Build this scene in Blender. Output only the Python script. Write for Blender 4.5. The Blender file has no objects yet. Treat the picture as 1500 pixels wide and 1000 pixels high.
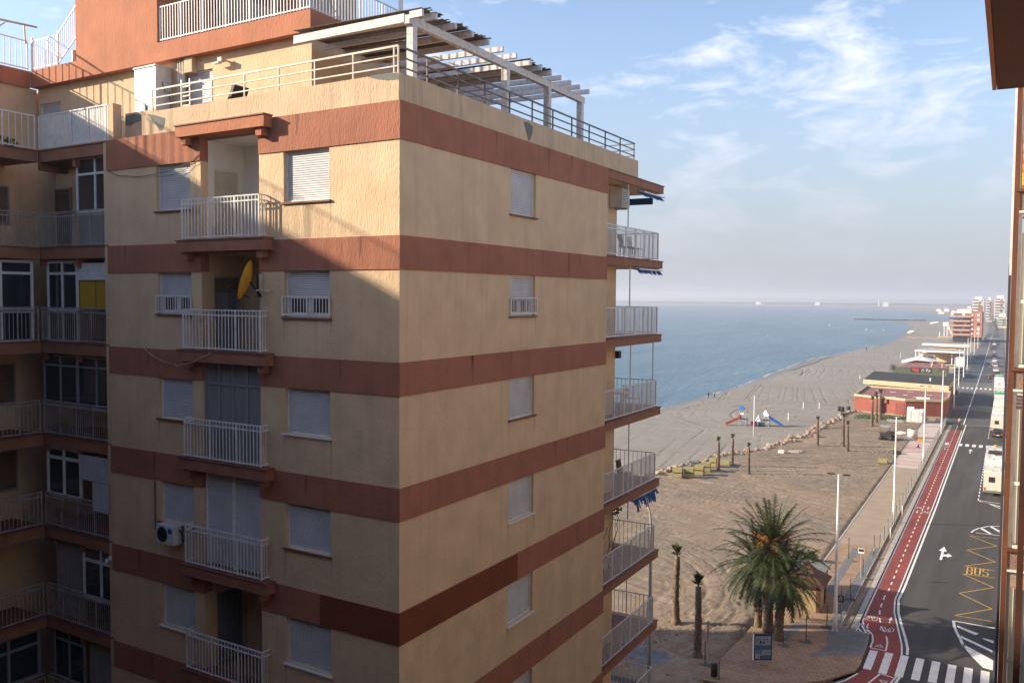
import bpy, math, random
from mathutils import Vector, Matrix, noise
random.seed(7)
S = bpy.context.scene
COL = S.collection
R = math.radians

# ------------------------------------------------------------------ camera
cam_d = bpy.data.cameras.new("camera")
cam = bpy.data.objects.new("camera", cam_d)
COL.objects.link(cam)
S.camera = cam
cam_d.sensor_width = 36.0
cam_d.lens = 36.0 * 1314.5 / 1500.0
cam_d.clip_start = 0.1
cam_d.clip_end = 60000
PITCH, ROLL, YAW, CH = 0.050, 0.007, R(29.016), 22.0
_f = Vector((0, math.cos(PITCH), -math.sin(PITCH)))
_r = Vector((1, 0, 0))
_u = Vector((0, math.sin(PITCH), math.cos(PITCH)))
_r2 = _r * math.cos(ROLL) + _u * math.sin(ROLL)
_u2 = _u * math.cos(ROLL) - _r * math.sin(ROLL)
_RZ = Matrix.Rotation(YAW, 3, 'Z')
_r2, _u2, _f = _RZ @ _r2, _RZ @ _u2, _RZ @ _f
cam.matrix_world = Matrix.Translation((0, 0, CH)) @ Matrix((_r2, _u2, -_f)).transposed().to_4x4()

# ------------------------------------------------------------------ sun and sky
SUN_EL, SUN_AZ = R(21.3), R(26.0)          # light travels towards +X, turned 26 degrees to +Y, falling 21 degrees
to_sun = Vector((-math.cos(SUN_AZ) * math.cos(SUN_EL), -math.sin(SUN_AZ) * math.cos(SUN_EL), math.sin(SUN_EL)))
sd = bpy.data.lights.new("sun", 'SUN')
sd.energy = 5.0
sd.angle = R(0.55)
sd.color = (1.0, 0.86, 0.66)
so = bpy.data.objects.new("sun", sd)
so.rotation_euler = to_sun.to_track_quat('Z', 'Y').to_euler()
so.location = (-60, -30, 60)
COL.objects.link(so)

W = bpy.data.worlds.new("World")
S.world = W
W.use_nodes = True
nt = W.node_tree
nt.nodes.clear()
def N(t, **k):
    n = nt.nodes.new(t)
    for a, b in k.items():
        setattr(n, a, b)
    return n
sky = N('ShaderNodeTexSky', sky_type='NISHITA')
sky.sun_disc = False
sky.sun_elevation = SUN_EL
sky.sun_rotation = math.atan2(to_sun.x, to_sun.y)
sky.altitude = 20
sky.air_density = 1.0
sky.dust_density = 0.9
sky.ozone_density = 1.6
tc = N('ShaderNodeTexCoord')
nrm = N('ShaderNodeVectorMath', operation='NORMALIZE')
nt.links.new(tc.outputs['Generated'], nrm.inputs[0])
mp = N('ShaderNodeMapping')
mp.inputs['Scale'].default_value = (1.0, 1.0, 2.7)
mp.inputs['Location'].default_value = (0.4, 5.3, 1.15)
n1 = N('ShaderNodeTexNoise')
n1.inputs['Scale'].default_value = 10.0
n1.inputs['Detail'].default_value = 9
n1.inputs['Roughness'].default_value = 0.62
n1.inputs['Distortion'].default_value = 0.35
acc = None
# cloud banks: direction, angular size, weight
for d_, w_, k_ in (((-0.150, 0.964, 0.215), 0.14, 0.125), ((-0.01, 0.98, 0.19), 0.11, 0.14), ((-0.29, 0.925, 0.19), 0.11, 0.13), ((-0.33, 0.935, 0.07), 0.16, 0.07), ((-0.12, 0.985, 0.10), 0.18, 0.09), ((-0.62, 0.70, 0.30), 0.35, 0.03), ((-0.93, 0.20, 0.36), 0.25, 0.17)):
    v_ = N('ShaderNodeVectorMath', operation='DISTANCE'); v_.inputs[1].default_value = d_
    nt.links.new(nrm.outputs['Vector'], v_.inputs[0])
    mr = N('ShaderNodeMapRange', interpolation_type='SMOOTHSTEP')
    mr.inputs['From Min'].default_value = 0.0; mr.inputs['From Max'].default_value = w_; mr.inputs['To Min'].default_value = k_; mr.inputs['To Max'].default_value = 0.0
    nt.links.new(v_.outputs['Value'], mr.inputs['Value'])
    ad = N('ShaderNodeMath', operation='ADD')
    nt.links.new(mr.outputs['Result'], ad.inputs[0])
    if acc: nt.links.new(acc.outputs[0], ad.inputs[1])
    else: nt.links.new(n1.outputs['Fac'], ad.inputs[1])
    acc = ad
rp = N('ShaderNodeValToRGB')
rp.color_ramp.elements[0].position = 0.56
rp.color_ramp.elements[0].color = (0, 0, 0, 1)
rp.color_ramp.elements[1].position = 0.80
rp.color_ramp.elements[1].color = (1, 1, 1, 1)
mx = N('ShaderNodeMixRGB')
mx.inputs['Color2'].default_value = (6.2, 6.2, 6.6, 1)
sc = N('ShaderNodeMath', operation='MULTIPLY')
sc.inputs[1].default_value = 0.58
bg = N('ShaderNodeBackground')
bg.inputs['Strength'].default_value = 0.130
ow = N('ShaderNodeOutputWorld')
L = nt.links.new
L(nrm.outputs['Vector'], mp.inputs['Vector'])
L(mp.outputs['Vector'], n1.inputs['Vector'])
L(acc.outputs[0], rp.inputs['Fac'])
L(rp.outputs['Color'], sc.inputs[0])
L(sc.outputs['Value'], mx.inputs['Fac'])
L(sky.outputs['Color'], mx.inputs['Color1'])
sx = N('ShaderNodeSeparateXYZ')
L(nrm.outputs['Vector'], sx.inputs['Vector'])
hr = N('ShaderNodeMapRange', interpolation_type='SMOOTHSTEP')
hr.inputs['From Min'].default_value = 0.0; hr.inputs['From Max'].default_value = 0.30
hr.inputs['To Min'].default_value = 0.85; hr.inputs['To Max'].default_value = 0.0
L(sx.outputs['Z'], hr.inputs['Value'])
hz_ = N('ShaderNodeMixRGB')
hz_.inputs['Color2'].default_value = (1.66, 1.98, 2.35, 1)
L(hr.outputs['Result'], hz_.inputs['Fac'])
L(mx.outputs['Color'], hz_.inputs['Color1'])
tint = N('ShaderNodeMixRGB', blend_type='MULTIPLY')
tint.inputs['Fac'].default_value = 1.0
tint.inputs['Color2'].default_value = (1.035, 0.975, 1.0, 1)
L(hz_.outputs['Color'], tint.inputs['Color1'])
L(tint.outputs['Color'], bg.inputs['Color'])
L(bg.outputs['Background'], ow.inputs['Surface'])

S.view_settings.view_transform = 'Standard'
S.view_settings.look = 'None'
S.view_settings.gamma = 1
S.view_settings.exposure = 0.95
S.render.resolution_x, S.render.resolution_y = 1024, 682

# ------------------------------------------------------------------ materials
def mat(name, c, c2=None, rough=0.8, metal=0.0, ns=3.0, stretch=(1, 1, 1), bs=0.0, bscale=20.0, bstretch=None,
        spec=0.3, detail=6, lo=0.35, hi=0.65, bdist=0.02, emit=None, alpha=None, trans=0.0):
    m = bpy.data.materials.new(name)
    m.use_nodes = True
    t = m.node_tree
    b = t.nodes['Principled BSDF']
    b.inputs['Base Color'].default_value = (*c, 1)
    b.inputs['Roughness'].default_value = rough
    b.inputs['Metallic'].default_value = metal
    b.inputs['Specular IOR Level'].default_value = spec
    if trans:
        b.inputs['Transmission Weight'].default_value = trans
    l = t.links.new
    co = t.nodes.new('ShaderNodeTexCoord')
    if c2:
        a = t.nodes.new('ShaderNodeMapping'); a.inputs['Scale'].default_value = stretch
        n = t.nodes.new('ShaderNodeTexNoise'); n.inputs['Scale'].default_value = ns; n.inputs['Detail'].default_value = detail
        r = t.nodes.new('ShaderNodeValToRGB')
        r.color_ramp.elements[0].position = lo; r.color_ramp.elements[0].color = (*c, 1)
        r.color_ramp.elements[1].position = hi; r.color_ramp.elements[1].color = (*c2, 1)
        l(co.outputs['Object'], a.inputs['Vector']); l(a.outputs['Vector'], n.inputs['Vector'])
        l(n.outputs['Fac'], r.inputs['Fac']); l(r.outputs['Color'], b.inputs['Base Color'])
        m['rampnode'] = r.name
    if bs:
        a = t.nodes.new('ShaderNodeMapping'); a.inputs['Scale'].default_value = bstretch or (1, 1, 1)
        n = t.nodes.new('ShaderNodeTexNoise'); n.inputs['Scale'].default_value = bscale; n.inputs['Detail'].default_value = 5
        u = t.nodes.new('ShaderNodeBump'); u.inputs['Strength'].default_value = bs; u.inputs['Distance'].default_value = bdist
        l(co.outputs['Object'], a.inputs['Vector']); l(a.outputs['Vector'], n.inputs['Vector'])
        l(n.outputs['Fac'], u.inputs['Height']); l(u.outputs['Normal'], b.inputs['Normal'])
    return m

def stucco(name, c, dark, streak=0.5):
    """rough-cast render: mottled colour, vertical rain streaks, combed relief"""
    m = mat(name, c, tuple(x * 0.80 for x in c), rough=0.9, ns=1.3, detail=8, lo=0.3, hi=0.75)
    t = m.node_tree; l = t.links.new
    b = t.nodes['Principled BSDF']
    base = b.inputs['Base Color'].links[0].from_socket
    co = t.nodes.new('ShaderNodeTexCoord')
    a = t.nodes.new('ShaderNodeMapping'); a.inputs['Scale'].default_value = (5, 5, 0.22)
    n = t.nodes.new('ShaderNodeTexNoise'); n.inputs['Scale'].default_value = 1.1; n.inputs['Detail'].default_value = 6
    r = t.nodes.new('ShaderNodeValToRGB')
    r.color_ramp.elements[0].position = 0.52; r.color_ramp.elements[0].color = (0, 0, 0, 1)
    r.color_ramp.elements[1].position = 0.8; r.color_ramp.elements[1].color = (streak,) * 3 + (1,)
    mxn = t.nodes.new('ShaderNodeMixRGB'); mxn.inputs['Color2'].default_value = (*dark, 1)
    l(co.outputs['Object'], a.inputs['Vector']); l(a.outputs['Vector'], n.inputs['Vector'])
    l(n.outputs['Fac'], r.inputs['Fac']); l(r.outputs['Color'], mxn.inputs['Fac'])
    l(base, mxn.inputs['Color1']); l(mxn.outputs['Color'], b.inputs['Base Color'])
    a2 = t.nodes.new('ShaderNodeMapping'); a2.inputs['Scale'].default_value = (1, 1, 0.33)
    n2 = t.nodes.new('ShaderNodeTexNoise'); n2.inputs['Scale'].default_value = 26; n2.inputs['Detail'].default_value = 6
    n2.inputs['Roughness'].default_value = 0.6
    u = t.nodes.new('ShaderNodeBump'); u.inputs['Strength'].default_value = 0.75; u.inputs['Distance'].default_value = 0.03
    l(co.outputs['Object'], a2.inputs['Vector']); l(a2.outputs['Vector'], n2.inputs['Vector'])
    l(n2.outputs['Fac'], u.inputs['Height']); l(u.outputs['Normal'], b.inputs['Normal'])
    return m

M = {}
M['tan'] = stucco('tan stucco', (0.74, 0.532, 0.332), (0.49, 0.352, 0.23), 0.5)
M['tan_old'] = stucco('weathered tan stucco', (0.66, 0.48, 0.31), (0.30, 0.24, 0.17), 0.7)
M['terra'] = stucco('terracotta stucco', (0.40, 0.162, 0.098), (0.25, 0.105, 0.07), 0.6)
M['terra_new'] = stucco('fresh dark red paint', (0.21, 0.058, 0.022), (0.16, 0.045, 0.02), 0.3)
M['terra_bright'] = stucco('orange terracotta stucco', (0.50, 0.20, 0.11), (0.33, 0.13, 0.08))
M['slab'] = mat('slab paint', (0.34, 0.155, 0.09), (0.27, 0.12, 0.075), rough=0.8, ns=2, bs=0.3, bscale=30)
M['tile'] = mat('clay edge tile', (0.25, 0.10, 0.07), (0.16, 0.07, 0.05), rough=0.7, ns=5)
M['white_in'] = mat('white plaster', (0.74, 0.72, 0.70), (0.66, 0.64, 0.62), rough=0.8, ns=2)
M['wpaint'] = mat('white paint', (0.78, 0.77, 0.75), (0.66, 0.64, 0.60), rough=0.45, ns=6)
M['wrail'] = mat('white railing paint', (0.72, 0.71, 0.69), (0.52, 0.46, 0.40), rough=0.5, ns=4, lo=0.5, hi=0.85)
M['shade_rail'] = mat('shade darkened railing paint', (0.42, 0.38, 0.35), (0.30, 0.25, 0.22), rough=0.6, ns=4)  # white railing paint darkened, putting the wing's shade into the colour
M['crail'] = mat('cream railing paint', (0.62, 0.56, 0.46), (0.45, 0.36, 0.28), rough=0.5, ns=4)
M['shutter'] = mat('white pvc shutter', (0.60, 0.60, 0.61), (0.52, 0.52, 0.53), rough=0.5, ns=2)
M['shutter_old'] = mat('yellowed pvc shutter', (0.62, 0.58, 0.50), (0.54, 0.50, 0.44), rough=0.5, ns=2)
M['shutter_brown'] = mat('brown roller shutter', (0.22, 0.16, 0.11), (0.17, 0.12, 0.09), rough=0.6, ns=2)
M['glass'] = mat('window glass', (0.03, 0.035, 0.04), rough=0.06, spec=0.8)
M['curtain'] = mat('grey curtain', (0.26, 0.27, 0.28), (0.18, 0.19, 0.20), rough=0.9, ns=3, stretch=(8, 8, 0.4))
M['curtain_warm'] = mat('beige curtain', (0.34, 0.31, 0.26), (0.24, 0.21, 0.18), rough=0.9, ns=3, stretch=(8, 8, 0.4))
M['alu'] = mat('grey aluminium', (0.30, 0.31, 0.32), rough=0.4, metal=0.3)
M['yellow'] = mat('yellow panel', (0.50, 0.30, 0.03), rough=0.6)
M['dish'] = mat('yellow dish enamel', (0.75, 0.38, 0.03), (0.62, 0.30, 0.03), rough=0.45, ns=3)
M['black'] = mat('black plastic', (0.02, 0.02, 0.022), rough=0.6)
M['dark'] = mat('dark metal', (0.06, 0.055, 0.05), rough=0.5, metal=0.4)
M['cement'] = mat('cement patch', (0.20, 0.185, 0.18), (0.14, 0.17, 0.145), rough=0.95, ns=5, bs=0.5)
M['blue'] = mat('blue awning cloth', (0.02, 0.10, 0.30), (0.015, 0.07, 0.22), rough=0.9, ns=5)
M['wood_w'] = mat('weathered white timber', (0.70, 0.68, 0.66), (0.42, 0.36, 0.32), rough=0.8, ns=4, stretch=(3, 3, 3), lo=0.45, hi=0.8, bs=0.3, bscale=30)
M['reed'] = mat('brown reed matting', (0.10, 0.075, 0.06), (0.19, 0.15, 0.12), rough=0.95, ns=12, bs=0.6, bscale=60, bstretch=(1, 8, 1))
M['floor_tile'] = mat('terrace tile', (0.33, 0.18, 0.12), (0.28, 0.15, 0.10), rough=0.7, ns=5)
M['steel'] = mat('galvanised steel', (0.42, 0.43, 0.44), rough=0.45, metal=0.5)
M['lampw'] = mat('white lamp post', (0.74, 0.74, 0.73), (0.64, 0.64, 0.63), rough=0.4, ns=2)
M['grey_render'] = stucco('grey render', (0.42, 0.36, 0.31), (0.28, 0.24, 0.21))

# ------------------------------------------------------------------ mesh building
class F:
    """a frame: x along a facade, y into the building, z up"""
    def __init__(s, o=(0, 0, 0), x=(1, 0, 0), y=(0, 1, 0)):
        s.o, s.x, s.y = Vector(o), Vector(x), Vector(y)
    def p(s, a, b, c):
        return s.o + s.x * a + s.y * b + Vector((0, 0, c))
W0 = F()
class MB:
    def __init__(s):
        s.v, s.f, s.sm = [], [], []
    def add(s, vs, fs, smooth=False):
        k = len(s.v)
        s.v += [Vector(v) for v in vs]
        s.f += [tuple(i + k for i in f) for f in fs]
        s.sm += [smooth] * len(fs)
    def box(s, fr, x0, x1, y0, y1, z0, z1):
        P = fr.p
        s.add([P(x0, y0, z0), P(x1, y0, z0), P(x1, y1, z0), P(x0, y1, z0),
               P(x0, y0, z1), P(x1, y0, z1), P(x1, y1, z1), P(x0, y1, z1)],
              [(0, 3, 2, 1), (4, 5, 6, 7), (0, 1, 5, 4), (1, 2, 6, 5), (2, 3, 7, 6), (3, 0, 4, 7)])
    def tube(s, pts, r, n=6, r1=None, cap=True):
        pts = [Vector(p) for p in pts]
        k = len(pts)
        rs = r if isinstance(r, (list, tuple)) else [r + ((r1 if r1 is not None else r) - r) * i / max(1, k - 1) for i in range(k)]
        vs, fs = [], []
        ref = None
        for i, p in enumerate(pts):
            d = (pts[min(i + 1, k - 1)] - pts[max(i - 1, 0)]).normalized()
            if ref is None or abs(d.dot(ref)) > 0.95:
                ref = Vector((0, 0, 1)) if abs(d.z) < 0.9 else Vector((1, 0, 0))
            a = d.cross(ref).normalized(); b = d.cross(a)
            for j in range(n):
                t = 2 * math.pi * (j + 0.5) / n
                vs.append(p + a * math.cos(t) * rs[i] + b * math.sin(t) * rs[i])
        for i in range(k - 1):
            for j in range(n):
                fs.append((i * n + j, i * n + (j + 1) % n, (i + 1) * n + (j + 1) % n, (i + 1) * n + j))
        if cap:
            fs += [tuple(range(n))[::-1], tuple((k - 1) * n + j for j in range(n))]
        s.add(vs, fs, n > 6)
    def bar(s, p, q, w, h=None):
        """rectangular bar between two points"""
        p, q = Vector(p), Vector(q); h = h or w
        d = (q - p).normalized()
        up = Vector((0, 0, 1)) if abs(d.z) < 0.95 else Vector((1, 0, 0))
        a = d.cross(up).normalized() * (w / 2); b = a.cross(d).normalized() * (h / 2)
        vs = [p - a - b, p + a - b, p + a + b, p - a + b, q - a - b, q + a - b, q + a + b, q - a + b]
        s.add(vs, [(0, 1, 2, 3), (7, 6, 5, 4), (4, 5, 1, 0), (5, 6, 2, 1), (6, 7, 3, 2), (7, 4, 0, 3)])
    def prism(s, fr, pts, y0, y1):
        """pts = outline in (x,z) of frame, extruded from y0 to y1"""
        n = len(pts)
        vs = [fr.p(a, y0, c) for a, c in pts] + [fr.p(a, y1, c) for a, c in pts]
        s.add(vs, [tuple(range(n)), tuple(range(2 * n - 1, n - 1, -1))] +
              [(i, n + i, n + (i + 1) % n, (i + 1) % n) for i in range(n)])
    def plan(s, pts, z0, z1):
        n = len(pts)
        vs = [Vector((a, b, z0)) for a, b in pts] + [Vector((a, b, z1)) for a, b in pts]
        s.add(vs, [tuple(range(n))[::-1], tuple(range(n, 2 * n))] +
              [(i, (i + 1) % n, n + (i + 1) % n, n + i) for i in range(n)])
    def sheet(s, pts, z):
        s.add([Vector((a, b, z)) for a, b in pts], [tuple(range(len(pts)))])
    def ellip(s, c, rx, ry, rz, n=10, m=7, jit=0.0):
        c = Vector(c); vs = [c + Vector((0, 0, rz))]
        for i in range(1, m):
            for j in range(n):
                th, ph = math.pi * i / m, 2 * math.pi * j / n
                k = 1 + random.uniform(-jit, jit)
                vs.append(c + Vector((rx * math.sin(th) * math.cos(ph) * k, ry * math.sin(th) * math.sin(ph) * k, rz * math.cos(th) * k)))
        vs.append(c - Vector((0, 0, rz)))
        fs = [(0, 1 + j, 1 + (j + 1) % n) for j in range(n)]
        for i in range(m - 2):
            for j in range(n):
                a = 1 + i * n
                fs.append((a + j, a + n + j, a + n + (j + 1) % n, a + (j + 1) % n))
        a = 1 + (m - 2) * n
        fs += [(a + j, len(vs) - 1, a + (j + 1) % n) for j in range(n)]
        s.add(vs, fs, jit == 0)

OFF = {}
def thing(name, label, cat, loc=(0, 0, 0), group=None, rz=0.0):
    o = bpy.data.objects.new(name, None)
    o.empty_display_size = 0.3
    COL.objects.link(o)
    o.location = loc
    o.rotation_euler = (0, 0, rz)
    o['label'] = label; o['category'] = cat
    if group: o['group'] = group
    OFF[o.name] = Vector(loc)
    return o
def mesh(name, mb, m, off):
    me = bpy.data.meshes.new(name)
    me.from_pydata([tuple(v - off) for v in mb.v], [], mb.f)
    me.materials.append(M[m] if isinstance(m, str) else m)
    me.polygons.foreach_set('use_smooth', mb.sm)
    me.update()
    return me
def part(name, mb, m, parent, label=None):
    off = OFF[parent.name]
    o = bpy.data.objects.new(name, mesh(name, mb, m, off))
    COL.objects.link(o)
    o.parent = parent
    OFF[o.name] = off
    if label: o['label'] = label
    return o
def single(name, mb, m, label, cat, loc=(0, 0, 0), group=None, kind=None):
    o = bpy.data.objects.new(name, mesh(name, mb, m, Vector(loc)))
    COL.objects.link(o)
    o.location = loc
    OFF[o.name] = Vector(loc)
    if label: o['label'] = label
    if cat: o['category'] = cat
    if group: o['group'] = group
    if kind: o['kind'] = kind
    return o
def copy_tree(o, loc=None, rz=None, label=None, parent=None, sc=None):
    c = o.copy(); COL.objects.link(c)
    c.parent = parent
    if loc is not None: c.location = loc
    if rz is not None: c.rotation_euler = (0, 0, rz)
    if sc is not None: c.scale = (sc, sc, sc) if isinstance(sc, (int, float)) else sc
    if label: c['label'] = label
    for ch in list(o.children):
        copy_tree(ch, parent=c)
    return c

# ================================================================== THE APARTMENT BUILDING
CX, CY = -11.9404, 16.3304
A_ = Vector((0.998755, -0.049879, 0))
FA = F((CX, CY, 0), A_, (0, 1, 0))                 # front: x from -10.6 to 0
FB = F((CX, CY, 0), (0, 1, 0), (-1, 0, 0))         # side: x from 0 to 11.73
LA, LB = 10.598, 11.734
ZT = [26.32, 23.35, 20.50, 17.65, 14.80, 11.95, 9.10, 6.25, 3.4]
ZB = [25.47, 22.59, 19.74, 16.89, 14.04, 11.19, 8.34, 5.49, 2.64]
bld = thing('apartment_building', 'tall tan apartment building with terracotta bands, white shutters, balconies and a roof pergola',
            'apartment building', (CX, CY, 0))
WL, WR, LG, WB = (-8.43, -7.03), (-3.60, -2.10), (-6.62, -4.45), (21.39 - CY, 22.87 - CY)
NB = 9
wall, wall2, band, band2 = MB(), MB(), MB(), MB()
T = 0.25
def wall_seg(mb, fr, xs, zt_, zb_, wins, t=T, y=0.0):
    """wall from xs[0] to xs[1], z zb_..zt_, with openings (x0,x1,z0,z1) left free"""
    x = xs[0]
    for (a, b, c, d) in sorted(wins):
        mb.box(fr, x, a, y, y + t, zb_, zt_)
        if c > zb_ + 0.01: mb.box(fr, a, b, y, y + t, zb_, c)
        if d < zt_ - 0.01: mb.box(fr, a, b, y, y + t, d, zt_)
        x = b
    mb.box(fr, x, xs[1], y, y + t, zb_, zt_)
for i in range(NB):
    zt_ = ZB[i]
    zb_ = ZT[i + 1] if i + 1 < NB else 0.0
    hz = 1.23 if i == 0 else 1.13
    wh = (zt_ - hz - (0.06 if i > 3 else 0), zt_)
    ws = [(*WL, *wh), (*WR, *wh), (LG[0], LG[1], zb_, zt_)]
    wall_seg(wall, FA, (-LA, 0), zt_, zb_, ws)
    wall_seg(wall2, FB, (T, LB), zt_, zb_, [(*WB, *wh)])
    # bands, cut at the loggia
    b0, b1 = ZB[i], ZT[i]
    for mb_, x0, x1 in ((band, -LA, LG[0]), (band, LG[1], 0.03)):
        mb_.box(FA, x0, x1, -0.03, T, b0, b1)
    if i == 4:
        pass
    band2.box(FB, T, LB, -0.03, T, b0, b1)
# the freshly painted length of the fifth band sits 4 mm proud
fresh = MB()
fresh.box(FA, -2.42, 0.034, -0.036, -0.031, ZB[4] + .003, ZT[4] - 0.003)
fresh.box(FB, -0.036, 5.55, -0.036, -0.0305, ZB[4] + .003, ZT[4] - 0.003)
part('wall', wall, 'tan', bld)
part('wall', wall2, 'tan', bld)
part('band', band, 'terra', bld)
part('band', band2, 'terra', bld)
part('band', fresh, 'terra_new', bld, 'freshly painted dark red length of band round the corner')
# the closed rear: plain shell and floor plates
shell = MB()
shell.box(W0, -30.6, CX - 0.8, 27.8, 28.06, 0, 26.3)
shell.box(W0, -30.9, -30.6, 19, 28.06, 0, 26.3)
shell.box(W0, -42.3, -27.83, -11.7, 27.75, 0, 26.25)
shell.box(W0, -42.3, -29.65, -11.7, 27.75, 26.26, 28.9)
part('rear_wall', shell, 'tan', bld)
fl = MB()
for i in range(NB):
    fl.box(W0, -30.5, CX - 0.3, 18.6, 27.75, ZT[i] - 0.25, ZT[i] - 0.02)
    fl.box(FA, -LA + 0.1, -0.3, 0.26, 2.2, ZT[i] - 0.25, ZT[i] - 0.021)
part('floor_slab', fl, 'floor_tile', bld)

def slats(mb, fr, x0, x1, z0, z1, y, pitch=0.052, depth=0.020):
    n = max(2, int((z1 - z0) / pitch)); p = (z1 - z0) / n
    pts = []
    for k in range(n):
        z = z0 + k * p
        pts += [(y, z), (y - depth, z + p * 0.18), (y - depth, z + p * 0.82)]
    pts.append((y, z1))
    vs = [fr.p(x0, a, c) for a, c in pts] + [fr.p(x1, a, c) for a, c in pts]
    m = len(pts)
    mb.add(vs, [(i, m + i, m + i + 1, i + 1) for i in range(m - 1)])

def guard(mb, fr, x0, x1, z0, z1, y, step=0.11, post=0.014, top2=True):
    """picket railing in the plane y"""
    for z in ((z0 + 0.04, z1) + ((z1 - 0.13,) if top2 else ())):
        mb.box(fr, x0, x1, y - 0.016, y + 0.016, z - 0.016, z + 0.016)
    n = max(2, round((x1 - x0) / step))
    for k in range(n + 1):
        x = x0 + (x1 - x0) * k / n
        w = post * (1.6 if k % 8 == 0 or k == n else 0.75)
        mb.box(fr, x - w, x + w, y - w * 0.7, y + w * 0.7, z0, z1 - 0.018)

def window(fr, x0, x1, z0, z1, root, closed=1.0, bars=False, y=0.10, frame='wpaint', sh='shutter', sill=True, glass='glass', label=None):
    f = MB(); w = 0.045
    f.box(fr, x0, x0 + w, y, y + 0.07, z0, z1); f.box(fr, x1 - w, x1, y, y + 0.07, z0, z1)
    f.box(fr, x0 + w, x1 - w, y, y + 0.07, z1 - w, z1); f.box(fr, x0 + w, x1 - w, y, y + 0.07, z0, z0 + w)
    xm = (x0 + x1) / 2
    if closed < 0.98:
        f.box(fr, xm - 0.035, xm + 0.035, y + 0.05, y + 0.10, z0 + w, z1 - w)
        for a, b in ((x0 + w, xm - 0.035), (xm + 0.035, x1 - w)):
            f.box(fr, a, a + .05, y + .06, y + .10, z0 + w, z1 - w); f.box(fr, b - .05, b, y + .06, y + .10, z0 + w, z1 - w)
            f.box(fr, a + .05, b - .05, y + .06, y + .10, z0 + w, z0 + w + .07)
    o = part('window', f, frame, root, label)
    zs = z1 - w - (z1 - z0 - 2 * w) * closed
    if closed > 0:
        m = MB(); slats(m, fr, x0 + w, x1 - w, zs, z1 - w, y + 0.04)
        m.box(fr, x0 + w, x1 - w, y + 0.018, y + 0.045, zs - 0.03, zs)
        part('shutter', m, sh, o)
    if closed < 0.98:
        g = MB(); g.box(fr, x0 + w, x1 - w, y + 0.085, y + 0.095, z0 + w, z1 - w)
        part('pane', g, glass, o)
    if sill:
        m = MB(); m.box(fr, x0 - 0.06, x1 + 0.06, -0.06, y, z0 - 0.045, z0 - 0.002)
        part('sill', m, 'tile' if sill == 1 else 'wpaint', o)
    if bars:
        m = MB(); guard(m, fr, x0 - 0.02, x1 + 0.02, z0 + 0.03, z0 + 0.50, -0.05, 0.105, 0.012, False)
        part('guard_rail', m, 'wrail', o)
    return o

for i in range(7):
    hz = 1.23 if i == 0 else 1.13
    z1 = ZB[i]; z0 = ZB[i] - hz - (0.06 if i > 3 else 0)
    c = 0.58 if i == 1 else (1.0 if i != 2 else 0.96)
    window(FA, *WL, z0, z1, bld, c, i == 1, y=0.09, sill=2 if i in (4,) else 1)
    window(FA, *WR, z0, z1, bld, c if i != 3 else 0.97, i == 1, y=0.09, sill=2 if i in (2, 4) else 1)
    window(FB, *WB, z0, z1, bld, 0.60 if i == 1 else (0.97 if i == 4 else 1.0), i == 1, y=0.08, sill=2 if i in (3, 4) else 1)

# rain stains that have run down from the sill ends and the bands
M['stain'] = stucco('rain stained tan stucco', (0.57, 0.41, 0.255), (0.40, 0.30, 0.2), 0.5)
M['stain2'] = stucco('rain stained terracotta', (0.27, 0.115, 0.075), (0.2, 0.09, 0.06), 0.5)
rs_ = random.Random(31)
def stain(fr, x, z, w, h, mt):
    m = MB(); n_ = 5; l, r = [], []
    for k in range(n_ + 1):
        t_ = k / n_; ww = w * (1 - t_ * 0.75) / 2 * rs_.uniform(.8, 1.2); c_ = x + 0.01 * math.sin(k)
        l.append(fr.p(c_ - ww, -0.0015 if mt == 'stain' else -0.0325, z - h * t_)); r.append(fr.p(c_ + ww, -0.0015 if mt == 'stain' else -0.0325, z - h * t_))
    m.add(l + r, [(k, k + 1, n_ + 2 + k, n_ + 1 + k) for k in range(n_)])
    part('rain_stain', m, mt, bld)
for i in range(6):
    zs_ = ZB[i] - (1.23 if i == 0 else 1.13) - 0.06 - (0.06 if i > 3 else 0)
    for fr, (a, b) in ((FA, WL), (FA, WR), (FB, WB)):
        for x in (a - .02, b + .03):
            if rs_.random() < .8: stain(fr, x, zs_, rs_.uniform(.05, .10), rs_.uniform(.3, .9), 'stain')
    for k in range(3):
        stain(FB, rs_.uniform(.5, 11), ZT[i] - 0.01, rs_.uniform(.05, .18), rs_.uniform(.3, .7), 'stain2')
    stain(FA, rs_.uniform(-10, -8.6), ZT[i] - 0.01, .12, .5, 'stain2'); stain(FA, rs_.uniform(-3.4, -.5), ZT[i] - 0.01, .10, .5, 'stain2')

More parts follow.
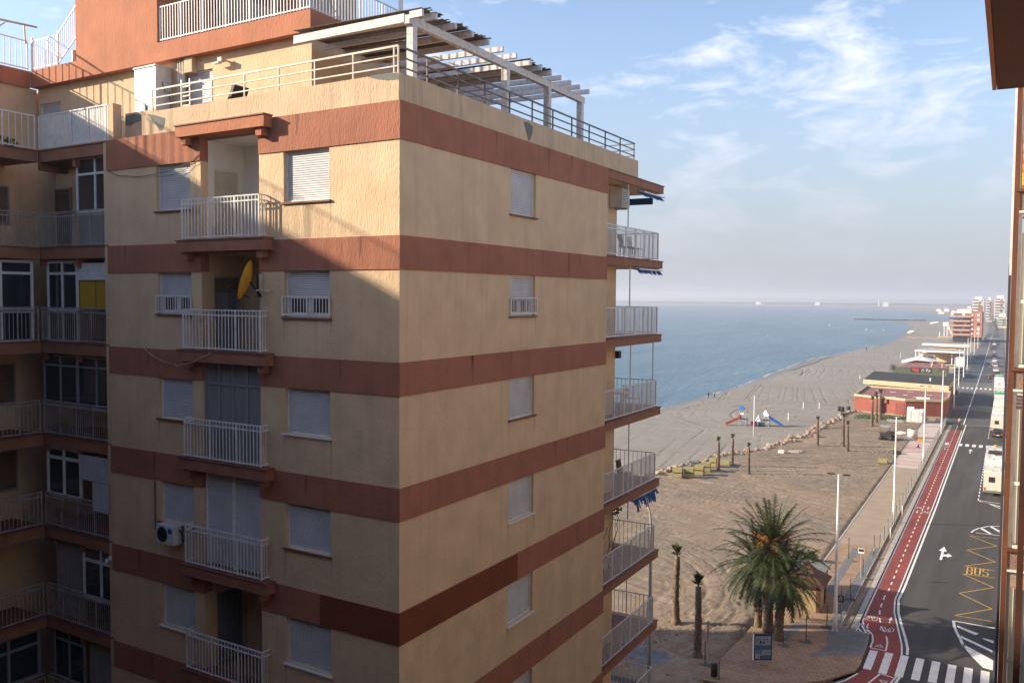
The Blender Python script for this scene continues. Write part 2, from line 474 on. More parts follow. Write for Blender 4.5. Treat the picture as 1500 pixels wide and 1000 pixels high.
# loggias with projecting balconies on the front
GX0, GX1 = LG
lg_in = {0: 'white_in'}
for i in range(8):
    top = (ZT[i] - 0.30); bot = ZT[i + 1]
    m = MB()
    D = 1.5
    dw = (0.42, 1.36); dz = bot + 1.98
    m.box(FA, GX1, GX1 + 0.12, T + 0.002, D, bot, top)
    m.box(FA, GX0 - 0.12, GX0, T + 0.002, dw[0], bot, top); m.box(FA, GX0 - 0.12, GX0, dw[0], dw[1], dz, top); m.box(FA, GX0 - 0.12, GX0, dw[1], D, bot, top)
    m.box(FA, GX0 - 0.12, GX1 + 0.12, T + 0.002, D + 0.1, top, top + 0.04)
    m.box(FA, GX0, GX1, D, D + 0.12, bot, top)
    part('loggia_wall', m, 'white_in' if i == 0 else 'tan', bld)
    sl = MB(); zt_ = ZT[i] + 0.06
    sl.box(FA, -7.23, -3.95, -0.32, 0.0 - 0.031, zt_ - 0.31, zt_ - 0.03)
    sl.box(FA, LG[0], LG[1], -0.031, T, zt_ - 0.31, zt_ - 0.03)
    o = part('balcony_slab', sl, 'slab' if i else 'terra_bright', bld)
    e = MB(); e.box(FA, -7.26, -3.92, -0.35, -0.031, zt_ - 0.03, zt_)
    e.box(FA, LG[0], LG[1], -0.031, T, zt_ - 0.03, zt_)
    part('edge_tiles', e, 'tile', o)
    for x in (-7.12, -4.32):
        br = MB(); br.box(FA, x, x + 0.2, -0.24, -0.031, zt_ - 0.50, zt_ - 0.311)
        part('bracket', br, 'slab' if i else 'terra_bright', o)
    if i >= 1:
        rl = MB(); z0 = zt_ + 0.02; z1 = zt_ + 1.04
        guard(rl, FA, -7.06, -4.19, z0, z1, -0.26, 0.125)
        for x in (-7.06, -4.19):
            for z in (z0 + 0.04, z1, z1 - 0.13):
                rl.box(FA, x - 0.016, x + 0.016, -0.26 + 0.017, 0, z - 0.016, z + 0.016)
            for y in (-0.17, -0.08):
                rl.box(FA, x - 0.009, x + 0.009, y - 0.007, y + 0.007, z0 + 0.02, z1 - 0.02)
        part('railing', rl, 'wrail', bld)
    if i < 7 and i not in (2, 3):
        FL = F(FA.p(GX0, 0, 0), (0, 1, 0), -A_)
        if i == 0:
            window(FL, *dw, bot + 0.02, dz, bld, 1.0, False, y=0.02, sill=0, sh='shutter_old')
        elif i == 1:
            window(FL, *dw, bot + 0.02, dz, bld, 0.18, False, y=0.02, sill=0, frame='alu', sh='shutter_brown', glass='curtain')
        else:
            window(FL, *dw, bot + 0.02, dz, bld, 0.95, False, y=0.02, sill=0, frame='alu', sh='curtain')
# third loggia: grey glazed screen ; fourth: two white shutters
def glazing(fr, x0, x1, z0, z1, y, root, cols, rows, frame, pane, w=0.045, blind=None, label=None):
    f, g = MB(), MB()
    for k in range(cols + 1):
        x = x0 + (x1 - x0) * k / cols
        f.box(fr, x - w / 2, x + w / 2, y, y + 0.06, z0, z1)
    zr = [z0, *rows, z1]
    for z in zr:
        f.box(fr, x0 + w / 2, x1 - w / 2, y + 0.004, y + 0.056, z - w / 2 + 0.001, z + w / 2)
    g.box(fr, x0 + w / 2, x1 - w / 2, y + 0.035, y + 0.045, z0 + w / 2, z1 - w / 2)
    o = part('glazed_screen', f, frame, root, label)
    part('pane', g, pane, o)
    if blind:
        b = MB(); b.box(fr, x0, x1, y + 0.12, y + 0.13, z0, z1); part('curtain', b, blind, o)
    return o
glazing(FA, GX0 + .02, GX1 - .02, ZT[3] + 0.06, ZT[2] - 0.26, 0.06, bld, 4, [ZT[3] + 2.02], 'alu', 'curtain', 0.06, label='grey framed glazed screen closing the third loggia')
o = MB(); o.box(FA, GX0 + .02, GX0 + .07, 0.05, 0.12, ZT[4] + .06, ZT[3] - .26); o.box(FA, (GX0 + GX1) / 2 - .05, (GX0 + GX1) / 2 + .05, 0.05, 0.12, ZT[4] + .06, ZT[3] - .26)
o.box(FA, GX1 - .07, GX1 - .02, 0.05, 0.12, ZT[4] + .06, ZT[3] - .26); o.box(FA, GX0 + .07, GX1 - .07, 0.052, 0.118, ZT[3] - .31, ZT[3] - .26)
o = part('window', o, 'wpaint', bld, 'wide white window filling the fourth loggia, both shutters down')
for a, b in ((GX0 + .07, (GX0 + GX1) / 2 - .05), ((GX0 + GX1) / 2 + .05, GX1 - .07)):
    m = MB(); slats(m, FA, a, b, ZT[4] + .08, ZT[3] - .31, 0.10); part('shutter', m, 'shutter', o)
# round lamp on the top loggia ceiling
m = MB(); m.ellip(FA.p(-4.75, 0.75, ZT[0] - 0.36), 0.17, 0.17, 0.06, 12, 6)
part('ceiling_lamp', m, mat('frosted lamp glass', (0.6, 0.55, 0.42), rough=0.4), bld)

# ---------------- balconies of the sea end (beyond the side wall)
BY0, BY1 = 28.062, 33.62
FBs = F((CX, 0, 0), (0, 1, 0), (-1, 0, 0))
m = MB()
m.box(W0, -13.0, -12.7, BY0, 30.75, 0, ZT[0] - 0.28)
part('pillar', m, 'tan', bld)
for i in range(8):
    zt_ = ZT[i] + (0.07 if i else 0.0)
    sl = MB(); sl.box(FBs, BY0, BY1, 0.0, 3.4, zt_ - 0.30, zt_ - 0.03)
    o = part('balcony_slab', sl, 'slab' if i != 6 else 'terra', bld)
    e = MB(); e.box(FBs, BY0, BY1 + 0.05, -0.03, 3.45, zt_ - 0.03, zt_); part('edge_tiles', e, 'tile', o)
    ce = MB(); ce.box(FBs, BY0 + 0.05, BY1 - 0.1, 0.1, 3.3, zt_ - 0.312, zt_ - 0.301); part('ceiling', ce, 'tan', o)
    if i >= 1:
        rl = MB(); z0 = zt_ + 0.04; z1 = zt_ + 1.06
        guard(rl, FBs, BY0 + 0.03, 33.25, z0, z1, 0.06, 0.115, 0.015, i in (1,))
        FE = F((0, 33.25, 0), (1, 0, 0), (0, 1, 0))
        guard(rl, FE, CX - 3.3, CX - 0.08, z0, z1, 0.0, 0.18, 0.013, False)
        part('railing', rl, 'wrail', bld)
# parapet and roof terrace
PZ = 26.95
m = MB()
m.box(FA, -8.9, -0.06, 0.05, 0.27, ZT[0] + 0.001, PZ)
m.box(FBs, CY + 0.27, 31.0, 0.055, 0.27, ZT[0] + 0.001, PZ)
m.box(FBs, 31.0 - 0.22, 31.0, 0.27, 5.0, ZT[0] + 0.001, PZ)
part('parapet', m, 'tan_old', bld)
m = MB()
m.box(FA, -10.55, -10.32, 0.02, 0.3, ZT[0] + 0.001, 27.35)
m.box(FA, -10.32, -8.95, 0.42, 0.6, ZT[0] + 0.001, 27.12)
m.box(FA, -9.0, -8.78, 0.28, 0.62, ZT[0] + 0.001, 27.0)
part('parapet', m, 'tan_old', bld, 'stepped back end of the parapet in shade')
m = MB()
m = MB(); m.prism(FA, [(-8.86, 26.9), (-8.6, 26.86), (-8.08, 26.72), (-8.12, 26.55), (-8.2, 26.4), (-8.32, 26.42), (-8.5, 26.6)], 0.045, 0.05); part('cement_patch', m, 'cement', bld)
m = MB(); m.prism(FA, [(-10.30, 27.05), (-9.9, 27.08), (-9.62, 27.02), (-9.60, 26.86), (-9.9, 26.82), (-10.1, 26.76), (-10.3, 26.8)], 0.412, 0.42); part('cement_patch', m, 'cement', bld)
m = MB(); m.prism(FBs, [(22.2, 26.85), (22.5, 26.88), (22.75, 26.8), (22.72, 26.6), (22.6, 26.42), (22.5, 26.36), (22.35, 26.62)], 0.050, 0.055); part('cement_patch', m, 'cement', bld)
m = MB(); m.prism(FA, [(-0.95, 26.945), (-0.3, 26.945), (-0.08, 26.93), (-0.07, 26.78), (-0.4, 26.80), (-0.7, 26.86)], 0.046, 0.05); part('cement_patch', m, 'cement', bld)
m = MB()
m.box(FA, -10.5, -0.3, 0.3, 3.0, ZT[0] - 0.02, ZT[0] + 0.03)
m.box(W0, -22, CX - 0.28, 19.3, 30.7, ZT[0] - 0.02, ZT[0] + 0.025)
part('terrace_floor', m, 'floor_tile', bld)
# terrace railing: three horizontal bars
m = MB()
zr = (27.12, 27.34, 27.56)
xs = [-8.75 + k * 1.21 for k in range(8)] + [-0.16]
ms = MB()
for z in zr:
    m.bar(FA.p(-8.75, 0.16, z), FA.p(-0.16, 0.16, z), 0.035, 0.03 if z < 27.5 else 0.045)
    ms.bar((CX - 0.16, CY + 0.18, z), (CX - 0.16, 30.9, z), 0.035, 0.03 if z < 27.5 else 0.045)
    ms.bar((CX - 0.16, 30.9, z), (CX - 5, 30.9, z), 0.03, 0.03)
for x in xs:
    m.bar(FA.p(x, 0.16, PZ - 0.02), FA.p(x, 0.16, zr[2]), 0.035)
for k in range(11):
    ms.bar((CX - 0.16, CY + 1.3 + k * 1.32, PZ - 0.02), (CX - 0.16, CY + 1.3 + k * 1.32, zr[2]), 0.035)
part('terrace_railing', ms, mat('shade darkened side railing paint', (0.20, 0.18, 0.165), (0.13, 0.11, 0.10), rough=0.5, ns=4), bld)  # side run is painted darker so its shade sits in the colour
part('terrace_railing', m, 'crail', bld)

# attic set back from the front
AX, AY = -16.3, 18.35
FT = F((AX, AY, 0), A_, (0, 1, 0))
m = MB()
aw0, aw1 = (-5.46, -4.14), (-12.93, -11.7)
wall_seg(m, FT, (-13.0, -0.22), 28.94, 26.32, [(*aw0, 26.9, 28.55), (*aw1, 27.0, 28.42)], 0.25, 0.28)
m.box(W0, AX - 0.5, AX - 0.24, AY + 0.55, 27.8, 26.32, 28.94)
part('attic_wall', m, 'tan', bld)
window(FT, *aw0, 26.9, 28.55, bld, 1.0, False, y=0.34, sill=0)
window(FT, *aw1, 27.0, 28.42, bld, 1.0, False, y=0.34, sill=0)
m = MB()
m.box(FT, -13.0, 0.0, 0.0, 1.0, 28.94, 29.50)
m.box(W0, -29.5, AX, AY + 1.7, 27.9, 28.94, 29.50)
m.box(W0, -18.5, AX, AY + 1.0, AY + 1.7, 28.94, 29.50)
m.box(W0, -42.5, -29.32, -12, 19.02, 28.94, 29.50)
m.box(FT, -10.36, -6.27, 0.0, 4.0, 29.50, 34.5)
part('roof_band', m, 'terra_bright', bld)
m = MB(); m.box(FT, -6.2, -2.6, 2.2, 5.0, 29.5, 31.9)
m.box(FT, -9.9, -6.27, 4.0, 4.2, 29.5, 33)
part('roof_house', m, 'grey_render', bld)
m = MB(); m.prism(FT, [(-5.2, 31.35), (-2.58, 30.3), (-2.58, 31.92), (-5.2, 31.92)], 2.15, 2.19); m.box(FT, -6.3, -2.5, 2.05, 5.1, 31.92, 32.15)  # slanting dark sheet paints a diagonal shadow; the box is the roof band
part('roof_house_band_shadow', m, 'tile', bld)
# upper roof railing
m = MB()
guard(m, FT, -6.22, -0.06, 29.54, 30.55, 0.06, 0.12, 0.015, False)
FTs = F((AX - 0.06, 0, 0), (0, 1, 0), (-1, 0, 0))
guard(m, FTs, AY + 0.06, 22.43, 29.54, 30.55, 0.0, 0.13, 0.015, False)
m.bar((AX - 0.06, 22.43, 29.5), (AX - 0.06, 22.43, 31.9), 0.10)
part('roof_railing', m, 'wrail', bld)
m = MB()
guard(m, FT, -12.96, -11.45, 29.54, 30.50, 0.06, 0.12, 0.015, False)
FS = F(FT.p(-11.45, 0.06, 0), A_, (0, 1, 0))
for k in range(10):
    x = k * 0.115; z = 29.56 + k * 0.085
    m.bar(FS.p(x, 0, z), FS.p(x, 0, z + 0.98), 0.016)
m.bar(FS.p(0, 0, 29.56), FS.p(1.09, 0, 30.33), 0.03); m.bar(FS.p(0, 0, 30.52), FS.p(1.09, 0, 31.32), 0.035)
FW = F((-29.36, 0, 0), (0, 1, 0), (-1, 0, 0))
guard(m, FW, -11.5, 18.96, 29.54, 30.50, 0.0, 0.2, 0.015, False)
for p in (FT.p(-12.96, 0.06, 29.5), FT.p(-11.45, 0.06, 29.5)):
    m.bar(p, p + Vector((0, 0, 1.12)), 0.05)
part('roof_railing', m, 'wrail', bld)
m = MB()
px = Vector((-29.36, 18.9, 30.4))
m.tube([px, px + Vector((-0.05, 0, 0.62))], 0.03); m.tube([px + Vector((0.35, 0.2, 0.55)), px + Vector((-0.9, -2.6, 0.72))], 0.035)
m.tube([px + Vector((-0.3, -0.5, 0.62)), px + Vector((-0.2, -1.2, 0.05))], 0.02)
part('clothes_frame', m, 'crail', bld)
m = MB(); m.tube([FT.p(-11.85, 0.9, 29.5), FT.p(-11.85, 0.9, 30.25)], 0.07, 8); m.tube([FT.p(-11.68, 0.95, 29.5), FT.p(-11.68, 0.95, 30.25)], 0.06, 8)
part('vent_pipe', m, 'crail', bld)

# ---------------- the wing on the left: wraparound balconies
IX = -14.07                                            # inner corner in FA x
XW = -25.95
FX = F((XW, 0, 0), (0, 1, 0), (-1, 0, 0))              # along +Y, y into the wing
YS0, YS1 = -12.0, 17.02
bk = MB()
bk.box(FA, -16.6, -LA - 0.0, 1.75, 1.95, 0, ZT[0])
bk.box(W0, -27.8, -27.6, YS0, 17.3, 0, ZT[0])
wingw = part('wing_wall', bk, 'tan', bld)
m = MB()
m.box(FA, -LA - 0.2, -LA, 0.02, 1.74, 0, ZT[0] - 0.02)
part('wing_wall', m, 'tan', bld)
m = MB(); m.box(W0, -29.6, -29.4, YS0, 19.3, ZT[0], 28.94); m.box(W0, -42, -29.62, YS0, YS0 + .2, 0, 28.94); m.box(W0, -42, -27.82, YS0 - .25, YS0 - .02, 0, ZT[0])
part('wing_wall', m, 'tan', bld)
for i in range(8):
    z = ZT[i]
    sl = MB()
    zz = z if i == 0 else z + 0.04
    sl.box(FA, IX, -LA - 0.002, 0.03, 1.74, zz - 0.36, zz - 0.03)
    sl.box(W0, -27.6, XW, YS0, 17.02, zz - 0.36, zz - 0.031)
    o = part('balcony_slab', sl, 'slab', bld)
    e = MB(); e.box(FA, IX + 0.02, -LA - 0.002, 0.0, 1.74, zz - 0.03, zz); e.box(W0, -27.6, XW + 0.03, YS0, 17.03, zz - 0.032, zz - 0.001)
    part('edge_tiles', e, 'tile', o)
    br = MB(); br.box(FA, IX - 0.12, IX + 0.06, 0.1, 1.0, zz - 0.58, zz - 0.361); part('bracket', br, 'slab', o)
    br = MB(); br.box(FA, -12.42, -12.26, 0.1, 1.0, zz - 0.6, zz - 0.361); part('bracket', br, 'slab', o)
    rl = MB(); z0 = zz + 0.02; z1 = zz + 1.03
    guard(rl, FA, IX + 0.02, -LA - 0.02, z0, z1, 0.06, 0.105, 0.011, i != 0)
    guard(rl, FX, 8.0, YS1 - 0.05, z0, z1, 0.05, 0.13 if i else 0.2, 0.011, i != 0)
    o = part('railing', rl, 'wrail' if i == 0 else 'shade_rail', bld)
    if i == 0:
        pn = MB()
        for k in range(31):
            x = IX + 0.10 + k * 0.11
            pn.box(FA, x, x + 0.095, 0.085, 0.095, z0 + 0.03, z1 - 0.03)
        part('screen_panel', pn, 'wpaint', o)
# wing openings
def zf(i): return ZT[i + 1] + 0.05           # floor of row i
def zc(i): return ZT[i] - (0.40 if i else 0.36)
WI = 1.75
# back walls get windows set 3 cm proud as shuttered frames
def flat_window(fr, x0, x1, z0, z1, y, sh, frame='alu'):
    m = MB(); w = 0.06
    m.box(fr, x0, x0 + w, y - 0.06, y - 0.002, z0, z1); m.box(fr, x1 - w, x1, y - 0.06, y - 0.002, z0, z1)
    m.box(fr, x0 + w, x1 - w, y - 0.06, y - 0.002, z1 - w, z1); m.box(fr, x0 + w, x1 - w, y - 0.06, y - 0.002, z0, z0 + w)
    o = part('window', m, frame, bld)
    s = MB(); slats(s, fr, x0 + w, x1 - w, z0 + w, z1 - w, y - 0.012); part('shutter', s, sh, o)
FXi = F((-27.6, 0, 0), (0, 1, 0), (-1, 0, 0))
flat_window(FA, -16.35, -15.0, zf(0) + 0.02, zf(0) + 2.05, WI, 'shutter_brown')
flat_window(FXi, 16.0, 17.1, zf(0) + 0.75, zf(0) + 1.95, 0, 'shutter_brown')
glazing(FA, -12.40, -LA - 0.04, zf(0) + 1.0, zc(0), 0.22, bld, 2, [zf(0) + 2.1], 'wpaint', 'glass', 0.07, label='white glazed corner of the top wing balcony')
m = MB(); m.box(FA, -12.44, -12.37, 0.29, WI, zf(0), zc(0)); m.box(FA, -12.36, -LA - .04, 0.25, 0.29, zf(0), zf(0) + 1.0); part('partition', m, 'alu', bld)
glazing(FX, 13.0, YS1 - 0.12, zf(1) + 0.95, zc(1), 0.2, bld, 4, [zf(1) + 2.05], 'wpaint', 'glass', 0.08)
glazing(FA, -14.0, -12.5, zf(1) + 0.95, zc(1), 0.22, bld, 2, [zf(1) + 2.05], 'wpaint', 'glass', 0.08, 'curtain')
glazing(FX, 13.0, YS1 - 0.12, zf(1), zf(1) + 0.9, 0.2, bld, 4, [], 'wpaint', 'glass', 0.09)
glazing(FA, -14.0, -12.5, zf(1), zf(1) + 0.9, 0.22, bld, 2, [], 'wpaint', 'glass', 0.09)
m = MB(); m.box(FA, -12.45, -LA - 0.04, 0.24, 0.28, zf(1) + 1.85, zf(1) + 2.35); part('roll_blind', m, 'wpaint', bld)
m = MB(); m.box(FA, -12.45, -11.7, 0.30, 0.34, zf(1) + 1.0, zf(1) + 1.84); m.box(FA, -11.66, -LA - 0.04, 0.32, 0.34, zf(1) + 1.0, zf(1) + 1.84); part('yellow_panel', m, 'yellow', bld)
flat_window(FXi, 15.2, 17.2, zf(2) + 0.8, zf(2) + 2.1, 0, 'shutter_brown')
glazing(FA, -14.25, -12.55, zf(2) + 0.9, zc(2), 0.2, bld, 2, [zf(2) + 2.1], 'alu', 'glass', 0.06, 'curtain')
glazing(FA, -12.5, -LA - 0.04, zf(2) + 0.9, zc(2), 0.2, bld, 2, [zf(2) + 2.1], 'alu', 'glass', 0.06, 'curtain')
flat_window(FXi, 15.2, 17.2, zf(3) + 0.9, zf(3) + 2.2, 0, 'shutter_brown')
glazing(FA, -14.15, -12.45, zf(3) + 0.95, zc(3), 0.2, bld, 2, [zf(3) + 2.1], 'wpaint', 'glass', 0.10, label='white framed window on the fourth wing balcony')
# patterned blind hanging over the rail
bl = MB()
for r_ in range(26):
    for c_ in range(9):
        if r_ > 11 and c_ < 4: continue
        x = -12.3 + c_ * 0.18; z = zc(3) - 0.05 - r_ * 0.062
        bl.box(FA, x, x + 0.165, -0.02 + (0.10 if r_ < 12 else 0.04), 0.0 + (0.10 if r_ < 12 else 0.04), z - 0.05, z)
part('slatted_blind', bl, 'shutter', bld, 'pale blind of short slats hung over the fourth balcony rail')
m = MB(); m.box(FA, -14.0, -12.5, 0.35, 0.38, zf(4), zc(4)); part('curtain', m, 'curtain_warm', bld)
glazing(FA, -12.35, -LA - 0.04, zf(4) + 0.85, zc(4), 0.2, bld, 2, [zf(4) + 2.0], 'wpaint', 'glass', 0.09)
glazing(FX, 13.0, YS1 - 0.12, zf(5) + 1.0, zc(5), 0.2, bld, 4, [zf(5) + 2.0], 'alu', 'glass', 0.09)
glazing(FA, -14.0, -12.45, zf(5) + 0.9, zc(5), 0.22, bld, 2, [zf(5) + 2.1], 'alu', 'glass', 0.07)
m = MB(); m.box(FA, -12.35, -LA - .05, 0.35, 0.38, zf(5), zc(5)); part('curtain', m, 'curtain_warm', bld)

# ================================================================== GROUND, SEA, ROAD
def ground_mat(name, cols, ns, bs, bscale, rot=0.0, sx=1.0, sy=1.0, wave=None, rough=0.95):
    m = mat(name, cols[0], cols[1], rough=rough, ns=ns, detail=10, lo=0.3, hi=0.7)
    t = m.node_tree; l = t.links.new; b = t.nodes['Principled BSDF']
    co = t.nodes.new('ShaderNodeTexCoord')
    if len(cols) > 2:
        n = t.nodes.new('ShaderNodeTexNoise'); n.inputs['Scale'].default_value = ns * 7; n.inputs['Detail'].default_value = 8
        r = t.nodes.new('ShaderNodeValToRGB'); r.color_ramp.elements[0].position = 0.5; r.color_ramp.elements[1].position = 0.72
        r.color_ramp.elements[0].color = (0, 0, 0, 1); r.color_ramp.elements[1].color = (.7, .7, .7, 1)
        x = t.nodes.new('ShaderNodeMixRGB'); x.inputs['Color2'].default_value = (*cols[2], 1)
        src = b.inputs['Base Color'].links[0].from_socket
        l(co.outputs['Object'], n.inputs['Vector']); l(n.outputs['Fac'], r.inputs['Fac']); l(r.outputs['Color'], x.inputs['Fac'])
        l(src, x.inputs['Color1']); l(x.outputs['Color'], b.inputs['Base Color'])
    a = t.nodes.new('ShaderNodeMapping'); a.inputs['Rotation'].default_value = (0, 0, rot); a.inputs['Scale'].default_value = (sx, sy, 1)
    n = t.nodes.new('ShaderNodeTexNoise'); n.inputs['Scale'].default_value = bscale; n.inputs['Detail'].default_value = 8
    n.inputs['Roughness'].default_value = 0.65
    l(co.outputs['Object'], a.inputs['Vector']); l(a.outputs['Vector'], n.inputs['Vector'])
    u = t.nodes.new('ShaderNodeBump'); u.inputs['Strength'].default_value = bs; u.inputs['Distance'].default_value = 0.12
    h = n.outputs['Fac']
    if wave:
        w = t.nodes.new('ShaderNodeTexWave'); w.wave_type = 'BANDS'; w.bands_direction = 'X'
        w.inputs['Scale'].default_value = wave[0]; w.inputs['Distortion'].default_value = wave[1]
        w.inputs['Detail'].default_value = 3; w.inputs['Detail Scale'].default_value = 0.12
        aw = t.nodes.new('ShaderNodeMapping'); aw.inputs['Rotation'].default_value = (0, 0, wave[2]); aw.inputs['Scale'].default_value = (1, 0.25, 1)
        l(co.outputs['Object'], aw.inputs['Vector']); l(aw.outputs['Vector'], w.inputs['Vector'])
        ad = t.nodes.new('ShaderNodeMath'); ad.operation = 'MULTIPLY_ADD'; ad.inputs[1].default_value = wave[3]
        l(w.outputs['Fac'], ad.inputs[0]); l(h, ad.inputs[2]); h = ad.outputs['Value']
    l(h, u.inputs['Height']); l(u.outputs['Normal'], b.inputs['Normal'])
    return m
M['ground'] = ground_mat('open ground', [(0.27, 0.235, 0.195), (0.22, 0.195, 0.165)], 0.02, 0.5, 0.8)
M['sand'] = ground_mat('raked beach sand', [(0.285, 0.255, 0.218), (0.235, 0.212, 0.180), (0.205, 0.185, 0.158)], 0.05, 0.35, 1.0, 0.18, 1.4, 0.10)
M['soil'] = ground_mat('rutted building plot', [(0.285, 0.205, 0.140), (0.18, 0.148, 0.113), (0.32, 0.265, 0.205)], 0.09, 0.7, 5.0)
M['wetsand'] = mat('wet sand', (0.20, 0.175, 0.15), (0.24, 0.21, 0.18), rough=0.55, ns=0.15, stretch=(1, .2, 1), bs=0.2, bscale=2)
M['asphalt'] = mat('new asphalt', (0.044, 0.045, 0.048), (0.072, 0.070, 0.068), rough=0.9, ns=0.8, stretch=(1, 0.06, 1), detail=12, bs=0.3, bscale=40)
M['asphalt_old'] = mat('worn asphalt', (0.16, 0.15, 0.145), (0.12, 0.115, 0.11), rough=0.9, ns=0.1, stretch=(1, .2, 1), detail=9)
M['asphalt_patch'] = mat('dark asphalt patch', (0.060, 0.064, 0.075), (0.075, 0.078, 0.086), rough=0.9, ns=0.4, detail=9)
M['red_lane'] = mat('red cycle lane', (0.27, 0.060, 0.050), (0.19, 0.052, 0.045), rough=0.85, ns=1.1, stretch=(1, .2, 1), detail=10, bs=0.2, bscale=40)
M['mark'] = mat('white road paint', (0.72, 0.72, 0.72), (0.56, 0.56, 0.55), rough=0.7, ns=2.5, detail=10, lo=0.45, hi=0.8)
M['ymark'] = mat('yellow road paint', (0.62, 0.36, 0.06), (0.42, 0.27, 0.08), rough=0.7, ns=4, detail=10)
M['trench'] = ground_mat('dug kerb strip', [(0.27, 0.22, 0.17), (0.17, 0.14, 0.11), (0.40, 0.36, 0.30)], 0.6, 1.0, 5)
M['pave_sand'] = mat('sanded promenade', (0.33, 0.265, 0.20), (0.28, 0.225, 0.17), rough=0.95, ns=0.6, detail=9, bs=0.4, bscale=12)
def brick(name, c1, c2, mortar, sc, w=0.5, h=0.25, rot=0.0, bump=0.3):
    m = mat(name, c1, rough=0.85)
    t = m.node_tree; l = t.links.new; b = t.nodes['Principled BSDF']
    co = t.nodes.new('ShaderNodeTexCoord'); a = t.nodes.new('ShaderNodeMapping')
    a.inputs['Rotation'].default_value = (0, 0, rot); a.inputs['Scale'].default_value = (sc, sc, sc)
    k = t.nodes.new('ShaderNodeTexBrick')
    k.inputs['Color1'].default_value = (*c1, 1); k.inputs['Color2'].default_value = (*c2, 1); k.inputs['Mortar'].default_value = (*mortar, 1)
    k.inputs['Scale'].default_value = 1; k.inputs['Mortar Size'].default_value = 0.02
    k.inputs['Brick Width'].default_value = w; k.inputs['Row Height'].default_value = h
    l(co.outputs['Object'], a.inputs['Vector']); l(a.outputs['Vector'], k.inputs['Vector'])
    n = t.nodes.new('ShaderNodeTexNoise'); n.inputs['Scale'].default_value = 0.9; n.inputs['Detail'].default_value = 8
    x = t.nodes.new('ShaderNodeMixRGB'); x.blend_type = 'MULTIPLY'; x.inputs['Fac'].default_value = 0.6
    r = t.nodes.new('ShaderNodeValToRGB'); r.color_ramp.elements[0].position = .3; r.color_ramp.elements[0].color = (.6, .6, .6, 1); r.color_ramp.elements[1].position = .65
    l(co.outputs['Object'], n.inputs['Vector']); l(n.outputs['Fac'], r.inputs['Fac'])
    l(k.outputs['Color'], x.inputs['Color1']); l(r.outputs['Color'], x.inputs['Color2']); l(x.outputs['Color'], b.inputs['Base Color'])
    return m
M['pave_tan'] = brick('tan paving', (0.36, 0.245, 0.165), (0.31, 0.205, 0.14), (0.22, 0.155, 0.115), 1.0, 0.42, 0.42)
M['pave_grey'] = brick('grey paving', (0.20, 0.20, 0.21), (0.15, 0.155, 0.165), (0.11, 0.11, 0.115), 1.0, 0.8, 0.4)
M['pave_stripe'] = brick('pink and white striped paving', (0.56, 0.50, 0.46), (0.48, 0.34, 0.30), (0.36, 0.27, 0.24), 1.0, 30.0, 1.0)
M['kerb'] = mat('concrete kerb', (0.42, 0.40, 0.37), (0.33, 0.31, 0.29), rough=0.9, ns=2)
# the sea: small waves, bluer far out, greener near the sand
m = mat('sea water', (0.045, 0.095, 0.125), rough=0.30, spec=0.22)
t = m.node_tree; l = t.links.new; b = t.nodes['Principled BSDF']
co = t.nodes.new('ShaderNodeTexCoord')
a = t.nodes.new('ShaderNodeMapping'); a.inputs['Scale'].default_value = (0.5, 0.16, 1); a.inputs['Rotation'].default_value = (0, 0, -0.5)
n = t.nodes.new('ShaderNodeTexNoise'); n.inputs['Scale'].default_value = 0.9; n.inputs['Detail'].default_value = 10; n.inputs['Roughness'].default_value = 0.6
u = t.nodes.new('ShaderNodeBump'); u.inputs['Strength'].default_value = 1.0; u.inputs['Distance'].default_value = 0.6
a3 = t.nodes.new('ShaderNodeMapping'); a3.inputs['Scale'].default_value = (0.045, 0.009, 1); a3.inputs['Rotation'].default_value = (0, 0, -0.5)
n3 = t.nodes.new('ShaderNodeTexNoise'); n3.inputs['Scale'].default_value = 1.0; n3.inputs['Detail'].default_value = 13; n3.inputs['Roughness'].default_value = 0.66
r3 = t.nodes.new('ShaderNodeValToRGB'); r3.color_ramp.elements[0].position = 0.35; r3.color_ramp.elements[0].color = (0.035, 0.092, 0.135, 1)
r3.color_ramp.elements[1].position = 0.65; r3.color_ramp.elements[1].color = (0.095, 0.170, 0.205, 1)
l(co.outputs['Object'], a.inputs['Vector']); l(a.outputs['Vector'], n.inputs['Vector']); l(n.outputs['Fac'], u.inputs['Height']); l(u.outputs['Normal'], b.inputs['Normal'])
l(co.outputs['Object'], a3.inputs['Vector']); l(a3.outputs['Vector'], n3.inputs['Vector']); l(n3.outputs['Fac'], r3.inputs['Fac']); l(r3.outputs['Color'], b.inputs['Base Color'])
M['sea'] = m

def struct(name, mb, m):
    return single(name, mb, m, None, None, kind='structure')
m = MB(); m.sheet([(-30000, -3000), (9000, -3000), (9000, 30000), (-30000, 30000)], -0.10); struct('ground', m, 'ground')
# shoreline, south to north
SH = [(-75, -200), (-66, 60), (-61.0, 130), (-60.2, 167), (-58.5, 197), (-58.8, 222), (-59.4, 244), (-61.5, 290), (-62.6, 342), (-58, 390), (-55.5, 427), (-53.4, 480), (-54.2, 522),
      (-57, 590), (-62, 660), (-68, 757), (-76, 850), (-86, 920), (-112, 985), (-140, 1010), (-62, 1030), (-55, 1120), (-66, 1250), (-88, 1420), (-112, 1580), (-150, 1800), (-205, 2080),
      (-280, 2340), (-390, 2610), (-570, 2840), (-800, 2930), (-1100, 2990), (-2400, 3100), (-9000, 3600)]
def wob(p, k, a=0.7):
    return (p[0] + a * noise.noise(Vector((p[1] * 0.05, k, 0))), p[1])
def refine(pts, k=0.0):
    out = []
    for (a, b), (c, d) in zip(pts, pts[1:]):
        n_ = 14 if b < 760 else 3
        out += [wob((a + (c - a) * i / n_, b + (d - b) * i / n_), k) for i in range(n_)]
    return out + [pts[-1]]
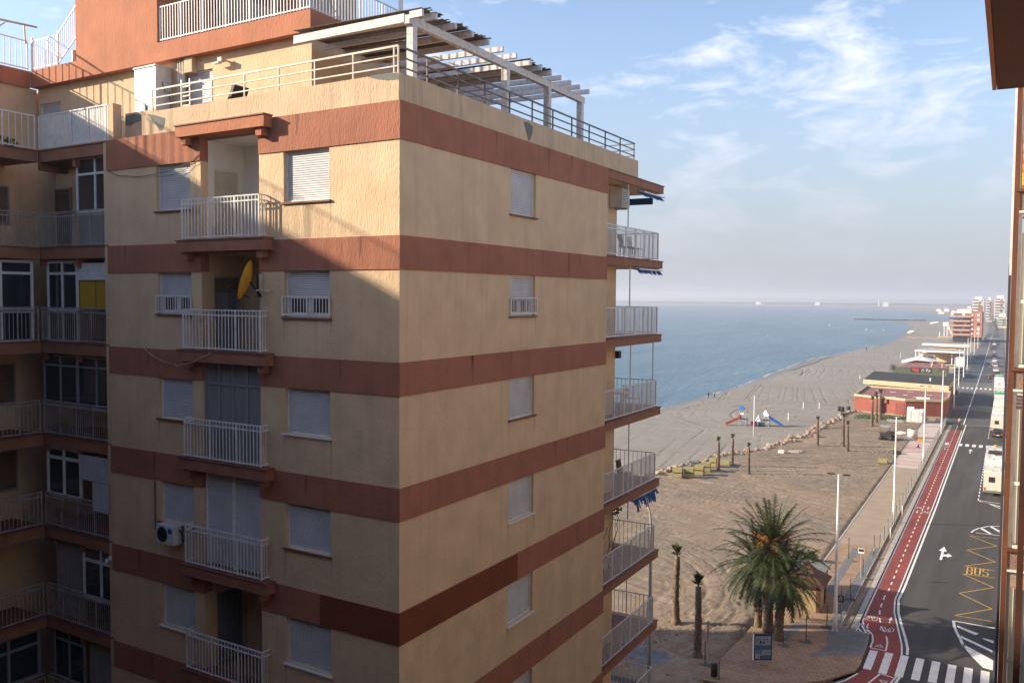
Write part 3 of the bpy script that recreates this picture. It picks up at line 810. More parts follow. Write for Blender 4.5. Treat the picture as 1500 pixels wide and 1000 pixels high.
sh = refine(SH)
m = MB(); m.sheet(sh + [(-30000, 3800), (-30000, -3000), (-75, -3000)], 0.012); struct('sea', m, 'sea')
wet = [(x + 3.2 + 1.2 * noise.noise(Vector((y * .03, 5, 0))), y) for x, y in refine(SH[:19], 1.0)]
m = MB(); m.sheet(wet + [(p[0] - 8, p[1]) for p in reversed(sh[:len(wet)])], 0.006); struct('wet_sand', m, 'wetsand')
# foam line: a thin broken strip just inside the water's edge
m = MB()
for i in range(0, 150):
    if random.random() < 0.35: continue
    (a, b), (c, d) = sh[i], sh[i + 1]
    if b < 60: continue
    w = random.uniform(0.1, 0.45)
    m.sheet([(a - w, b), (a, b), (c, d), (c - w, d)], 0.018)
struct('surf', m, mat('foam', (0.6, 0.6, 0.6), rough=0.7))
# raked beach as a displaced sheet, and the rutted plot inside the row of boulders
def line_x(y):                                  # course of the boulder row
    pts = [(-44, 60), (-38, 105), (-36, 113), (-34.6, 121), (-31.2, 130), (-29.3, 138), (-27.8, 157), (-26.4, 184), (-26, 230)]
    for (a, b), (c, d) in zip(pts, pts[1:]):
        if y <= d: return a + (c - a) * max(0, (y - b)) / (d - b)
    return -26
def hgt_soil(x, y):
    v = Vector((x, y, 0))
    a = max(0, min(1, 0.5 + 1.6 * noise.noise(v * 0.09)))
    ang = 0.9 + 1.3 * noise.noise(Vector((x * 0.022, y * 0.018, 3)))
    ca, sa = math.cos(ang), math.sin(ang)
    q, p_ = x * ca + y * sa, y * ca - x * sa
    rut = abs(noise.noise(Vector((q * 1.15, p_ * 0.045, 1))))
    rut2 = abs(noise.noise(Vector(((x * 0.3 + y * 0.95) * 0.9, (y * .3 - x * .95) * 0.035, 7))))
    h = 0.06 * noise.noise(v * 0.3) + 0.025 * noise.noise(v * 1.3) + 0.045 * max(0, noise.noise(v * 3.1)) * (0.4 + a)
    h -= 0.17 * max(0, 0.09 - rut) / 0.09 * a + 0.15 * max(0, 0.05 - rut2) / 0.05 * (1 - a)
    return 0.13 + h
def hgt_sand(x, y):
    v = Vector((x, y, 0))
    c = Vector((-36, 170, 0)) - v
    rr = c.length
    q = x + 0.19 * y + 3.5 * noise.noise(Vector((x * 0.012, y * 0.02, 9)))
    if rr < 26: q = q * (rr / 26) + rr * (1 - rr / 26) * 1.3
    g = noise.noise(Vector((q * 0.42, (y - 0.2 * x) * 0.010, 4)))
    g2 = noise.noise(Vector((q * 1.2, (y - 0.2 * x) * 0.03, 14)))
    h = -0.20 * max(0, 0.022 - abs(g)) / 0.022 * max(0, min(1, noise.noise(v * 0.03) * 2 + .7)) - 0.03 * max(0, 0.04 - abs(g2)) / 0.04 + 0.02 * noise.noise(v * 0.8)
    return 0.15 + h
def grid(name, x0f, x1f, y0, y1, nx, ny, hf, mt, z_edge=-0.11, ease=0.6):
    m = MB(); vs = []; fs = []
    for j in range(ny + 1):
        y = y0 + (y1 - y0) * j / ny
        xa, xb = x0f(y), x1f(y)
        for i in range(nx + 1):
            x = xa + (xb - xa) * i / nx
            e = min(1, min(i, nx - i, j, ny - j) / 3.0)
            vs.append((x, y, z_edge + (hf(x, y) - z_edge) * e if e < 1 else hf(x, y)))
    for j in range(ny):
        for i in range(nx):
            a = j * (nx + 1) + i
            fs.append((a, a + 1, a + nx + 2, a + nx + 1))
    m.add(vs, fs, True)
    return struct(name, m, mt)
grid('beach', lambda y: -57.5 + 0.8 * noise.noise(Vector((0, y * .03, 2))), lambda y: line_x(y) + 0.5, 70, 430, 190, 560, hgt_sand, 'sand')
grid('building_plot', lambda y: line_x(y) - 0.6, lambda y: -12.95 - (1.6 if y < 66 else 0), 47.5, 186, 170, 760, hgt_soil, 'soil')
m = MB(); m.sheet([(-57, 425), (-26, 425), (-33, 900), (-74, 900)], 0.0); m.sheet([(-46, 186), (-13, 186), (-14, 430), (-32, 430)], -0.05)
struct('beach', m, 'sand')

# carriageway, cycle lane
m = MB(); m.sheet([(-8.3, 176), (0.0, 176), (0.0, 46), (-8.3, 46)], 0.010); m.sheet([(-45, 46), (-8.3, 46), (-8.3, 53.2), (-10.5, 50.9), (-14.0, 49.2), (-18, 48.8), (-45, 49.8)], 0.010)
m.sheet([(-8.3, 53.2), (-8.3, 58.4), (-7.2, 56.2), (-7.4, 54.9)], 0.010)
struct('road', m, 'asphalt')
m = MB(); m.sheet([(-11.2, 176), (0.0, 176), (-1, 330), (-4, 700), (-13, 700), (-12.2, 330)], 0.010)
m.sheet([(-13, 700), (-4, 700), (-12, 1500), (-26, 1500)], 0.010)
struct('road', m, 'asphalt_old')
m = MB()
for y0, y1, x0, x1 in ((176.2, 199, -9.4, -2.6), (206, 240, -9.8, -2.4), (268, 296, -10.5, -3.6), (300, 332, -10.6, -3.4), (372, 410, -11, -3.4), (470, 560, -12, -4), (600, 655, -12.5, -5)):
    m.sheet([(x0, y0), (x1, y0 + 1), (x1 - .2, y1), (x0, y1 + 1)], 0.014)
struct('road_patch', m, 'asphalt_patch')
BL = [(-8.25, 168), (-8.2, 104), (-8.22, 72.7), (-8.22, 68), (-8.2, 64.6), (-7.9, 63.2), (-7.25, 62.1), (-7.1, 61), (-7.1, 59.8), (-7.0, 56.1), (-7.2, 55.2), (-7.7, 53.8), (-8.8, 52.1), (-10.6, 50.4), (-14, 48.9)]
BR = [(-6.55, 168), (-6.6, 104), (-6.74, 73.6), (-6.79, 70.3), (-6.53, 67.4), (-5.82, 63.4), (-5.45, 61.3), (-5.27, 59.5), (-5.2, 56.0), (-5.5, 54.2), (-6.2, 52), (-7.6, 50), (-9.8, 48.2), (-11, 47.4)]
m = MB(); m.sheet(BL + BR[::-1], 0.016); struct('cycle_lane', m, 'red_lane')
mk = MB()
def stroke(mb, pts, w, z=0.022):
    for (a, b), (c, d) in zip(pts, pts[1:]):
        L_ = math.hypot(c - a, d - b); nx, ny = -(d - b) / L_ * w / 2, (c - a) / L_ * w / 2
        ex, ey = (c - a) / L_ * w * 0.2, (d - b) / L_ * w * 0.2
        mb.sheet([(a - nx - ex, b - ny - ey), (c - nx + ex, d - ny + ey), (c + nx + ex, d + ny + ey), (a + nx - ex, b + ny - ey)], z)
stroke(mk, [(-8.25, 168)] + BL[1:9], 0.10)
stroke(mk, BL[10:], 0.10)
stroke(mk, [(a + 0.04, b) for a, b in BR[:8]], 0.10)
BO = [(-6.2, 176), (-6.25, 104), (-6.43, 73.8), (-6.52, 70.4), (-6.25, 67.6), (-5.75, 64.8), (-5.3, 62.5), (-5.02, 60.8), (-4.94, 59.7)]
stroke(mk, BO, 0.16)
stroke(mk, [(a + 0.05, b) for a, b in BR[8:]], 0.10); stroke(mk, [(-5.0, 55.9), (-5.2, 54.1), (-5.9, 51.8), (-7.3, 49.6)], 0.16)
struct('road_marking', mk, 'mark')
mk = MB()
y = 72.2
while y < 175:
    mk.sheet([(-7.46, y), (-7.36, y), (-7.36, y + 0.75), (-7.46, y + 0.75)], 0.022); y += 1.75
CD = [(-7.50, 71), (-7.48, 69), (-7.44, 67.4), (-7.26, 65.7), (-6.96, 64.1), (-6.44, 62.3), (-6.26, 61.3), (-6.17, 59.7)]
for i in range(5):
    (a, b), (c, d) = CD[i], CD[i + 1]
    stroke(mk, [(a, b), (a + (c - a) * .55, b + (d - b) * .55)], 0.10)
stroke(mk, CD[5:], 0.10)
stroke(mk, [(-7.05, 59.75), (-6.2, 59.7)], 0.10); stroke(mk, [(-5.95, 56.0 - .2), (-5.2, 55.6)], 0.10); stroke(mk, [(-6.05, 55.8), (-6.5, 54), (-7.5, 52)], 0.1)
# give-way triangles, two cycle emblems
def tri(x, y, s, k):
    stroke(mk, [(x - s, y), (x + s, y), (x, y + k * s * 1.8), (x - s, y)], 0.06)
tri(-6.63, 60.2, 0.22, 1); tri(-5.75, 54.9, 0.22, -1)
def emblem(x, y, k):
    for dx in (-0.26, 0.26):
        stroke(mk, [(x + dx + 0.17 * math.cos(t * math.pi / 4), y + 0.42 * math.sin(t * math.pi / 4)) for t in range(9)], 0.05)
    stroke(mk, [(x - .26, y), (x - .05, y + .5 * k), (x + .16, y + .5 * k), (x + .26, y)], 0.05); stroke(mk, [(x - .05, y + .5 * k), (x + .05, y), (x + .16, y + .5 * k)], 0.05)
    mk.sheet([(x - .13, y - 2.0 * k), (x + .13, y - 2.0 * k), (x, y - 2.7 * k)] if k > 0 else [(x - .13, y + 2.0), (x, y + 2.7), (x + .13, y + 2.0)], 0.022)
    stroke(mk, [(x, y - 1.3 * k), (x, y - 2.0 * k)], 0.07)
emblem(-7.78, 65.4, 1); emblem(-6.55, 63.7, -1)
emblem(-7.8, 103.0, 1); emblem(-6.95, 101.4, -1); emblem(-7.85, 148, 1)
struct('road_marking', mk, 'mark')
# zebra crossings
mk = MB()
for k in range(8):
    x = -7.05 + 0.882 * k
    y1_ = (59.35, 59.45, 59.47, 59.45, 59.42, 59.38, 59.37, 59.35)[k]; y0_ = (56.1, 55.9, 55.9, 55.9, 56.0, 56.2, 56.6, 57.0)[k]
    mk.sheet([(x, y0_), (x + 0.46, y0_), (x + 0.46, y1_), (x, y1_)], 0.026)
for k in range(8):
    x = -8.1 + 0.92 * k
    if k == 1: continue
    mk.sheet([(x, 150.1), (x + 0.5, 150.1), (x + 0.5, 152.6), (x, 152.6)], 0.026)
for k in range(9):
    mk.sheet([(-11 + k * 1.0, 248), (-10.5 + k * 1.0, 248), (-10.5 + k * 1.0, 252), (-11 + k * 1.0, 252)], 0.026)
struct('zebra_crossing', mk, 'mark')
mk = MB()
stroke(mk, [(-2.76, 67.7), (-0.30, 67.55)], 0.16); stroke(mk, [(-2.76, 67.7), (-2.66, 66.6), (-2.45, 65.4), (-2.2, 64.3), (-1.94, 63.0)], 0.18)
mk.sheet([(-2.1, 63.5), (-0.26, 61.4), (-0.26, 59.7), (-0.78, 59.85), (-1.35, 61.2), (-1.9, 62.8)], 0.022)
mk.sheet([(-2.50, 66.85), (-1.15, 65.9), (-1.38, 65.5), (-2.46, 66.5)], 0.022); mk.sheet([(-2.2, 64.95), (-0.33, 63.15), (-0.33, 62.75), (-2.17, 64.5)], 0.0225); mk.sheet([(-0.95, 65.2), (-0.3, 65.0), (-0.3, 64.5), (-0.87, 64.95)], 0.022)
stroke(mk, [(-2.6, 94.6), (-2.35, 95.8), (-2.0, 96.8), (-1.2, 98.1), (-0.1, 98.8)], 0.15); stroke(mk, [(-2.2, 94.7), (-0.2, 94.7)], 0.13)
stroke(mk, [(-1.9, 97.0), (-1.0, 95.0)], 0.3); stroke(mk, [(-1.0, 98.0), (-0.2, 96.2)], 0.3)
stroke(mk, [(-2.44, 110.1), (-1.3, 108.9), (-0.11, 106.8)], 0.14); stroke(mk, [(-2.44, 110.3), (-0.14, 109.7)], 0.14); stroke(mk, [(-2.0, 109.6), (-0.3, 108.2)], 0.22)
y = 110.4
while y < 260:
    if not (149 < y < 160): mk.sheet([(-2.50, y), (-2.38, y), (-2.38, y + 1.0), (-2.50, y + 1.0)], 0.022)
    y += 2.0
# turn arrow: ahead and right
mk.sheet([(-4.62, 83.2), (-4.42, 83.2), (-4.42, 84.45), (-4.1, 84.6), (-4.1, 84.2), (-3.72, 84.95), (-4.1, 85.7), (-4.1, 85.3), (-4.42, 85.1), (-4.42, 86.2), (-4.2, 86.2), (-4.52, 87.9), (-4.85, 86.2), (-4.62, 86.2)], 0.022)
mk.sheet([(-4.53, 143.6), (-4.38, 143.6), (-4.38, 146.2), (-4.15, 146.0), (-4.45, 147.8), (-4.78, 146.0), (-4.53, 146.2)], 0.022)
stroke(mk, [(-6.6, 176), (-7.2, 330), (-9.5, 650)], 0.16)
struct('road_marking', mk, 'mark')
mk = MB()
stroke(mk, [(-0.42, 93.4), (-2.67, 93.2), (-0.40, 90.5), (-2.67, 87.7), (-0.44, 84.9), (-2.65, 82.3), (-0.45, 82.1)], 0.09)
stroke(mk, [(-0.45, 79.9), (-2.70, 79.8), (-0.47, 77.2), (-2.70, 74.4), (-0.50, 71.73), (-2.72, 68.95), (-0.5, 68.9)], 0.09)
def letter(strokes, x, y, w, h):
    for s_ in strokes:
        stroke(mk, [(x + a * w, y + b * h) for a, b in s_], 0.13, 0.0225)
letter([[(0, 0), (0, 1)], [(0, 1), (.7, 1), (.95, .85), (.95, .65), (.7, .52), (0, .52)], [(.7, .52), (1, .38), (1, .14), (.7, 0), (0, 0)]], -2.42, 79.95, 0.36, 2.1)
letter([[(0, 1), (0, .2), (.25, 0), (.75, 0), (1, .2), (1, 1)]], -1.86, 80.05, 0.36, 2.1)
letter([[(1, .85), (.75, 1), (.25, 1), (0, .85), (0, .62), (.25, .52), (.75, .5), (1, .38), (1, .15), (.75, 0), (.25, 0), (0, .15)]], -1.28, 80.1, 0.36, 2.1)
struct('bus_stop_marking', mk, 'ymark')

# pavements, strip of dug ground
m = MB(); m.plan([(-12.9, 84), (-9.3, 84), (-9.3, 176), (-12.9, 176)], -0.05, 0.12); struct('pavement', m, 'pave_sand')
m = MB(); m.sheet([(-12.9, 126), (-9.6, 126), (-9.6, 176), (-12.9, 176)], 0.125); struct('pavement', m, 'pave_stripe')
m = MB(); m.plan([(-14.5, 57.3), (-14.9, 51.6), (-12.4, 51.9), (-9.9, 53.7), (-7.9, 54.4), (-7.35, 55.3), (-7.25, 56.3), (-7.3, 60.0), (-7.45, 62.0), (-8.9, 62.2), (-9.3, 62.9), (-9.3, 84), (-12.9, 84), (-12.9, 66), (-14.5, 62)], -0.05, 0.12)
m.plan([(-26, 49.9), (-18, 49.1), (-14.2, 49.6), (-12.2, 50.2), (-10.2, 51.6), (-8.8, 52.9), (-7.9, 54.39), (-9.91, 53.69), (-12.41, 51.89), (-14.91, 51.59), (-16.5, 52.0), (-18.5, 52.8), (-26, 54.2)], -0.05, 0.119)
struct('pavement', m, 'pave_tan')
m = MB()
m.sheet([(-26, 50.0), (-18.2, 49.3), (-17.0, 51.9), (-18.6, 52.6), (-26, 54.1)], 0.125)
m.sheet([(-10.2, 56.2), (-9.5, 58.2), (-10.0, 61.9), (-9.4, 62.1), (-7.5, 61.9), (-7.35, 59.8), (-7.3, 58.0)], 0.125)
m.sheet([(-10.1, 62.2), (-9.35, 62.2), (-9.35, 84), (-9.95, 84)], 0.125)
m.sheet([(-11.5, 69.5), (-10.9, 69.5), (-10.9, 83), (-11.5, 83)], 0.125)
m.sheet([(-12.6, 58.1), (-12.0, 57.7), (-11.3, 61.6), (-12.0, 61.8)], 0.125)
struct('pavement', m, 'pave_grey')
m = MB(); m.sheet([(-9.3, 62.9), (-8.8, 62.4), (-8.7, 84), (-8.75, 168), (-9.3, 168)], 0.02); struct('dug_strip', m, 'trench')
m = MB()
m.plan([(-8.7, 62.5), (-8.35, 62.5), (-8.35, 168), (-8.7, 168)], -0.05, 0.10); m.plan([(-9.36, 62.9), (-9.301, 62.9), (-9.301, 168), (-9.36, 168)], -0.05, 0.135)
m.plan([(-13.05, 70), (-12.901, 70), (-12.901, 176), (-13.05, 176)], -0.05, 0.14)
struct('kerb', m, 'kerb')
mk = MB(); stroke(mk, [(-8.28, 64.05), (-7.32, 62.35), (-8.3, 62.3), (-8.28, 64.05)], 0.09); stroke(mk, [(-8.1, 63.5), (-7.7, 62.4)], 0.12); stroke(mk, [(-8.25, 62.95), (-8.0, 62.4)], 0.12); struct('road_marking', mk, 'mark')
m = MB(); m.plan([(-0.15, 40), (0.0, 40), (0.0, 700), (-0.15, 700)], -0.05, 0.13); struct('kerb', m, 'kerb')
m = MB(); m.plan([(0.001, 40), (3, 40), (3, 700), (0.001, 700)], -0.05, 0.12); struct('pavement', m, 'pave_tan')
m = MB(); m.sheet([(-26, 176.3), (-11.3, 176.3), (-12.6, 330), (-14, 520), (-30, 520), (-22, 330)], 0.008); struct('pavement', m, 'pave_sand')
# drain covers and patches on the road

# ================================================================== VEGETATION
M['trunk'] = mat('palm trunk', (0.10, 0.07, 0.05), (0.20, 0.15, 0.11), rough=0.95, ns=5, stretch=(1, 1, 2.5), bs=1.0, bscale=9, bdist=0.06)
M['boots'] = mat('palm leaf boots', (0.26, 0.14, 0.07), (0.17, 0.10, 0.06), rough=0.95, ns=9, bs=0.8, bscale=14)
M['frond'] = mat('date palm leaf', (0.026, 0.042, 0.014), (0.060, 0.074, 0.026), rough=0.55, ns=1.2, detail=4)
M['frond_dry'] = mat('dry palm leaf', (0.20, 0.16, 0.075), (0.12, 0.11, 0.05), rough=0.8, ns=2)
M['fruit'] = mat('orange date stalks', (0.40, 0.14, 0.03), (0.26, 0.10, 0.03), rough=0.7, ns=6)
M['fan'] = mat('fan palm leaf', (0.040, 0.062, 0.016), (0.08, 0.10, 0.03), rough=0.6, ns=6)

def frond(mb, o, az, el, ln, droop, rng, dens=44, lw=0.38):
    """one feather leaf: a drooping rib with paired narrow leaflets"""
    o = Vector(o); pts = []; d = Vector((math.cos(az) * math.cos(el), math.sin(az) * math.cos(el), math.sin(el)))
    p = o.copy(); st = ln / 12
    for k in range(13):
        pts.append(p.copy()); p = p + d * st
        d = (d + Vector((0, 0, -droop * (0.5 + k / 12)))).normalized()
    mb.tube(pts, 0.030, 4, 0.006, cap=False)
    side0 = Vector((-math.sin(az), math.cos(az), 0))
    for j in range(dens):
        t = 0.10 + 0.90 * j / (dens - 1)
        k = min(11, int(t * 12)); q = pts[k].lerp(pts[k + 1], t * 12 - k)
        dr = (pts[k + 1] - pts[k]).normalized()
        L_ = lw * (0.55 + 0.9 * math.sin(math.pi * min(1, t * 0.9 + 0.12))) * rng.uniform(0.85, 1.15)
        for sgn in (-1, 1):
            v = (side0 * sgn * 0.75 + dr * 0.75 + Vector((0, 0, rng.uniform(-0.45, 0.25)))).normalized()
            e = q + v * L_ + Vector((0, 0, -0.10 * L_))
            w = dr * 0.030
            mb.add([q - w, q + w, e], [(0, 1, 2)])

def date_palm(label, loc, h, nf, ln, seed, fruit=True, lean=(0, 0), r=0.26, low=-0.9):
    rng = random.Random(seed)
    t = thing('date_palm', label, 'palm tree', loc, 'clump of tall date palms')
    tr = MB(); base = Vector(loc); pts = []; rs = []
    for k in range(15):
        u_ = k / 14
        pts.append(base + Vector((lean[0] * u_ * u_, lean[1] * u_ * u_, h * u_ - 0.1)))
        rs.append(r * (1.30 - 0.35 * min(1, u_ * 4)) * (1 + 0.10 * (k % 2)))
    tr.tube(pts, rs, 12)
    for k in range(int(h * 24)):                # old leaf bases
        u_ = rng.uniform(0.05, 1.0); a = k * 2.4; rr = r * 1.02
        c = base + Vector((lean[0] * u_ * u_, lean[1] * u_ * u_, h * u_)); dv = Vector((math.cos(a), math.sin(a), 0))
        s_ = Vector((-dv.y, dv.x, 0)) * 0.055; q = c + dv * rr
        tr.add([q - s_, q + s_, q + dv * 0.07 + Vector((0, 0, 0.13)), c + dv * (rr * 0.7) + Vector((0, 0, 0.10))], [(0, 1, 2), (0, 2, 3), (1, 3, 2)])
    part('trunk', tr, 'trunk', t)
    top = pts[-1]
    cr = MB(); dry = MB()
    for k in range(nf):
        f_ = k / nf
        az = k * 2.39996 + rng.uniform(-.2, .2)
        el = 1.45 - (1.45 - low) * (f_ ** 0.85) + rng.uniform(-.1, .1)
        L_ = ln * (0.80 + 0.25 * math.sin(math.pi * f_)) * rng.uniform(0.9, 1.08)
        o = top + Vector((math.cos(az), math.sin(az), 0)) * 0.18 + Vector((0, 0, 0.3 - 0.7 * f_))
        frond(dry if (f_ > 0.80 and rng.random() < 0.35) else cr, o, az, el, L_, 0.062 + 0.06 * f_, rng)
    part('crown', cr, 'frond', t)
    part('dry_leaves', dry, 'frond_dry', t)
    if fruit:
        fr = MB()
        for k in range(22):
            az = k * 2.4 + rng.uniform(-.3, .3); el = rng.uniform(-0.1, 0.9); L_ = rng.uniform(0.8, 1.35)
            p0 = top + Vector((0, 0, 0.25)); d = Vector((math.cos(az) * math.cos(el), math.sin(az) * math.cos(el), math.sin(el)))
            e = p0 + d * L_
            fr.tube([p0, e], 0.03, 4)
            for _ in range(16):
                v = Vector((rng.uniform(-.3, .3), rng.uniform(-.3, .3), rng.uniform(-.45, .05)))
                fr.tube([e, e + v], 0.012, 3, cap=False)
        part('fruit_stalk', fr, 'fruit', t)
    return t
date_palm('tallest date palm, its crown glowing with orange date stalks above the corner paving', (-13.3, 58.9, 0.05), 5.7, 84, 3.7, 3, True, (0.1, 0.3), 0.30, -1.2)
date_palm('short right hand date palm whose dark crown hides the kiosk roof', (-12.4, 57.9, 0.05), 4.2, 54, 2.6, 5, False, (0.3, 0.6), 0.27, -1.1)
date_palm('slimmer left date palm with fronds hanging low behind the map board', (-14.1, 59.6, 0.05), 4.4, 60, 3.0, 8, False, (-0.2, 0.3), 0.22, -1.3)

def young_palm(label, cat_group, h=5.5, seed=1, name='young_fan_palm'):
    rng = random.Random(seed)
    t = thing(name, label, 'palm tree', (0, 0, 0), cat_group)
    tr = MB(); pts = []; rs = []
    for k in range(19):
        u_ = k / 18
        pts.append((0.05 * math.sin(u_ * 3), 0.03 * math.sin(u_ * 5), (h - 0.85) * u_ - 0.05))
        rs.append((0.31 - 0.08 * min(1, u_ * 3) - 0.06 * u_) * (1 + 0.13 * rng.uniform(-1, 1)))
    tr.tube(pts, rs, 9)
    for k in range(150):
        u_ = rng.uniform(0.02, 0.72); a = k * 2.4; c = Vector((0.05 * math.sin(u_ * 3), 0, (h - .85) * u_)); dv = Vector((math.cos(a), math.sin(a), 0))
        rr = 0.235 - 0.06 * u_; q = c + dv * rr; s_ = Vector((-dv.y, dv.x, 0)) * 0.05
        tr.add([q - s_, q + s_, q + dv * rng.uniform(.04, .1) + Vector((0, 0, 0.12))], [(0, 1, 2)])
    part('trunk', tr, 'trunk', t)
    bo = MB(); bo.tube([(0, 0, h * 0.60), (0, 0, h * 0.66), (0.01, 0, h * 0.74), (0.0, 0, h * 0.86)], [0.15, 0.17, 0.12, 0.05], 8)
    for k in range(40):
        z = h * rng.uniform(.60, .80); a = k * 2.4; dv = Vector((math.cos(a), math.sin(a), 0)); s_ = Vector((-dv.y, dv.x, 0)) * 0.035
        q = Vector((0, 0, z)) + dv * (0.16 - (z / h - .6) * .3); bo.add([q - s_, q + s_, q + dv * .05 + Vector((0, 0, .16))], [(0, 1, 2)])
    part('leaf_boots', bo, 'boots', t)
    cr = MB(); c = Vector((0, 0, h * 0.86))
    for k in range(54):                       # leaves tied up in a tight brush
        az = k * 2.4; sp = rng.uniform(0.02, 0.65); L_ = rng.uniform(0.5, 0.95)
        d = Vector((math.cos(az) * sp, math.sin(az) * sp, 1 if k % 3 else 0.1)).normalized()
        L_ *= 0.85 if k % 3 else 0.55
        s_ = Vector((-math.sin(az), math.cos(az), 0)); q = c + d * L_ * 0.45
        cr.tube([c, q], 0.012, 3, cap=False)
        for j in range(9):
            f_ = (j - 4) / 4
            v = (d + s_ * f_ * 0.8 + Vector((math.cos(az), math.sin(az), 0)) * (0.15 - abs(f_) * 0.1)).normalized()
            w = s_.cross(v) * 0.015 + s_ * 0.04
            cr.add([q - w, q + w, q + v * L_ * rng.uniform(.5, .75) * (1 - 0.3 * abs(f_))], [(0, 1, 2)])
    part('crown', cr, 'fan', t)
    return t
YG = 'newly planted fan palms with tied crowns'
yp = young_palm('newly planted fan palm nearest the map board, its whole trunk dark in shade', YG, 5.3, 2)
yp.location = (-16.1, 52.6, 0.05); yp.rotation_euler = (0, 0, 0.4)
for (x, y, s_, lb) in [(-19.05, 57.4, 1.04, 'newly planted fan palm with red brown boots, lit trunk, left of the dark one'),
                       (-31.9, 111.8, 0.84, 'newly planted fan palm beside the biggest stack of yellow slabs'),
                       (-31.1, 115.5, 0.83, 'newly planted fan palm behind the small yellow slab stack'),
                       (-28.0, 111.6, 0.76, 'newly planted fan palm standing alone right of the slab stacks'),
                       (-24.5, 138.2, 0.86, 'newly planted fan palm where the boulder row bends towards the playground'),
                       (-21.1, 139.6, 0.98, 'rear palm of the close pair in the middle of the plot'),
                       (-19.9, 135.6, 0.86, 'front palm of the close pair in the middle of the plot'),
                       (-20.3, 164.8, 1.02, 'left and nearest palm of the three by the green weeds'),
                       (-20.2, 170.0, 0.95, 'middle palm of the three by the green weeds'),
                       (-20.1, 174.4, 1.08, 'farthest palm of the three, closest to the red wall')]:
    copy_tree(yp, (x, y, 0.05), random.uniform(0, 6), lb, sc=s_)

def bushy_palm(label, loc, h, seed, nf=34, ln=1.3):
    rng = random.Random(seed); t = thing('fan_palm', label, 'palm tree', loc)
    tr = MB(); b = Vector(loc); tr.tube([b, b + Vector((0, 0, h))], 0.16, 7, 0.12); part('trunk', tr, 'trunk', t)
    cr = MB()
    for k in range(nf):
        frond(cr, b + Vector((0, 0, h)), k * 2.4, 1.2 - 1.9 * k / nf, ln, 0.12, rng, 12, 0.35)
    part('crown', cr, 'fan', t); return t
bushy_palm('bushy fan palm at the left end of the screened terrace', (-28.2, 272, 0), 2.8, 4, 40, 1.7)

def leafy(mb, c, rx, ry, rz, n, s, rng):
    for _ in range(n):
        a, b_ = rng.uniform(0, 6.28), math.acos(rng.uniform(-1, 1)); q = rng.uniform(0.55, 1.0)
        p = Vector((c[0] + rx * q * math.sin(b_) * math.cos(a), c[1] + ry * q * math.sin(b_) * math.sin(a), c[2] + rz * q * math.cos(b_)))
        u_ = Vector((rng.uniform(-1, 1), rng.uniform(-1, 1), rng.uniform(-1, 1))).normalized() * s
        v_ = u_.cross(Vector((rng.uniform(-1, 1), rng.uniform(-1, 1), 0.3))).normalized() * s * 0.6
        mb.add([p - u_, p + v_, p + u_, p - v_], [(0, 1, 2, 3)])
M['courtyard'] = mat('courtyard floor', (0.09, 0.085, 0.08), (0.07, 0.065, 0.06), ns=1)
m = MB(); m.sheet([(-25, -3), (-1, -3), (-1, 40), (-25, 40)], 0.03); struct('courtyard', m, 'courtyard')  # dark floor added out of view to cut light bouncing off the yard
M['leaf'] = mat('green leaves', (0.06, 0.10, 0.03), (0.10, 0.14, 0.05), rough=0.7, ns=3)
M['weeds'] = mat('green weeds', (0.07, 0.12, 0.035), (0.12, 0.15, 0.06), rough=0.8, ns=2)
rng = random.Random(5)
w = MB()
for k in range(2600):
    x = rng.uniform(-24.5, -13.2); y = 178.0 + rng.gauss(0, 1.4) + (x + 19) * 0.3
    leafy(w, (x, y, 0.16), 0.3, 0.3, 0.22, 2, 0.16, rng)
single('weeds', w, 'weeds', 'strip of low green weeds along the foot of the red wall', 'weeds', (0, 0, 0), kind='stuff')
w = MB(); leafy(w, (-14.0, 76.6, 0.55), 0.7, 0.6, 0.5, 260, 0.14, rng)
w.tube([(-14, 76.6, 0), (-14.1, 76.6, 0.5)], 0.04, 5)
single('shrub', w, 'leaf', 'small green shrub behind the kiosk beside the promenade', 'shrub', (-14.0, 76.6, 0))
w = MB(); leafy(w, (-21.8, 292, 1.6), 2.6, 1.2, 1.3, 420, 0.35, rng); w.tube([(-21.8, 292, 0), (-21.8, 292, 1.2)], 0.15, 5)
single('shrub', w, 'leaf', 'large green shrub between the screened terrace and the white pergola', 'shrub', (-21.8, 292, 0))
w = MB()
for k in range(1500):
    x = rng.uniform(-30, -18); y = rng.uniform(49.5, 56.5)
    if noise.noise(Vector((x * .5, y * .5, 2))) < 0.05: continue
    leafy(w, (x, y, 0.14), 0.12, 0.12, 0.10, 1, 0.07, rng)
single('dry_grass', w, mat('dry grass tufts', (0.10, 0.10, 0.055), (0.16, 0.14, 0.08), ns=3), 'sparse dark tufts of dry grass on the shaded corner of the plot', 'grass', (0, 0, 0), kind='stuff')

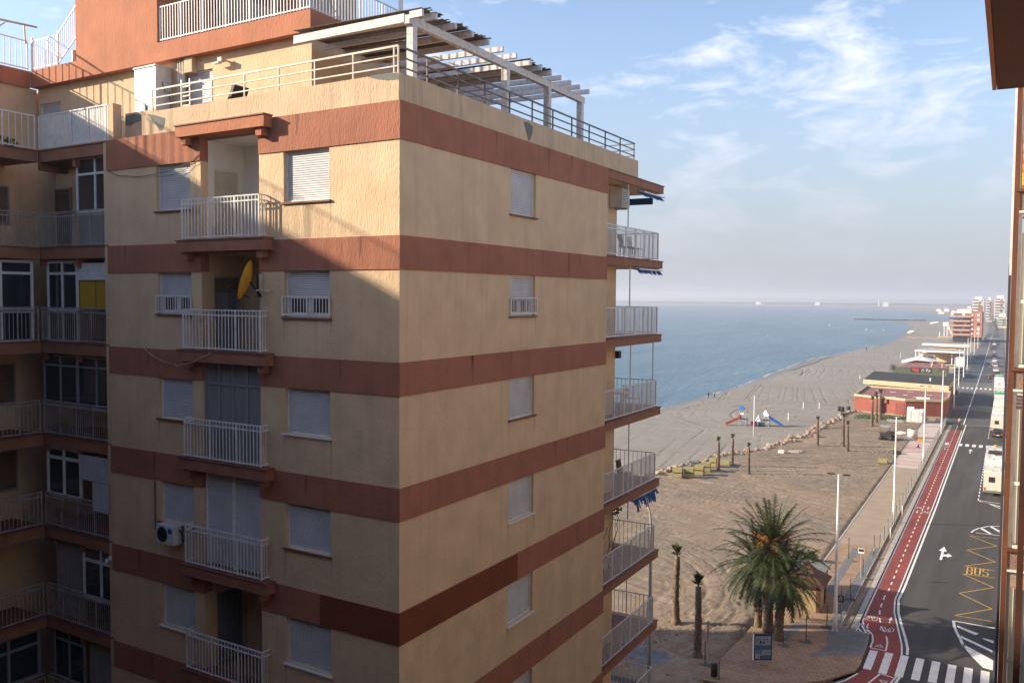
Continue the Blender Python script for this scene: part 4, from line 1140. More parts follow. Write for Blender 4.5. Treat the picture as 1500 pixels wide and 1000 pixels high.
# ================================================================== STREET LAMPS
def street_lamp(label, loc, h=10.4):
    t = thing('street_lamp', label, 'street lamp', loc, 'tall white street lamps along the promenade')
    m = MB(); b = Vector(loc)
    m.tube([b + Vector((0, 0, z)) for z in (0, 0.9, 1.0, 2.2, 2.21, 5, h)], [0.135, 0.135, 0.13, 0.125, 0.105, 0.095, 0.055], 10)
    part('pole', m, 'lampw', t)
    m = MB(); m.plan([(loc[0] - .2, loc[1] - .2), (loc[0] + .2, loc[1] - .2), (loc[0] + .2, loc[1] + .2), (loc[0] - .2, loc[1] + .2)], loc[2], loc[2] + .03); part('base_plate', m, 'steel', t)
    m = MB(); m.bar(b + Vector((-.30, 0, h)), b + Vector((.30, 0, h + 0.02)), 0.06, 0.05); part('arm', m, 'steel', t)
    for sx_ in (-1, 1):
        m = MB(); m.plan([(loc[0] + sx_ * .28, loc[1] - .12), (loc[0] + sx_ * .72, loc[1] - .10), (loc[0] + sx_ * .72, loc[1] + .10), (loc[0] + sx_ * .28, loc[1] + .12)][::sx_], h + loc[2] - 0.03, h + loc[2] + 0.05)
        part('lamp_head', m, 'dark', t)
    return t
l0 = street_lamp('nearest street lamp, rising from the paving right of the kiosk', (-9.5, 61.4, 0.12))
for (x, y, lb) in [(-9.4, 94.5, 'second street lamp from the kiosk, beside the sanded promenade'),
                   (-9.5, 130.3, 'third street lamp from the kiosk, where the striped paving begins'),
                   (-9.2, 161, 'fourth street lamp from the kiosk, level with the white container'),
                   (-9.3, 199, 'fifth street lamp from the kiosk, beyond the end of the red lane'),
                   (-10.0, 233, 'sixth street lamp from the kiosk, by the black roofed annex'),
                   (-10.4, 268, 'seventh street lamp from the kiosk, in front of the parked vans'),
                   (-10.9, 305, 'eighth street lamp from the kiosk, beside the white pergola'),
                   (-11.6, 350, 'ninth street lamp from the kiosk, below the orange block'),
                   (-12.0, 400, 'tenth street lamp from the kiosk, right of the orange block'),
                   (-12.3, 455, 'farthest street lamp, almost lost beyond the orange block')]:
    copy_tree(l0, (x, y, 0.1), 0, lb)
# curved steel lamp post seen below the blue awning
t = thing('street_lamp', 'grey lamp post with a bent top standing behind the lower balconies', 'street lamp', (-17.2, 47.2, 0))
m = MB(); m.tube([(-17.2, 47.2, 0), (-17.2, 47.2, 3), (-17.2, 47.2, 9.2), (-17.25, 47.2, 9.9), (-17.5, 47.25, 10.6), (-17.9, 47.3, 10.9)], [0.13, 0.12, 0.075, 0.07, 0.06, 0.05], 9); part('pole', m, 'steel', t)
m = MB(); m.ellip((-18.1, 47.32, 10.95), 0.32, 0.14, 0.08, 10, 5); part('lamp_head', m, 'dark', t)

# ================================================================== THINGS ON THE BUILDING
pg = thing('pergola', 'weathered white timber roof pergola partly covered with brown reed matting', 'pergola', (-12.55, 17.7, 26.33))
for y in (17.65, 22.15, 24.75, 27.13):
    m = MB(); m.plan([(-12.64, y - .09), (-12.46, y - .09), (-12.46, y + .09), (-12.64, y + .09)], 26.35, 28.36); part('post', m, 'wood_w', pg)
m = MB(); m.plan([(-12.62, 17.45), (-12.48, 17.45), (-12.48, 27.35), (-12.62, 27.35)], 28.362, 28.56); part('beam', m, 'wood_w', pg)
m = MB(); m.plan([(-16.22, 17.62), (-12.63, 17.44), (-12.63, 17.52), (-16.22, 17.70)], 28.40, 28.60); m.plan([(-12.47, 17.43), (-12.1, 17.41), (-12.1, 17.49), (-12.47, 17.51)], 28.46, 28.62); part('beam', m, 'wood_w', pg, 'sunlit white front beam')
ry = [18.05, 18.9, 19.7, 20.5, 21.25, 22.0, 22.85, 23.5, 24.15, 24.8, 25.5, 26.15, 26.87]
for y in ry:
    m = MB(); m.box(W0, -16.3, -12.12, y - 0.045, y + 0.045, 28.562, 28.70); part('rafter', m, 'wood_w', pg)
rr = random.Random(3)
for (ya, yb) in ((17.6, 18.95), (18.98, 20.6), (22.8, 24.3)):
    m = MB(); y = ya
    while y < yb:
        x0 = -12.2 + rr.uniform(-.1, .1); seg = x0
        w = rr.uniform(0.05, 0.09)
        z = 28.715 + 0.02 * math.sin(y * 5) + rr.uniform(0, 0.012)
        if rr.random() < 0.93: m.box(W0, -16.2, x0, y, y + w, z, z + 0.012)
        y += w + rr.uniform(0.002, 0.018)
    part('reed_mat', m, 'reed', pg)

m = MB(); m.box(FT, -6.95, -5.96, -0.32, 0.26, 26.36, 28.72); m.box(FT, -6.98, -5.93, -0.35, 0.27, 28.722, 28.76)
t = thing('storage_cabinet', 'tall white storage cabinet standing on the roof terrace', 'cabinet', (-23, 18.5, 26.36))
part('body', m, 'wpaint', t)
m = MB(); m.box(FT, -6.46, -6.45, -0.328, -0.321, 26.45, 28.65); m.box(FT, -6.42, -6.40, -0.36, -0.321, 27.4, 27.6); part('door_gap', m, 'dark', t)
m = MB(); m.tube([FT.p(-5.95, -0.1, 28.3), FT.p(-5.93, 0.0, 28.0), FT.p(-5.93, 0.15, 28.05), FT.p(-5.93, 0.22, 27.3)], 0.012, 5); part('cable', m, 'dark', t)
m = MB()
for x, r_ in ((-5.42, .05), (-5.30, .06), (-5.52, .045)):
    m.tube([FT.p(x, 0.18, 26.36), FT.p(x, 0.18, 28.93)], r_, 8)
part('drain_pipe', m, 'crail', bld)
m = MB(); m.box(FT, -5.20, -4.85, 0.10, 0.28, 28.5, 28.93); part('wall_box', m, 'tan', bld)
t = thing('flood_light', 'small floodlight on the attic wall under the eave', 'light', FT.p(-3.54, 0.1, 28.6))
m = MB(); m.box(FT, -3.62, -3.46, 0.0, 0.16, 28.6, 28.72); part('housing', m, 'crail', t)
m = MB(); m.bar(FT.p(-3.5, 0.27, 28.66), FT.p(-3.5, 0.15, 28.66), 0.04); m.box(FT, -3.86, -3.62, 0.02, 0.16, 28.58, 28.60); part('bracket', m, 'steel', t)
# folded black sun lounger and a grill
t = thing('lounge_chair', 'black lounge chair seen above the terrace parapet', 'chair', FA.p(-6.3, 0.9, 26.36))
m = MB(); m.bar(FA.p(-7.1, 0.9, 26.95), FA.p(-6.3, 0.9, 27.0), 0.5, 0.06); part('seat', m, 'black', t)
m = MB(); m.bar(FA.p(-6.3, 0.9, 27.0), FA.p(-6.05, 0.9, 27.5), 0.5, 0.10); part('backrest', m, 'black', t)
for x, y in ((-7.0, 0.7), (-7.0, 1.1), (-6.3, 0.7), (-6.3, 1.1)):
    m = MB(); m.tube([FA.p(x, y, 26.36), FA.p(x, y, 26.96)], 0.02, 5); part('leg', m, 'dark', t)
t = thing('step_ladder', 'white metal ladder leaning by the terrace cabinet', 'ladder', FA.p(-8.2, .7, 26.36))
for dx in (0, 0.35):
    m = MB(); m.bar(FA.p(-8.2 + dx, 0.7, 26.36), FA.p(-8.45 + dx, 0.9, 27.95), 0.03); part('rail', m, 'wpaint', t)
for k in range(5):
    m = MB(); m.bar(FA.p(-8.2 - .04 * k, 0.7 + .035 * k, 26.65 + .27 * k), FA.p(-7.85 - .04 * k, 0.7 + .035 * k, 26.65 + .27 * k), 0.03); part('rung', m, 'wpaint', t)

# satellite dish on the second loggia
dc = FA.p(-4.62, -0.18, 22.32)
t = thing('satellite_dish', 'yellow satellite dish fixed beside the second loggia', 'satellite dish', dc)
m = MB(); ax = (Vector((-0.93, -0.35, 0.32))).normalized(); u1 = ax.cross(Vector((0, 0, 1))).normalized(); u2 = u1.cross(ax)
vs = []; fs = []
for r_ in range(6):
    rad = 0.41 * r_ / 5
    for k in range(24):
        a = 2 * math.pi * k / 24
        vs.append(dc + u1 * math.cos(a) * rad * 0.6 + u2 * math.sin(a) * rad * 1.25 + ax * (0.14 * (r_ / 5) ** 2))
for r_ in range(5):
    for k in range(24):
        fs.append((r_ * 24 + k, r_ * 24 + (k + 1) % 24, (r_ + 1) * 24 + (k + 1) % 24, (r_ + 1) * 24 + k))
m.add(vs, fs, True)
for i_ in range(24):
    a, b = i_, (i_ + 1) % 24
m.add([v - ax * 0.012 for v in vs], [tuple(reversed(f)) for f in fs], True)
part('reflector', m, 'dish', t)
m = MB(); hd = dc - u2 * 0.1 + ax * 0.55 + Vector((0, 0, -0.25))
m.tube([dc + Vector((0, 0, -0.40)), hd], 0.015, 5)
part('feed_arm', m, 'black', t)
m = MB(); m.ellip(hd, 0.06, 0.06, 0.07, 8, 5); part('receiver_head', m, 'black', t)
m = MB(); m.tube([dc - ax * 0.02, dc - ax * 0.14 + Vector((0, 0, -0.12)), FA.p(-4.45, 0.02, 22.05)], 0.03, 6); m.box(FA, -4.50, -4.40, -0.06, 0.0, 21.95, 22.5); part('mount', m, 'black', t)
m = MB(); m.bar(FA.p(-4.32, -0.25, 22.11), FA.p(-4.02, -0.02, 22.11), 0.03); m.bar(FA.p(-4.34, -0.1, 22.08), FA.p(-4.12, -0.02, 21.76), 0.025); m.box(FA, -4.38, -4.33, -0.1, -0.001, 22.1, 22.5); part('wall_bracket', m, 'crail', bld)
# black parasol and cloths in the top loggia
t = thing('folded_parasol', 'folded black parasol leaning in the white top loggia', 'parasol', FA.p(-5.0, 0.7, 23.40))
m = MB(); m.tube([FA.p(-5.0, .7, z) for z in (23.42, 23.8, 24.2, 24.55, 24.75)], [.05, .12, .11, .05, .02], 8); part('canopy', m, 'black', t)
m = MB(); m.tube([FA.p(-5.0, .7, 24.7), FA.p(-5.0, .7, 24.95)], 0.02, 6); part('pole', m, 'black', t)
m = MB(); m.tube([FA.p(-4.85, .6, z) for z in (23.42, 23.7, 23.95, 24.1)], [.10, .14, .10, .03], 8); single('cloth_bundle', m, mat('rust red cloth', (0.30, 0.10, 0.05), ns=4), 'rust coloured bundle beside the folded parasol', 'bundle', FA.p(-4.85, .6, 23.42))

def air_unit(label, fr, x0, x1, y0, y1, z0, z1, body='wpaint', fan=True, sticker=False):
    t = thing('air_conditioner', label, 'air conditioner', fr.p((x0 + x1) / 2, (y0 + y1) / 2, z0))
    m = MB(); m.box(fr, x0, x1, y0, y1, z0, z1); part('casing', m, body, t)
    if fan:
        c = fr.p(x0 + (x1 - x0) * 0.36, y0 - 0.004, (z0 + z1) / 2); rad = (z1 - z0) * 0.42
        m = MB(); ring = [c + fr.x * math.cos(a * math.pi / 12) * rad + Vector((0, 0, math.sin(a * math.pi / 12) * rad)) for a in range(24)]
        m.add(ring, [tuple(range(24))]); part('fan_opening', m, 'black', t)
        m = MB()
        for q in (0.35, 0.65, 0.95):
            m.tube([c - fr.y * 0.012 + fr.x * math.cos(a * math.pi / 8) * rad * q + Vector((0, 0, math.sin(a * math.pi / 8) * rad * q)) for a in range(17)], 0.006, 4, cap=False)
        part('fan_grille', m, 'dark', t)
    else:
        m = MB()
        for k in range(9):
            z = z0 + 0.05 + (z1 - z0 - .1) * k / 8; m.box(fr, x0 + .04, x1 - .04, y0 - 0.012, y0 - .001, z - .012, z + .012)
        part('vent_grille', m, 'dark', t)
    m = MB(); m.box(fr, x0 + .05, x0 + .10, y0 + .05, y1 + .3, z0 - .05, z0 - .001); m.box(fr, x1 - .10, x1 - .05, y0 + .05, y1 + .3, z0 - .05, z0 - .001); part('bracket', m, 'steel', t)
    if sticker:
        m = MB(); m.box(fr, x0 + (x1 - x0) * .70, x0 + (x1 - x0) * .92, y0 - .006, y0 - .001, z1 - .2, z1 - .07); part('sticker', m, 'blue', t)
    return t
air_unit('white air conditioner with a black fan and blue sticker under a left window', FA, -8.10, -7.40, -0.40, -0.12, 15.30, 15.80, 'shutter', True, True)
m = MB(); m.tube([FA.p(-7.4, -0.2, 15.7), FA.p(-7.25, -0.15, 15.5), FA.p(-7.3, -0.1, 15.35), FA.p(-7.5, -0.02, 15.4)], 0.02, 6); part('hose', m, 'black', bld)
m = MB(); m.tube([FA.p(-8.62, -0.03, 15.5), FA.p(-8.62, -0.03, 16.85)], 0.022, 6); part('drain_pipe', m, 'slab', bld)
FP = F((-12.7, 0, 0), (0, 1, 0), (-1, 0, 0))
air_unit('boxy beige air conditioner under the ceiling of the top side balcony', FP, 30.0, 30.72, -0.50, -0.02, 25.22, 25.85, 'shutter_old', False)
t = thing('flood_light', 'black floodlight at the top of the tan pillar', 'light', (-12.7, 30.85, 19.9))
m = MB(); m.box(FP, 30.76, 30.98, -0.15, 0.05, 19.75, 20.02); part('housing', m, 'black', t)
# slack cables over the front
def cable(label, pts, r_, mt):
    m = MB(); out = []
    n_ = len(pts)
    for a, b in zip(pts, pts[1:]):
        for k in range(6):
            s_ = k / 6; sag = 0.05 * math.sin(math.pi * s_)
            out.append(Vector(a).lerp(Vector(b), s_) - Vector((0, 0, sag)))
    out.append(Vector(pts[-1])); m.tube(out, r_, 4)
    single('cable', m, mt, label, 'cable', tuple(pts[0]))
cable('dark cable sagging between the terracotta band and the top left window', [FA.p(-10.45, -.04, 25.44), FA.p(-9.6, -.04, 25.27), FA.p(-8.4, -.05, 25.25), FA.p(-7.2, -.05, 25.42), FA.p(-6.66, -.05, 25.62)], 0.009, 'black')
cable('second thin cable crossing the top left shutter', [FA.p(-8.4, -.06, 25.18), FA.p(-7.4, -.06, 25.22), FA.p(-6.9, -.06, 25.42), FA.p(-6.66, -.05, 25.5)], 0.007, 'black')
cable('pale cable hanging in a loop down to the second balcony slab', [FA.p(-9.9, -.03, 21.9), FA.p(-9.5, -.04, 20.95), FA.p(-8.7, -.05, 20.34), FA.p(-7.6, -.10, 20.12), FA.p(-7.1, -.33, 20.16), FA.p(-6.2, -.34, 20.4), FA.p(-5.9, -.33, 20.55)], 0.009, 'crail')
# awnings and their poles on the sea end
def awning(label, zt_, y0, y1, drop, proj, ragged):
    t = thing('awning', label, 'awning', (CX, (y0 + y1) / 2, zt_))
    m = MB(); m.tube([(CX - 0.10, y0, zt_), (CX - 0.10, y1, zt_)], 0.06, 8); part('roller', m, 'steel', t)
    m = MB(); rg = random.Random(int(zt_ * 10)); n_ = 26
    for k in range(n_):
        a = y0 + (y1 - y0) * k / n_; b = y0 + (y1 - y0) * (k + 1) / n_
        zz = zt_ - drop * (1 - ragged * rg.random())
        w = 0.02 * math.sin(k * 1.3)
        m.add([(CX - .04, a, zt_), (CX - .04, b, zt_), (CX + proj + w, b, zz), (CX + proj + w, a, zz)], [(0, 1, 2, 3)])
        m.add([(CX - .05, a, zt_), (CX - .05, b, zt_), (CX + proj + w - .012, b, zz), (CX + proj + w - .012, a, zz)], [(3, 2, 1, 0)])
    part('cloth', m, 'blue', t)
    m = MB(); m.bar((CX + proj * .96, y0, zt_ - 0.03), (CX + proj * .96, y1, zt_ - 0.03), 0.05) if ragged < .3 else m.tube([(CX - .05, y0, zt_ - .06), (CX - .05, y1, zt_ - .06)], .02, 5); part('front_bar', m, 'wpaint', t)
awning('blue awning half open under the top slab', 25.88, 31.2, 33.4, 0.20, 0.12, 0.15)
awning('blue scalloped awning under the second side balcony', 23.06, 30.9, 33.35, 0.22, 0.10, 0.25)
awning('torn blue awning hanging in strips under the fifth side balcony', 14.50, 30.9, 33.4, 0.50, 0.06, 0.75)
m = MB(); m.box(W0, -15.0, CX - 0.3, 33.2, 33.26, 25.60, 25.85); single('rolled_awning', m, 'blue', 'dark blue awning edge across the far side of the top balcony', 'awning', (-13.5, 33.2, 25.6))
m = MB()
for (y, z0, z1) in ((30.1, 24.5, 26.0), (30.35, 21.65, 23.12), (30.5, 18.8, 20.26), (32.85, 18.8, 20.28), (30.45, 13.9, 17.40), (30.43, 10.3, 11.7), (30.40, 9.3, 10.2)):
    m.tube([(CX - 0.06, y, z0), (CX - 0.06, y, z1)], 0.024, 6)
for (y, z0, z1) in ((31.2, 23.5, 26.0), (31.3, 20.6, 23.1), (31.6, 17.8, 20.3)):
    m.tube([(CX - 1.2, y, z0), (CX - 1.2, y, z1)], 0.022, 6)
part('awning_pole', m, 'wrail', bld)
# furniture on the side balconies
def chair(label, x, y, z, mt='wpaint'):
    t = thing('garden_chair', label, 'chair', (x, y, z)); b = Vector((x, y, z))
    m = MB(); m.plan([(x - .22, y - .22), (x + .22, y - .22), (x + .22, y + .22), (x - .22, y + .22)], z + .40, z + .44); part('seat', m, mt, t)
    m = MB()
    for k in range(5): m.bar(b + Vector((-.22, -.2 + .1 * k, .44)), b + Vector((-.30, -.2 + .1 * k, .88)), 0.03)
    m.bar(b + Vector((-.30, -.22, .88)), b + Vector((-.30, .22, .88)), .05); part('backrest', m, mt, t)
    for dx, dy in ((-.2, -.2), (.2, -.2), (-.2, .2), (.2, .2)):
        m = MB(); m.tube([b + Vector((dx, dy, 0)), b + Vector((dx, dy, .4))], .018, 5); part('leg', m, mt, t)
chair('dark garden chair on the top side balcony nearest the wall', -12.5, 31.3, 23.43, 'dark')
chair('white garden chair on the top side balcony near its far corner', -12.6, 32.4, 23.43)
chair('white garden chair on the third side balcony', -12.6, 32.3, 17.73)
chair('dark garden chair behind the rail of the fourth side balcony', -12.7, 31.9, 14.87, 'dark')
t = thing('garden_table', 'round white table on the third side balcony', 'table', (-12.7, 31.4, 17.73))
m = MB(); m.tube([(-12.7, 31.4, 18.40), (-12.7, 31.4, 18.43)], .4, 16); part('tabletop', m, 'wpaint', t)
m = MB(); m.tube([(-12.7, 31.4, 17.73), (-12.7, 31.4, 18.40)], .04, 8); part('pedestal', m, 'wpaint', t)
m = MB(); m.plan([(-12.45, 28.4), (-12.2, 28.4), (-12.2, 28.7), (-12.45, 28.7)], 17.73, 18.35); single('crate', m, 'black', 'dark crate with red lid in the near corner of the third side balcony', 'crate', (-12.3, 28.5, 17.73))
# leafless climber on the fifth side balcony wall
m = MB(); rg = random.Random(12)
for k in range(5):
    p = Vector((-12.66, 28.5 + .45 * k, 12.05)); pts = [p.copy()]
    for j in range(9):
        p = p + Vector((rg.uniform(-.0, .02), rg.uniform(-.28, .28), rg.uniform(.12, .34))); pts.append(p.copy())
    m.tube(pts, .022, 4, .008)
    for q in pts[2::2]:
        m.tube([q, q + Vector((.03, rg.uniform(-.5, .5), rg.uniform(-.1, .3)))], .010, 4, .004)
leafy(m, (-12.5, 30.6, 14.1), .12, .5, .15, 40, .06, rg)
single('climber', m, 'dark', 'bare dark climbing plant on the wall of the fifth side balcony', 'plant', (-12.66, 29, 12.0))
# table and chairs on the dark left balconies
chair('dark chair on the fifth wing balcony behind the pickets', -26.8, 15.3, 12.0, 'steel')
m = MB(); m.plan([(-27.4, 14.2), (-26.6, 14.2), (-26.6, 15.0), (-27.4, 15.0)], 15.5, 15.56); m.tube([(-27, 14.6, 14.85), (-27, 14.6, 15.5)], .04, 6); single('garden_table', m, 'dark', 'small dark table on the fourth wing balcony', 'table', (-27, 14.6, 14.85))
m = MB(); leafy(m, (-26.3, 16.2, 26.5), .15, .5, .16, 90, .06, rg); m.tube([(-26.3, 15.8, 26.34), (-26.3, 15.8, 26.46)], .1, 8); single('potted_plant', m, 'leaf', 'low potted plants behind the terrace rail at the far left', 'plant', (-26.3, 16.2, 26.34))
t = thing('wall_lamp', 'small white twin lamp by the fifth wing balcony window', 'lamp', FA.p(-10.9, .1, 14.25))
m = MB(); m.ellip(FA.p(-10.9, .02, 14.2), .08, .08, .09, 8, 6); m.ellip(FA.p(-10.75, .02, 14.3), .07, .07, .08, 8, 6); part('globe', m, 'white_in', t)

# ================================================================== STREET AND PLOT
t = thing('kiosk', 'small brown kiosk with a stepped hip roof behind the palms', 'kiosk', (-12.15, 65.6, 0.1))
kx0, kx1, ky0, ky1 = -13.3, -11.0, 64.3, 66.8
m = MB(); m.plan([(kx0 + .1, ky0 + .1), (kx1 - .1, ky0 + .1), (kx1 - .1, ky1 - .1), (kx0 + .1, ky1 - .1)], 0.1, 1.95); part('wall', m, mat('ochre kiosk wall', (0.40, 0.31, 0.17), (0.33, 0.25, 0.14), ns=2), t)
M['kbrown'] = mat('brown painted wood', (0.12, 0.048, 0.033), (0.085, 0.036, 0.026), rough=0.7, ns=4)
for a, b in ((kx0, ky0), (kx1 - .25, ky0), (kx0, ky1 - .25), (kx1 - .25, ky1 - .25)):
    m = MB(); m.plan([(a, b), (a + .25, b), (a + .25, b + .25), (a, b + .25)], .1, 2.0); part('corner_post', m, 'kbrown', t)
def hip(x0, x1, y0, y1, z0, z1, k):
    m = MB(); xa, xb, ya, yb = x0 + (x1 - x0) * k, x1 - (x1 - x0) * k, y0 + (y1 - y0) * k, y1 - (y1 - y0) * k
    m.add([(x0, y0, z0), (x1, y0, z0), (x1, y1, z0), (x0, y1, z0), (xa, ya, z1), (xb, ya, z1), (xb, yb, z1), (xa, yb, z1)], [(3, 2, 1, 0), (0, 1, 5, 4), (1, 2, 6, 5), (2, 3, 7, 6), (3, 0, 4, 7), (4, 5, 6, 7)]); return m
part('roof', hip(kx0 - .35, kx1 + .35, ky0 - .35, ky1 + .35, 2.0, 2.65, .30), 'kbrown', t)
part('roof_lantern', hip(-12.75, -11.55, 65.0, 66.2, 2.66, 3.1, .32), 'kbrown', t)
m = MB(); m.plan([(-12.3, 65.45), (-12.0, 65.45), (-12.0, 65.75), (-12.3, 65.75)], 3.1, 3.35); part('chimney', m, 'kbrown', t)
m = MB(); m.plan([(-14.2, 67.4), (-11.4, 67.4), (-11.4, 69.8), (-14.2, 69.8)], 0.1, 2.0); m.plan([(-14.4, 67.2), (-11.2, 67.2), (-11.2, 70.0), (-14.4, 70.0)], 2.0, 2.12)
single('flat_roof_annex', m, 'cement', 'flat grey roofed hut just behind the brown kiosk', 'hut', (-12.8, 68.6, 0.1))
# map board
t = thing('display_board', 'lit street map board in a dark blue frame on a grey foot', 'information board', (-12.35, 53.4, 0.12), None)
fr = F((-12.35, 53.4, 0), Vector((0.86, 0.51, 0)).normalized(), Vector((-0.51, 0.86, 0)).normalized())
M['navy'] = mat('navy frame', (0.03, 0.04, 0.09), rough=0.4)
m = MB(); m.box(fr, -0.22, .22, -.10, .10, 0.12, 0.44); part('foot', m, 'kerb', t)
m = MB(); m.box(fr, -.54, .54, -.10, .10, 0.44, 1.98); part('case', m, 'navy', t)
m = MB(); m.box(fr, -.56, -.541, -.11, .11, 0.42, 2.0); part('edge_strip', m, 'wpaint', t)
m = MB(); m.box(fr, -.47, .47, -.106, -.101, .52, 1.90); o = part('poster', m, mat('pale map paper', (0.34, 0.38, 0.46), (0.28, 0.33, 0.42), ns=6), t)
m = MB(); m.box(fr, -.47, .47, -.110, -.107, 1.08, 1.36); m.box(fr, -.18, .47, -.110, -.107, .53, .74); part('map_sea', m, mat('map blue', (0.06, 0.11, 0.24), (0.08, 0.15, 0.28), ns=5), o)
m = MB(); rg = random.Random(4)
for k in range(5): m.box(fr, -.45, -.05 + rg.uniform(0, .1), -.112, -.108, .84 + k * .05, .86 + k * .05)
for a, b, c, d in ((-.36, -.14, 1.70, 1.73), (-.36, -.33, 1.55, 1.70), (-.20, -.10, 1.47, 1.64), (0.0, .18, 1.70, 1.73), (-.02, .1, 1.46, 1.58), (.25, .28, 1.55, 1.74), (-.30, -.02, 1.43, 1.46), (.15, .40, .92, .94), (.12, .15, .80, .92)): m.box(fr, a, b, -.112, -.108, c, d)
part('lettering', m, 'navy', o)
m = MB(); m.tube([(-14.3, 50.1, .25), (-14.3, 50.1, .95)], .2, 12); t = thing('litter_bin', 'dark round litter bin on a post at the bottom of the paving', 'litter bin', (-14.3, 50.1, .12)); part('bin', m, 'black', t)
m = MB(); m.tube([(-14.02, 50.1, .12), (-14.02, 50.1, 1.2)], .03, 6); m.tube([(-14.3, 50.1, .96), (-14.3, 50.1, 1.0)], .21, 12); part('post', m, 'dark', t)
t = thing('road_sign', 'red sign seen edge on, on a grey pole at the plot corner', 'road sign', (-15.1, 51.5, .1))
m = MB(); m.tube([(-15.1, 51.5, 0), (-15.1, 51.5, 2.9)], .03, 6); part('pole', m, 'steel', t)
m = MB(); fs_ = F((-15.1, 51.5, 0), Vector((-.36, .93, 0)).normalized(), (-.93, -.36, 0)); m.box(fs_, -.28, .28, .03, .05, 1.7, 2.75); part('plate', m, mat('red sign plate', (0.28, 0.05, 0.05)), t)
def temp_post(label, x, y, h=1.25, ribbon=False, foot=True):
    t = thing('barrier_post', label, 'barrier post', (x, y, .12), 'thin barrier posts in concrete feet')
    m = MB(); m.tube([(x, y, .15), (x, y, .12 + h)], .028, 6); part('post', m, 'dark', t)
    if foot:
        m = MB(); m.box(W0, x - .34, x + .34, y - .12, y + .12, .12, .24); m.box(W0, x + .05, x + .28, y - .09, y + .09, .241, .32); part('foot', m, 'cement', t)
    if ribbon:
        m = MB(); m.tube([(x, y, .7), (x + .02, y, .95)], .06, 6); part('ribbon', m, mat('lime tape', (0.30, 0.36, 0.03)), t)
temp_post('barrier post left of the litter bin', -15.3, 51.6, 1.5)
temp_post('barrier post between the map board and the right palm', -11.9, 57.0, 1.0)
temp_post('barrier post on the tan paving in front of the kiosk', -10.75, 58.3, 1.7)
temp_post('barrier post with lime tape left of the nearest lamp', -10.05, 61.6, 1.6, True)
temp_post('barrier post on the grey slabs behind the nearest lamp', -9.7, 65.1, 1.9)
temp_post('barrier post with lime tape beside the dug strip', -9.55, 68.3, 1.6, True)
temp_post('barrier post beside the small blue sign', -9.5, 74.3, 1.5)
temp_post('barrier post with lime tape at the edge of the sanded promenade', -9.5, 80.7, 1.9, True)
temp_post('barrier post in the corner where the promenade starts', -11.2, 78.5, 2.0, False)
t = thing('road_sign', 'small blue and white sign on a pole by the dug strip', 'road sign', (-9.62, 73.9, .12))
m = MB(); m.tube([(-9.62, 73.9, .1), (-9.62, 73.9, 2.2)], .035, 6); part('pole', m, 'steel', t)
m = MB(); m.box(W0, -9.85, -9.39, 73.86, 73.88, 2.15, 2.55); o = part('plate', m, 'wpaint', t); m = MB(); m.box(W0, -9.8, -9.44, 73.845, 73.855, 2.3, 2.5); part('symbol', m, 'navy', o)
t = thing('road_sign', 'dark blue pictogram sign on the nearest street lamp', 'road sign', (-9.1, 61.5, 1.8))
m = MB(); m.box(W0, -9.33, -8.98, 61.35, 61.37, 2.1, 2.55); o = part('plate', m, 'navy', t); m = MB(); m.box(W0, -9.24, -9.2, 61.33, 61.345, 2.2, 2.45); m.box(W0, -9.12, -9.08, 61.33, 61.345, 2.2, 2.45); m.ellip((-9.16, 61.33, 2.48), .03, .01, .03, 6, 4); part('symbol', m, 'wpaint', o)
m = MB(); m.tube([(-9.12, 61.4, .12), (-9.12, 61.4, 2.1)], .03, 6); part('pole', m, 'steel', t)
m = MB(); m.box(W0, .05, .09, 59.9, 60.4, 2.0, 2.6); m.tube([(.07, 60.15, .1), (.07, 60.15, 2.0)], .03, 6); single('road_sign', m, 'blue', 'blue sign plate at the right kerb beside the hatching', 'road sign', (.07, 60.15, .1))
# wire fence along the dug strip
t = thing('wire_fence', 'long wire fence on steel posts between promenade and dug strip', 'fence', (-9.42, 84, .12))
m = MB(); y = 84.0
while y < 176:
    m2 = MB(); m2.tube([(-9.42, y, .1), (-9.42 + random.uniform(-.05, .05), y, 1.35)], .03, 5); part('post', m2, 'dark', t); y += 3.2
y = 84.0
while y < 176:
    m.tube([(-9.42, y, .12), (-9.42, y, 1.2)], .006, 3, cap=False); y += 0.22
for z in (.25, .5, .75, 1.0, 1.2): m.tube([(-9.42, 84, z), (-9.42, 176, z)], .007, 3, cap=False)
part('wire_mesh', m, 'steel', t)
for k, (y, lb) in enumerate(((88.2, 'white bollard beside the fence nearest the bus lane arrow'), (98.5, 'white bollard in the dug strip past the second lamp'))):
    m = MB(); m.tube([(-9.0, y, 0), (-9.0, y, 1.0)], .05, 8); single('bollard', m, 'wpaint', lb, 'bollard', (-9.0, y, 0))

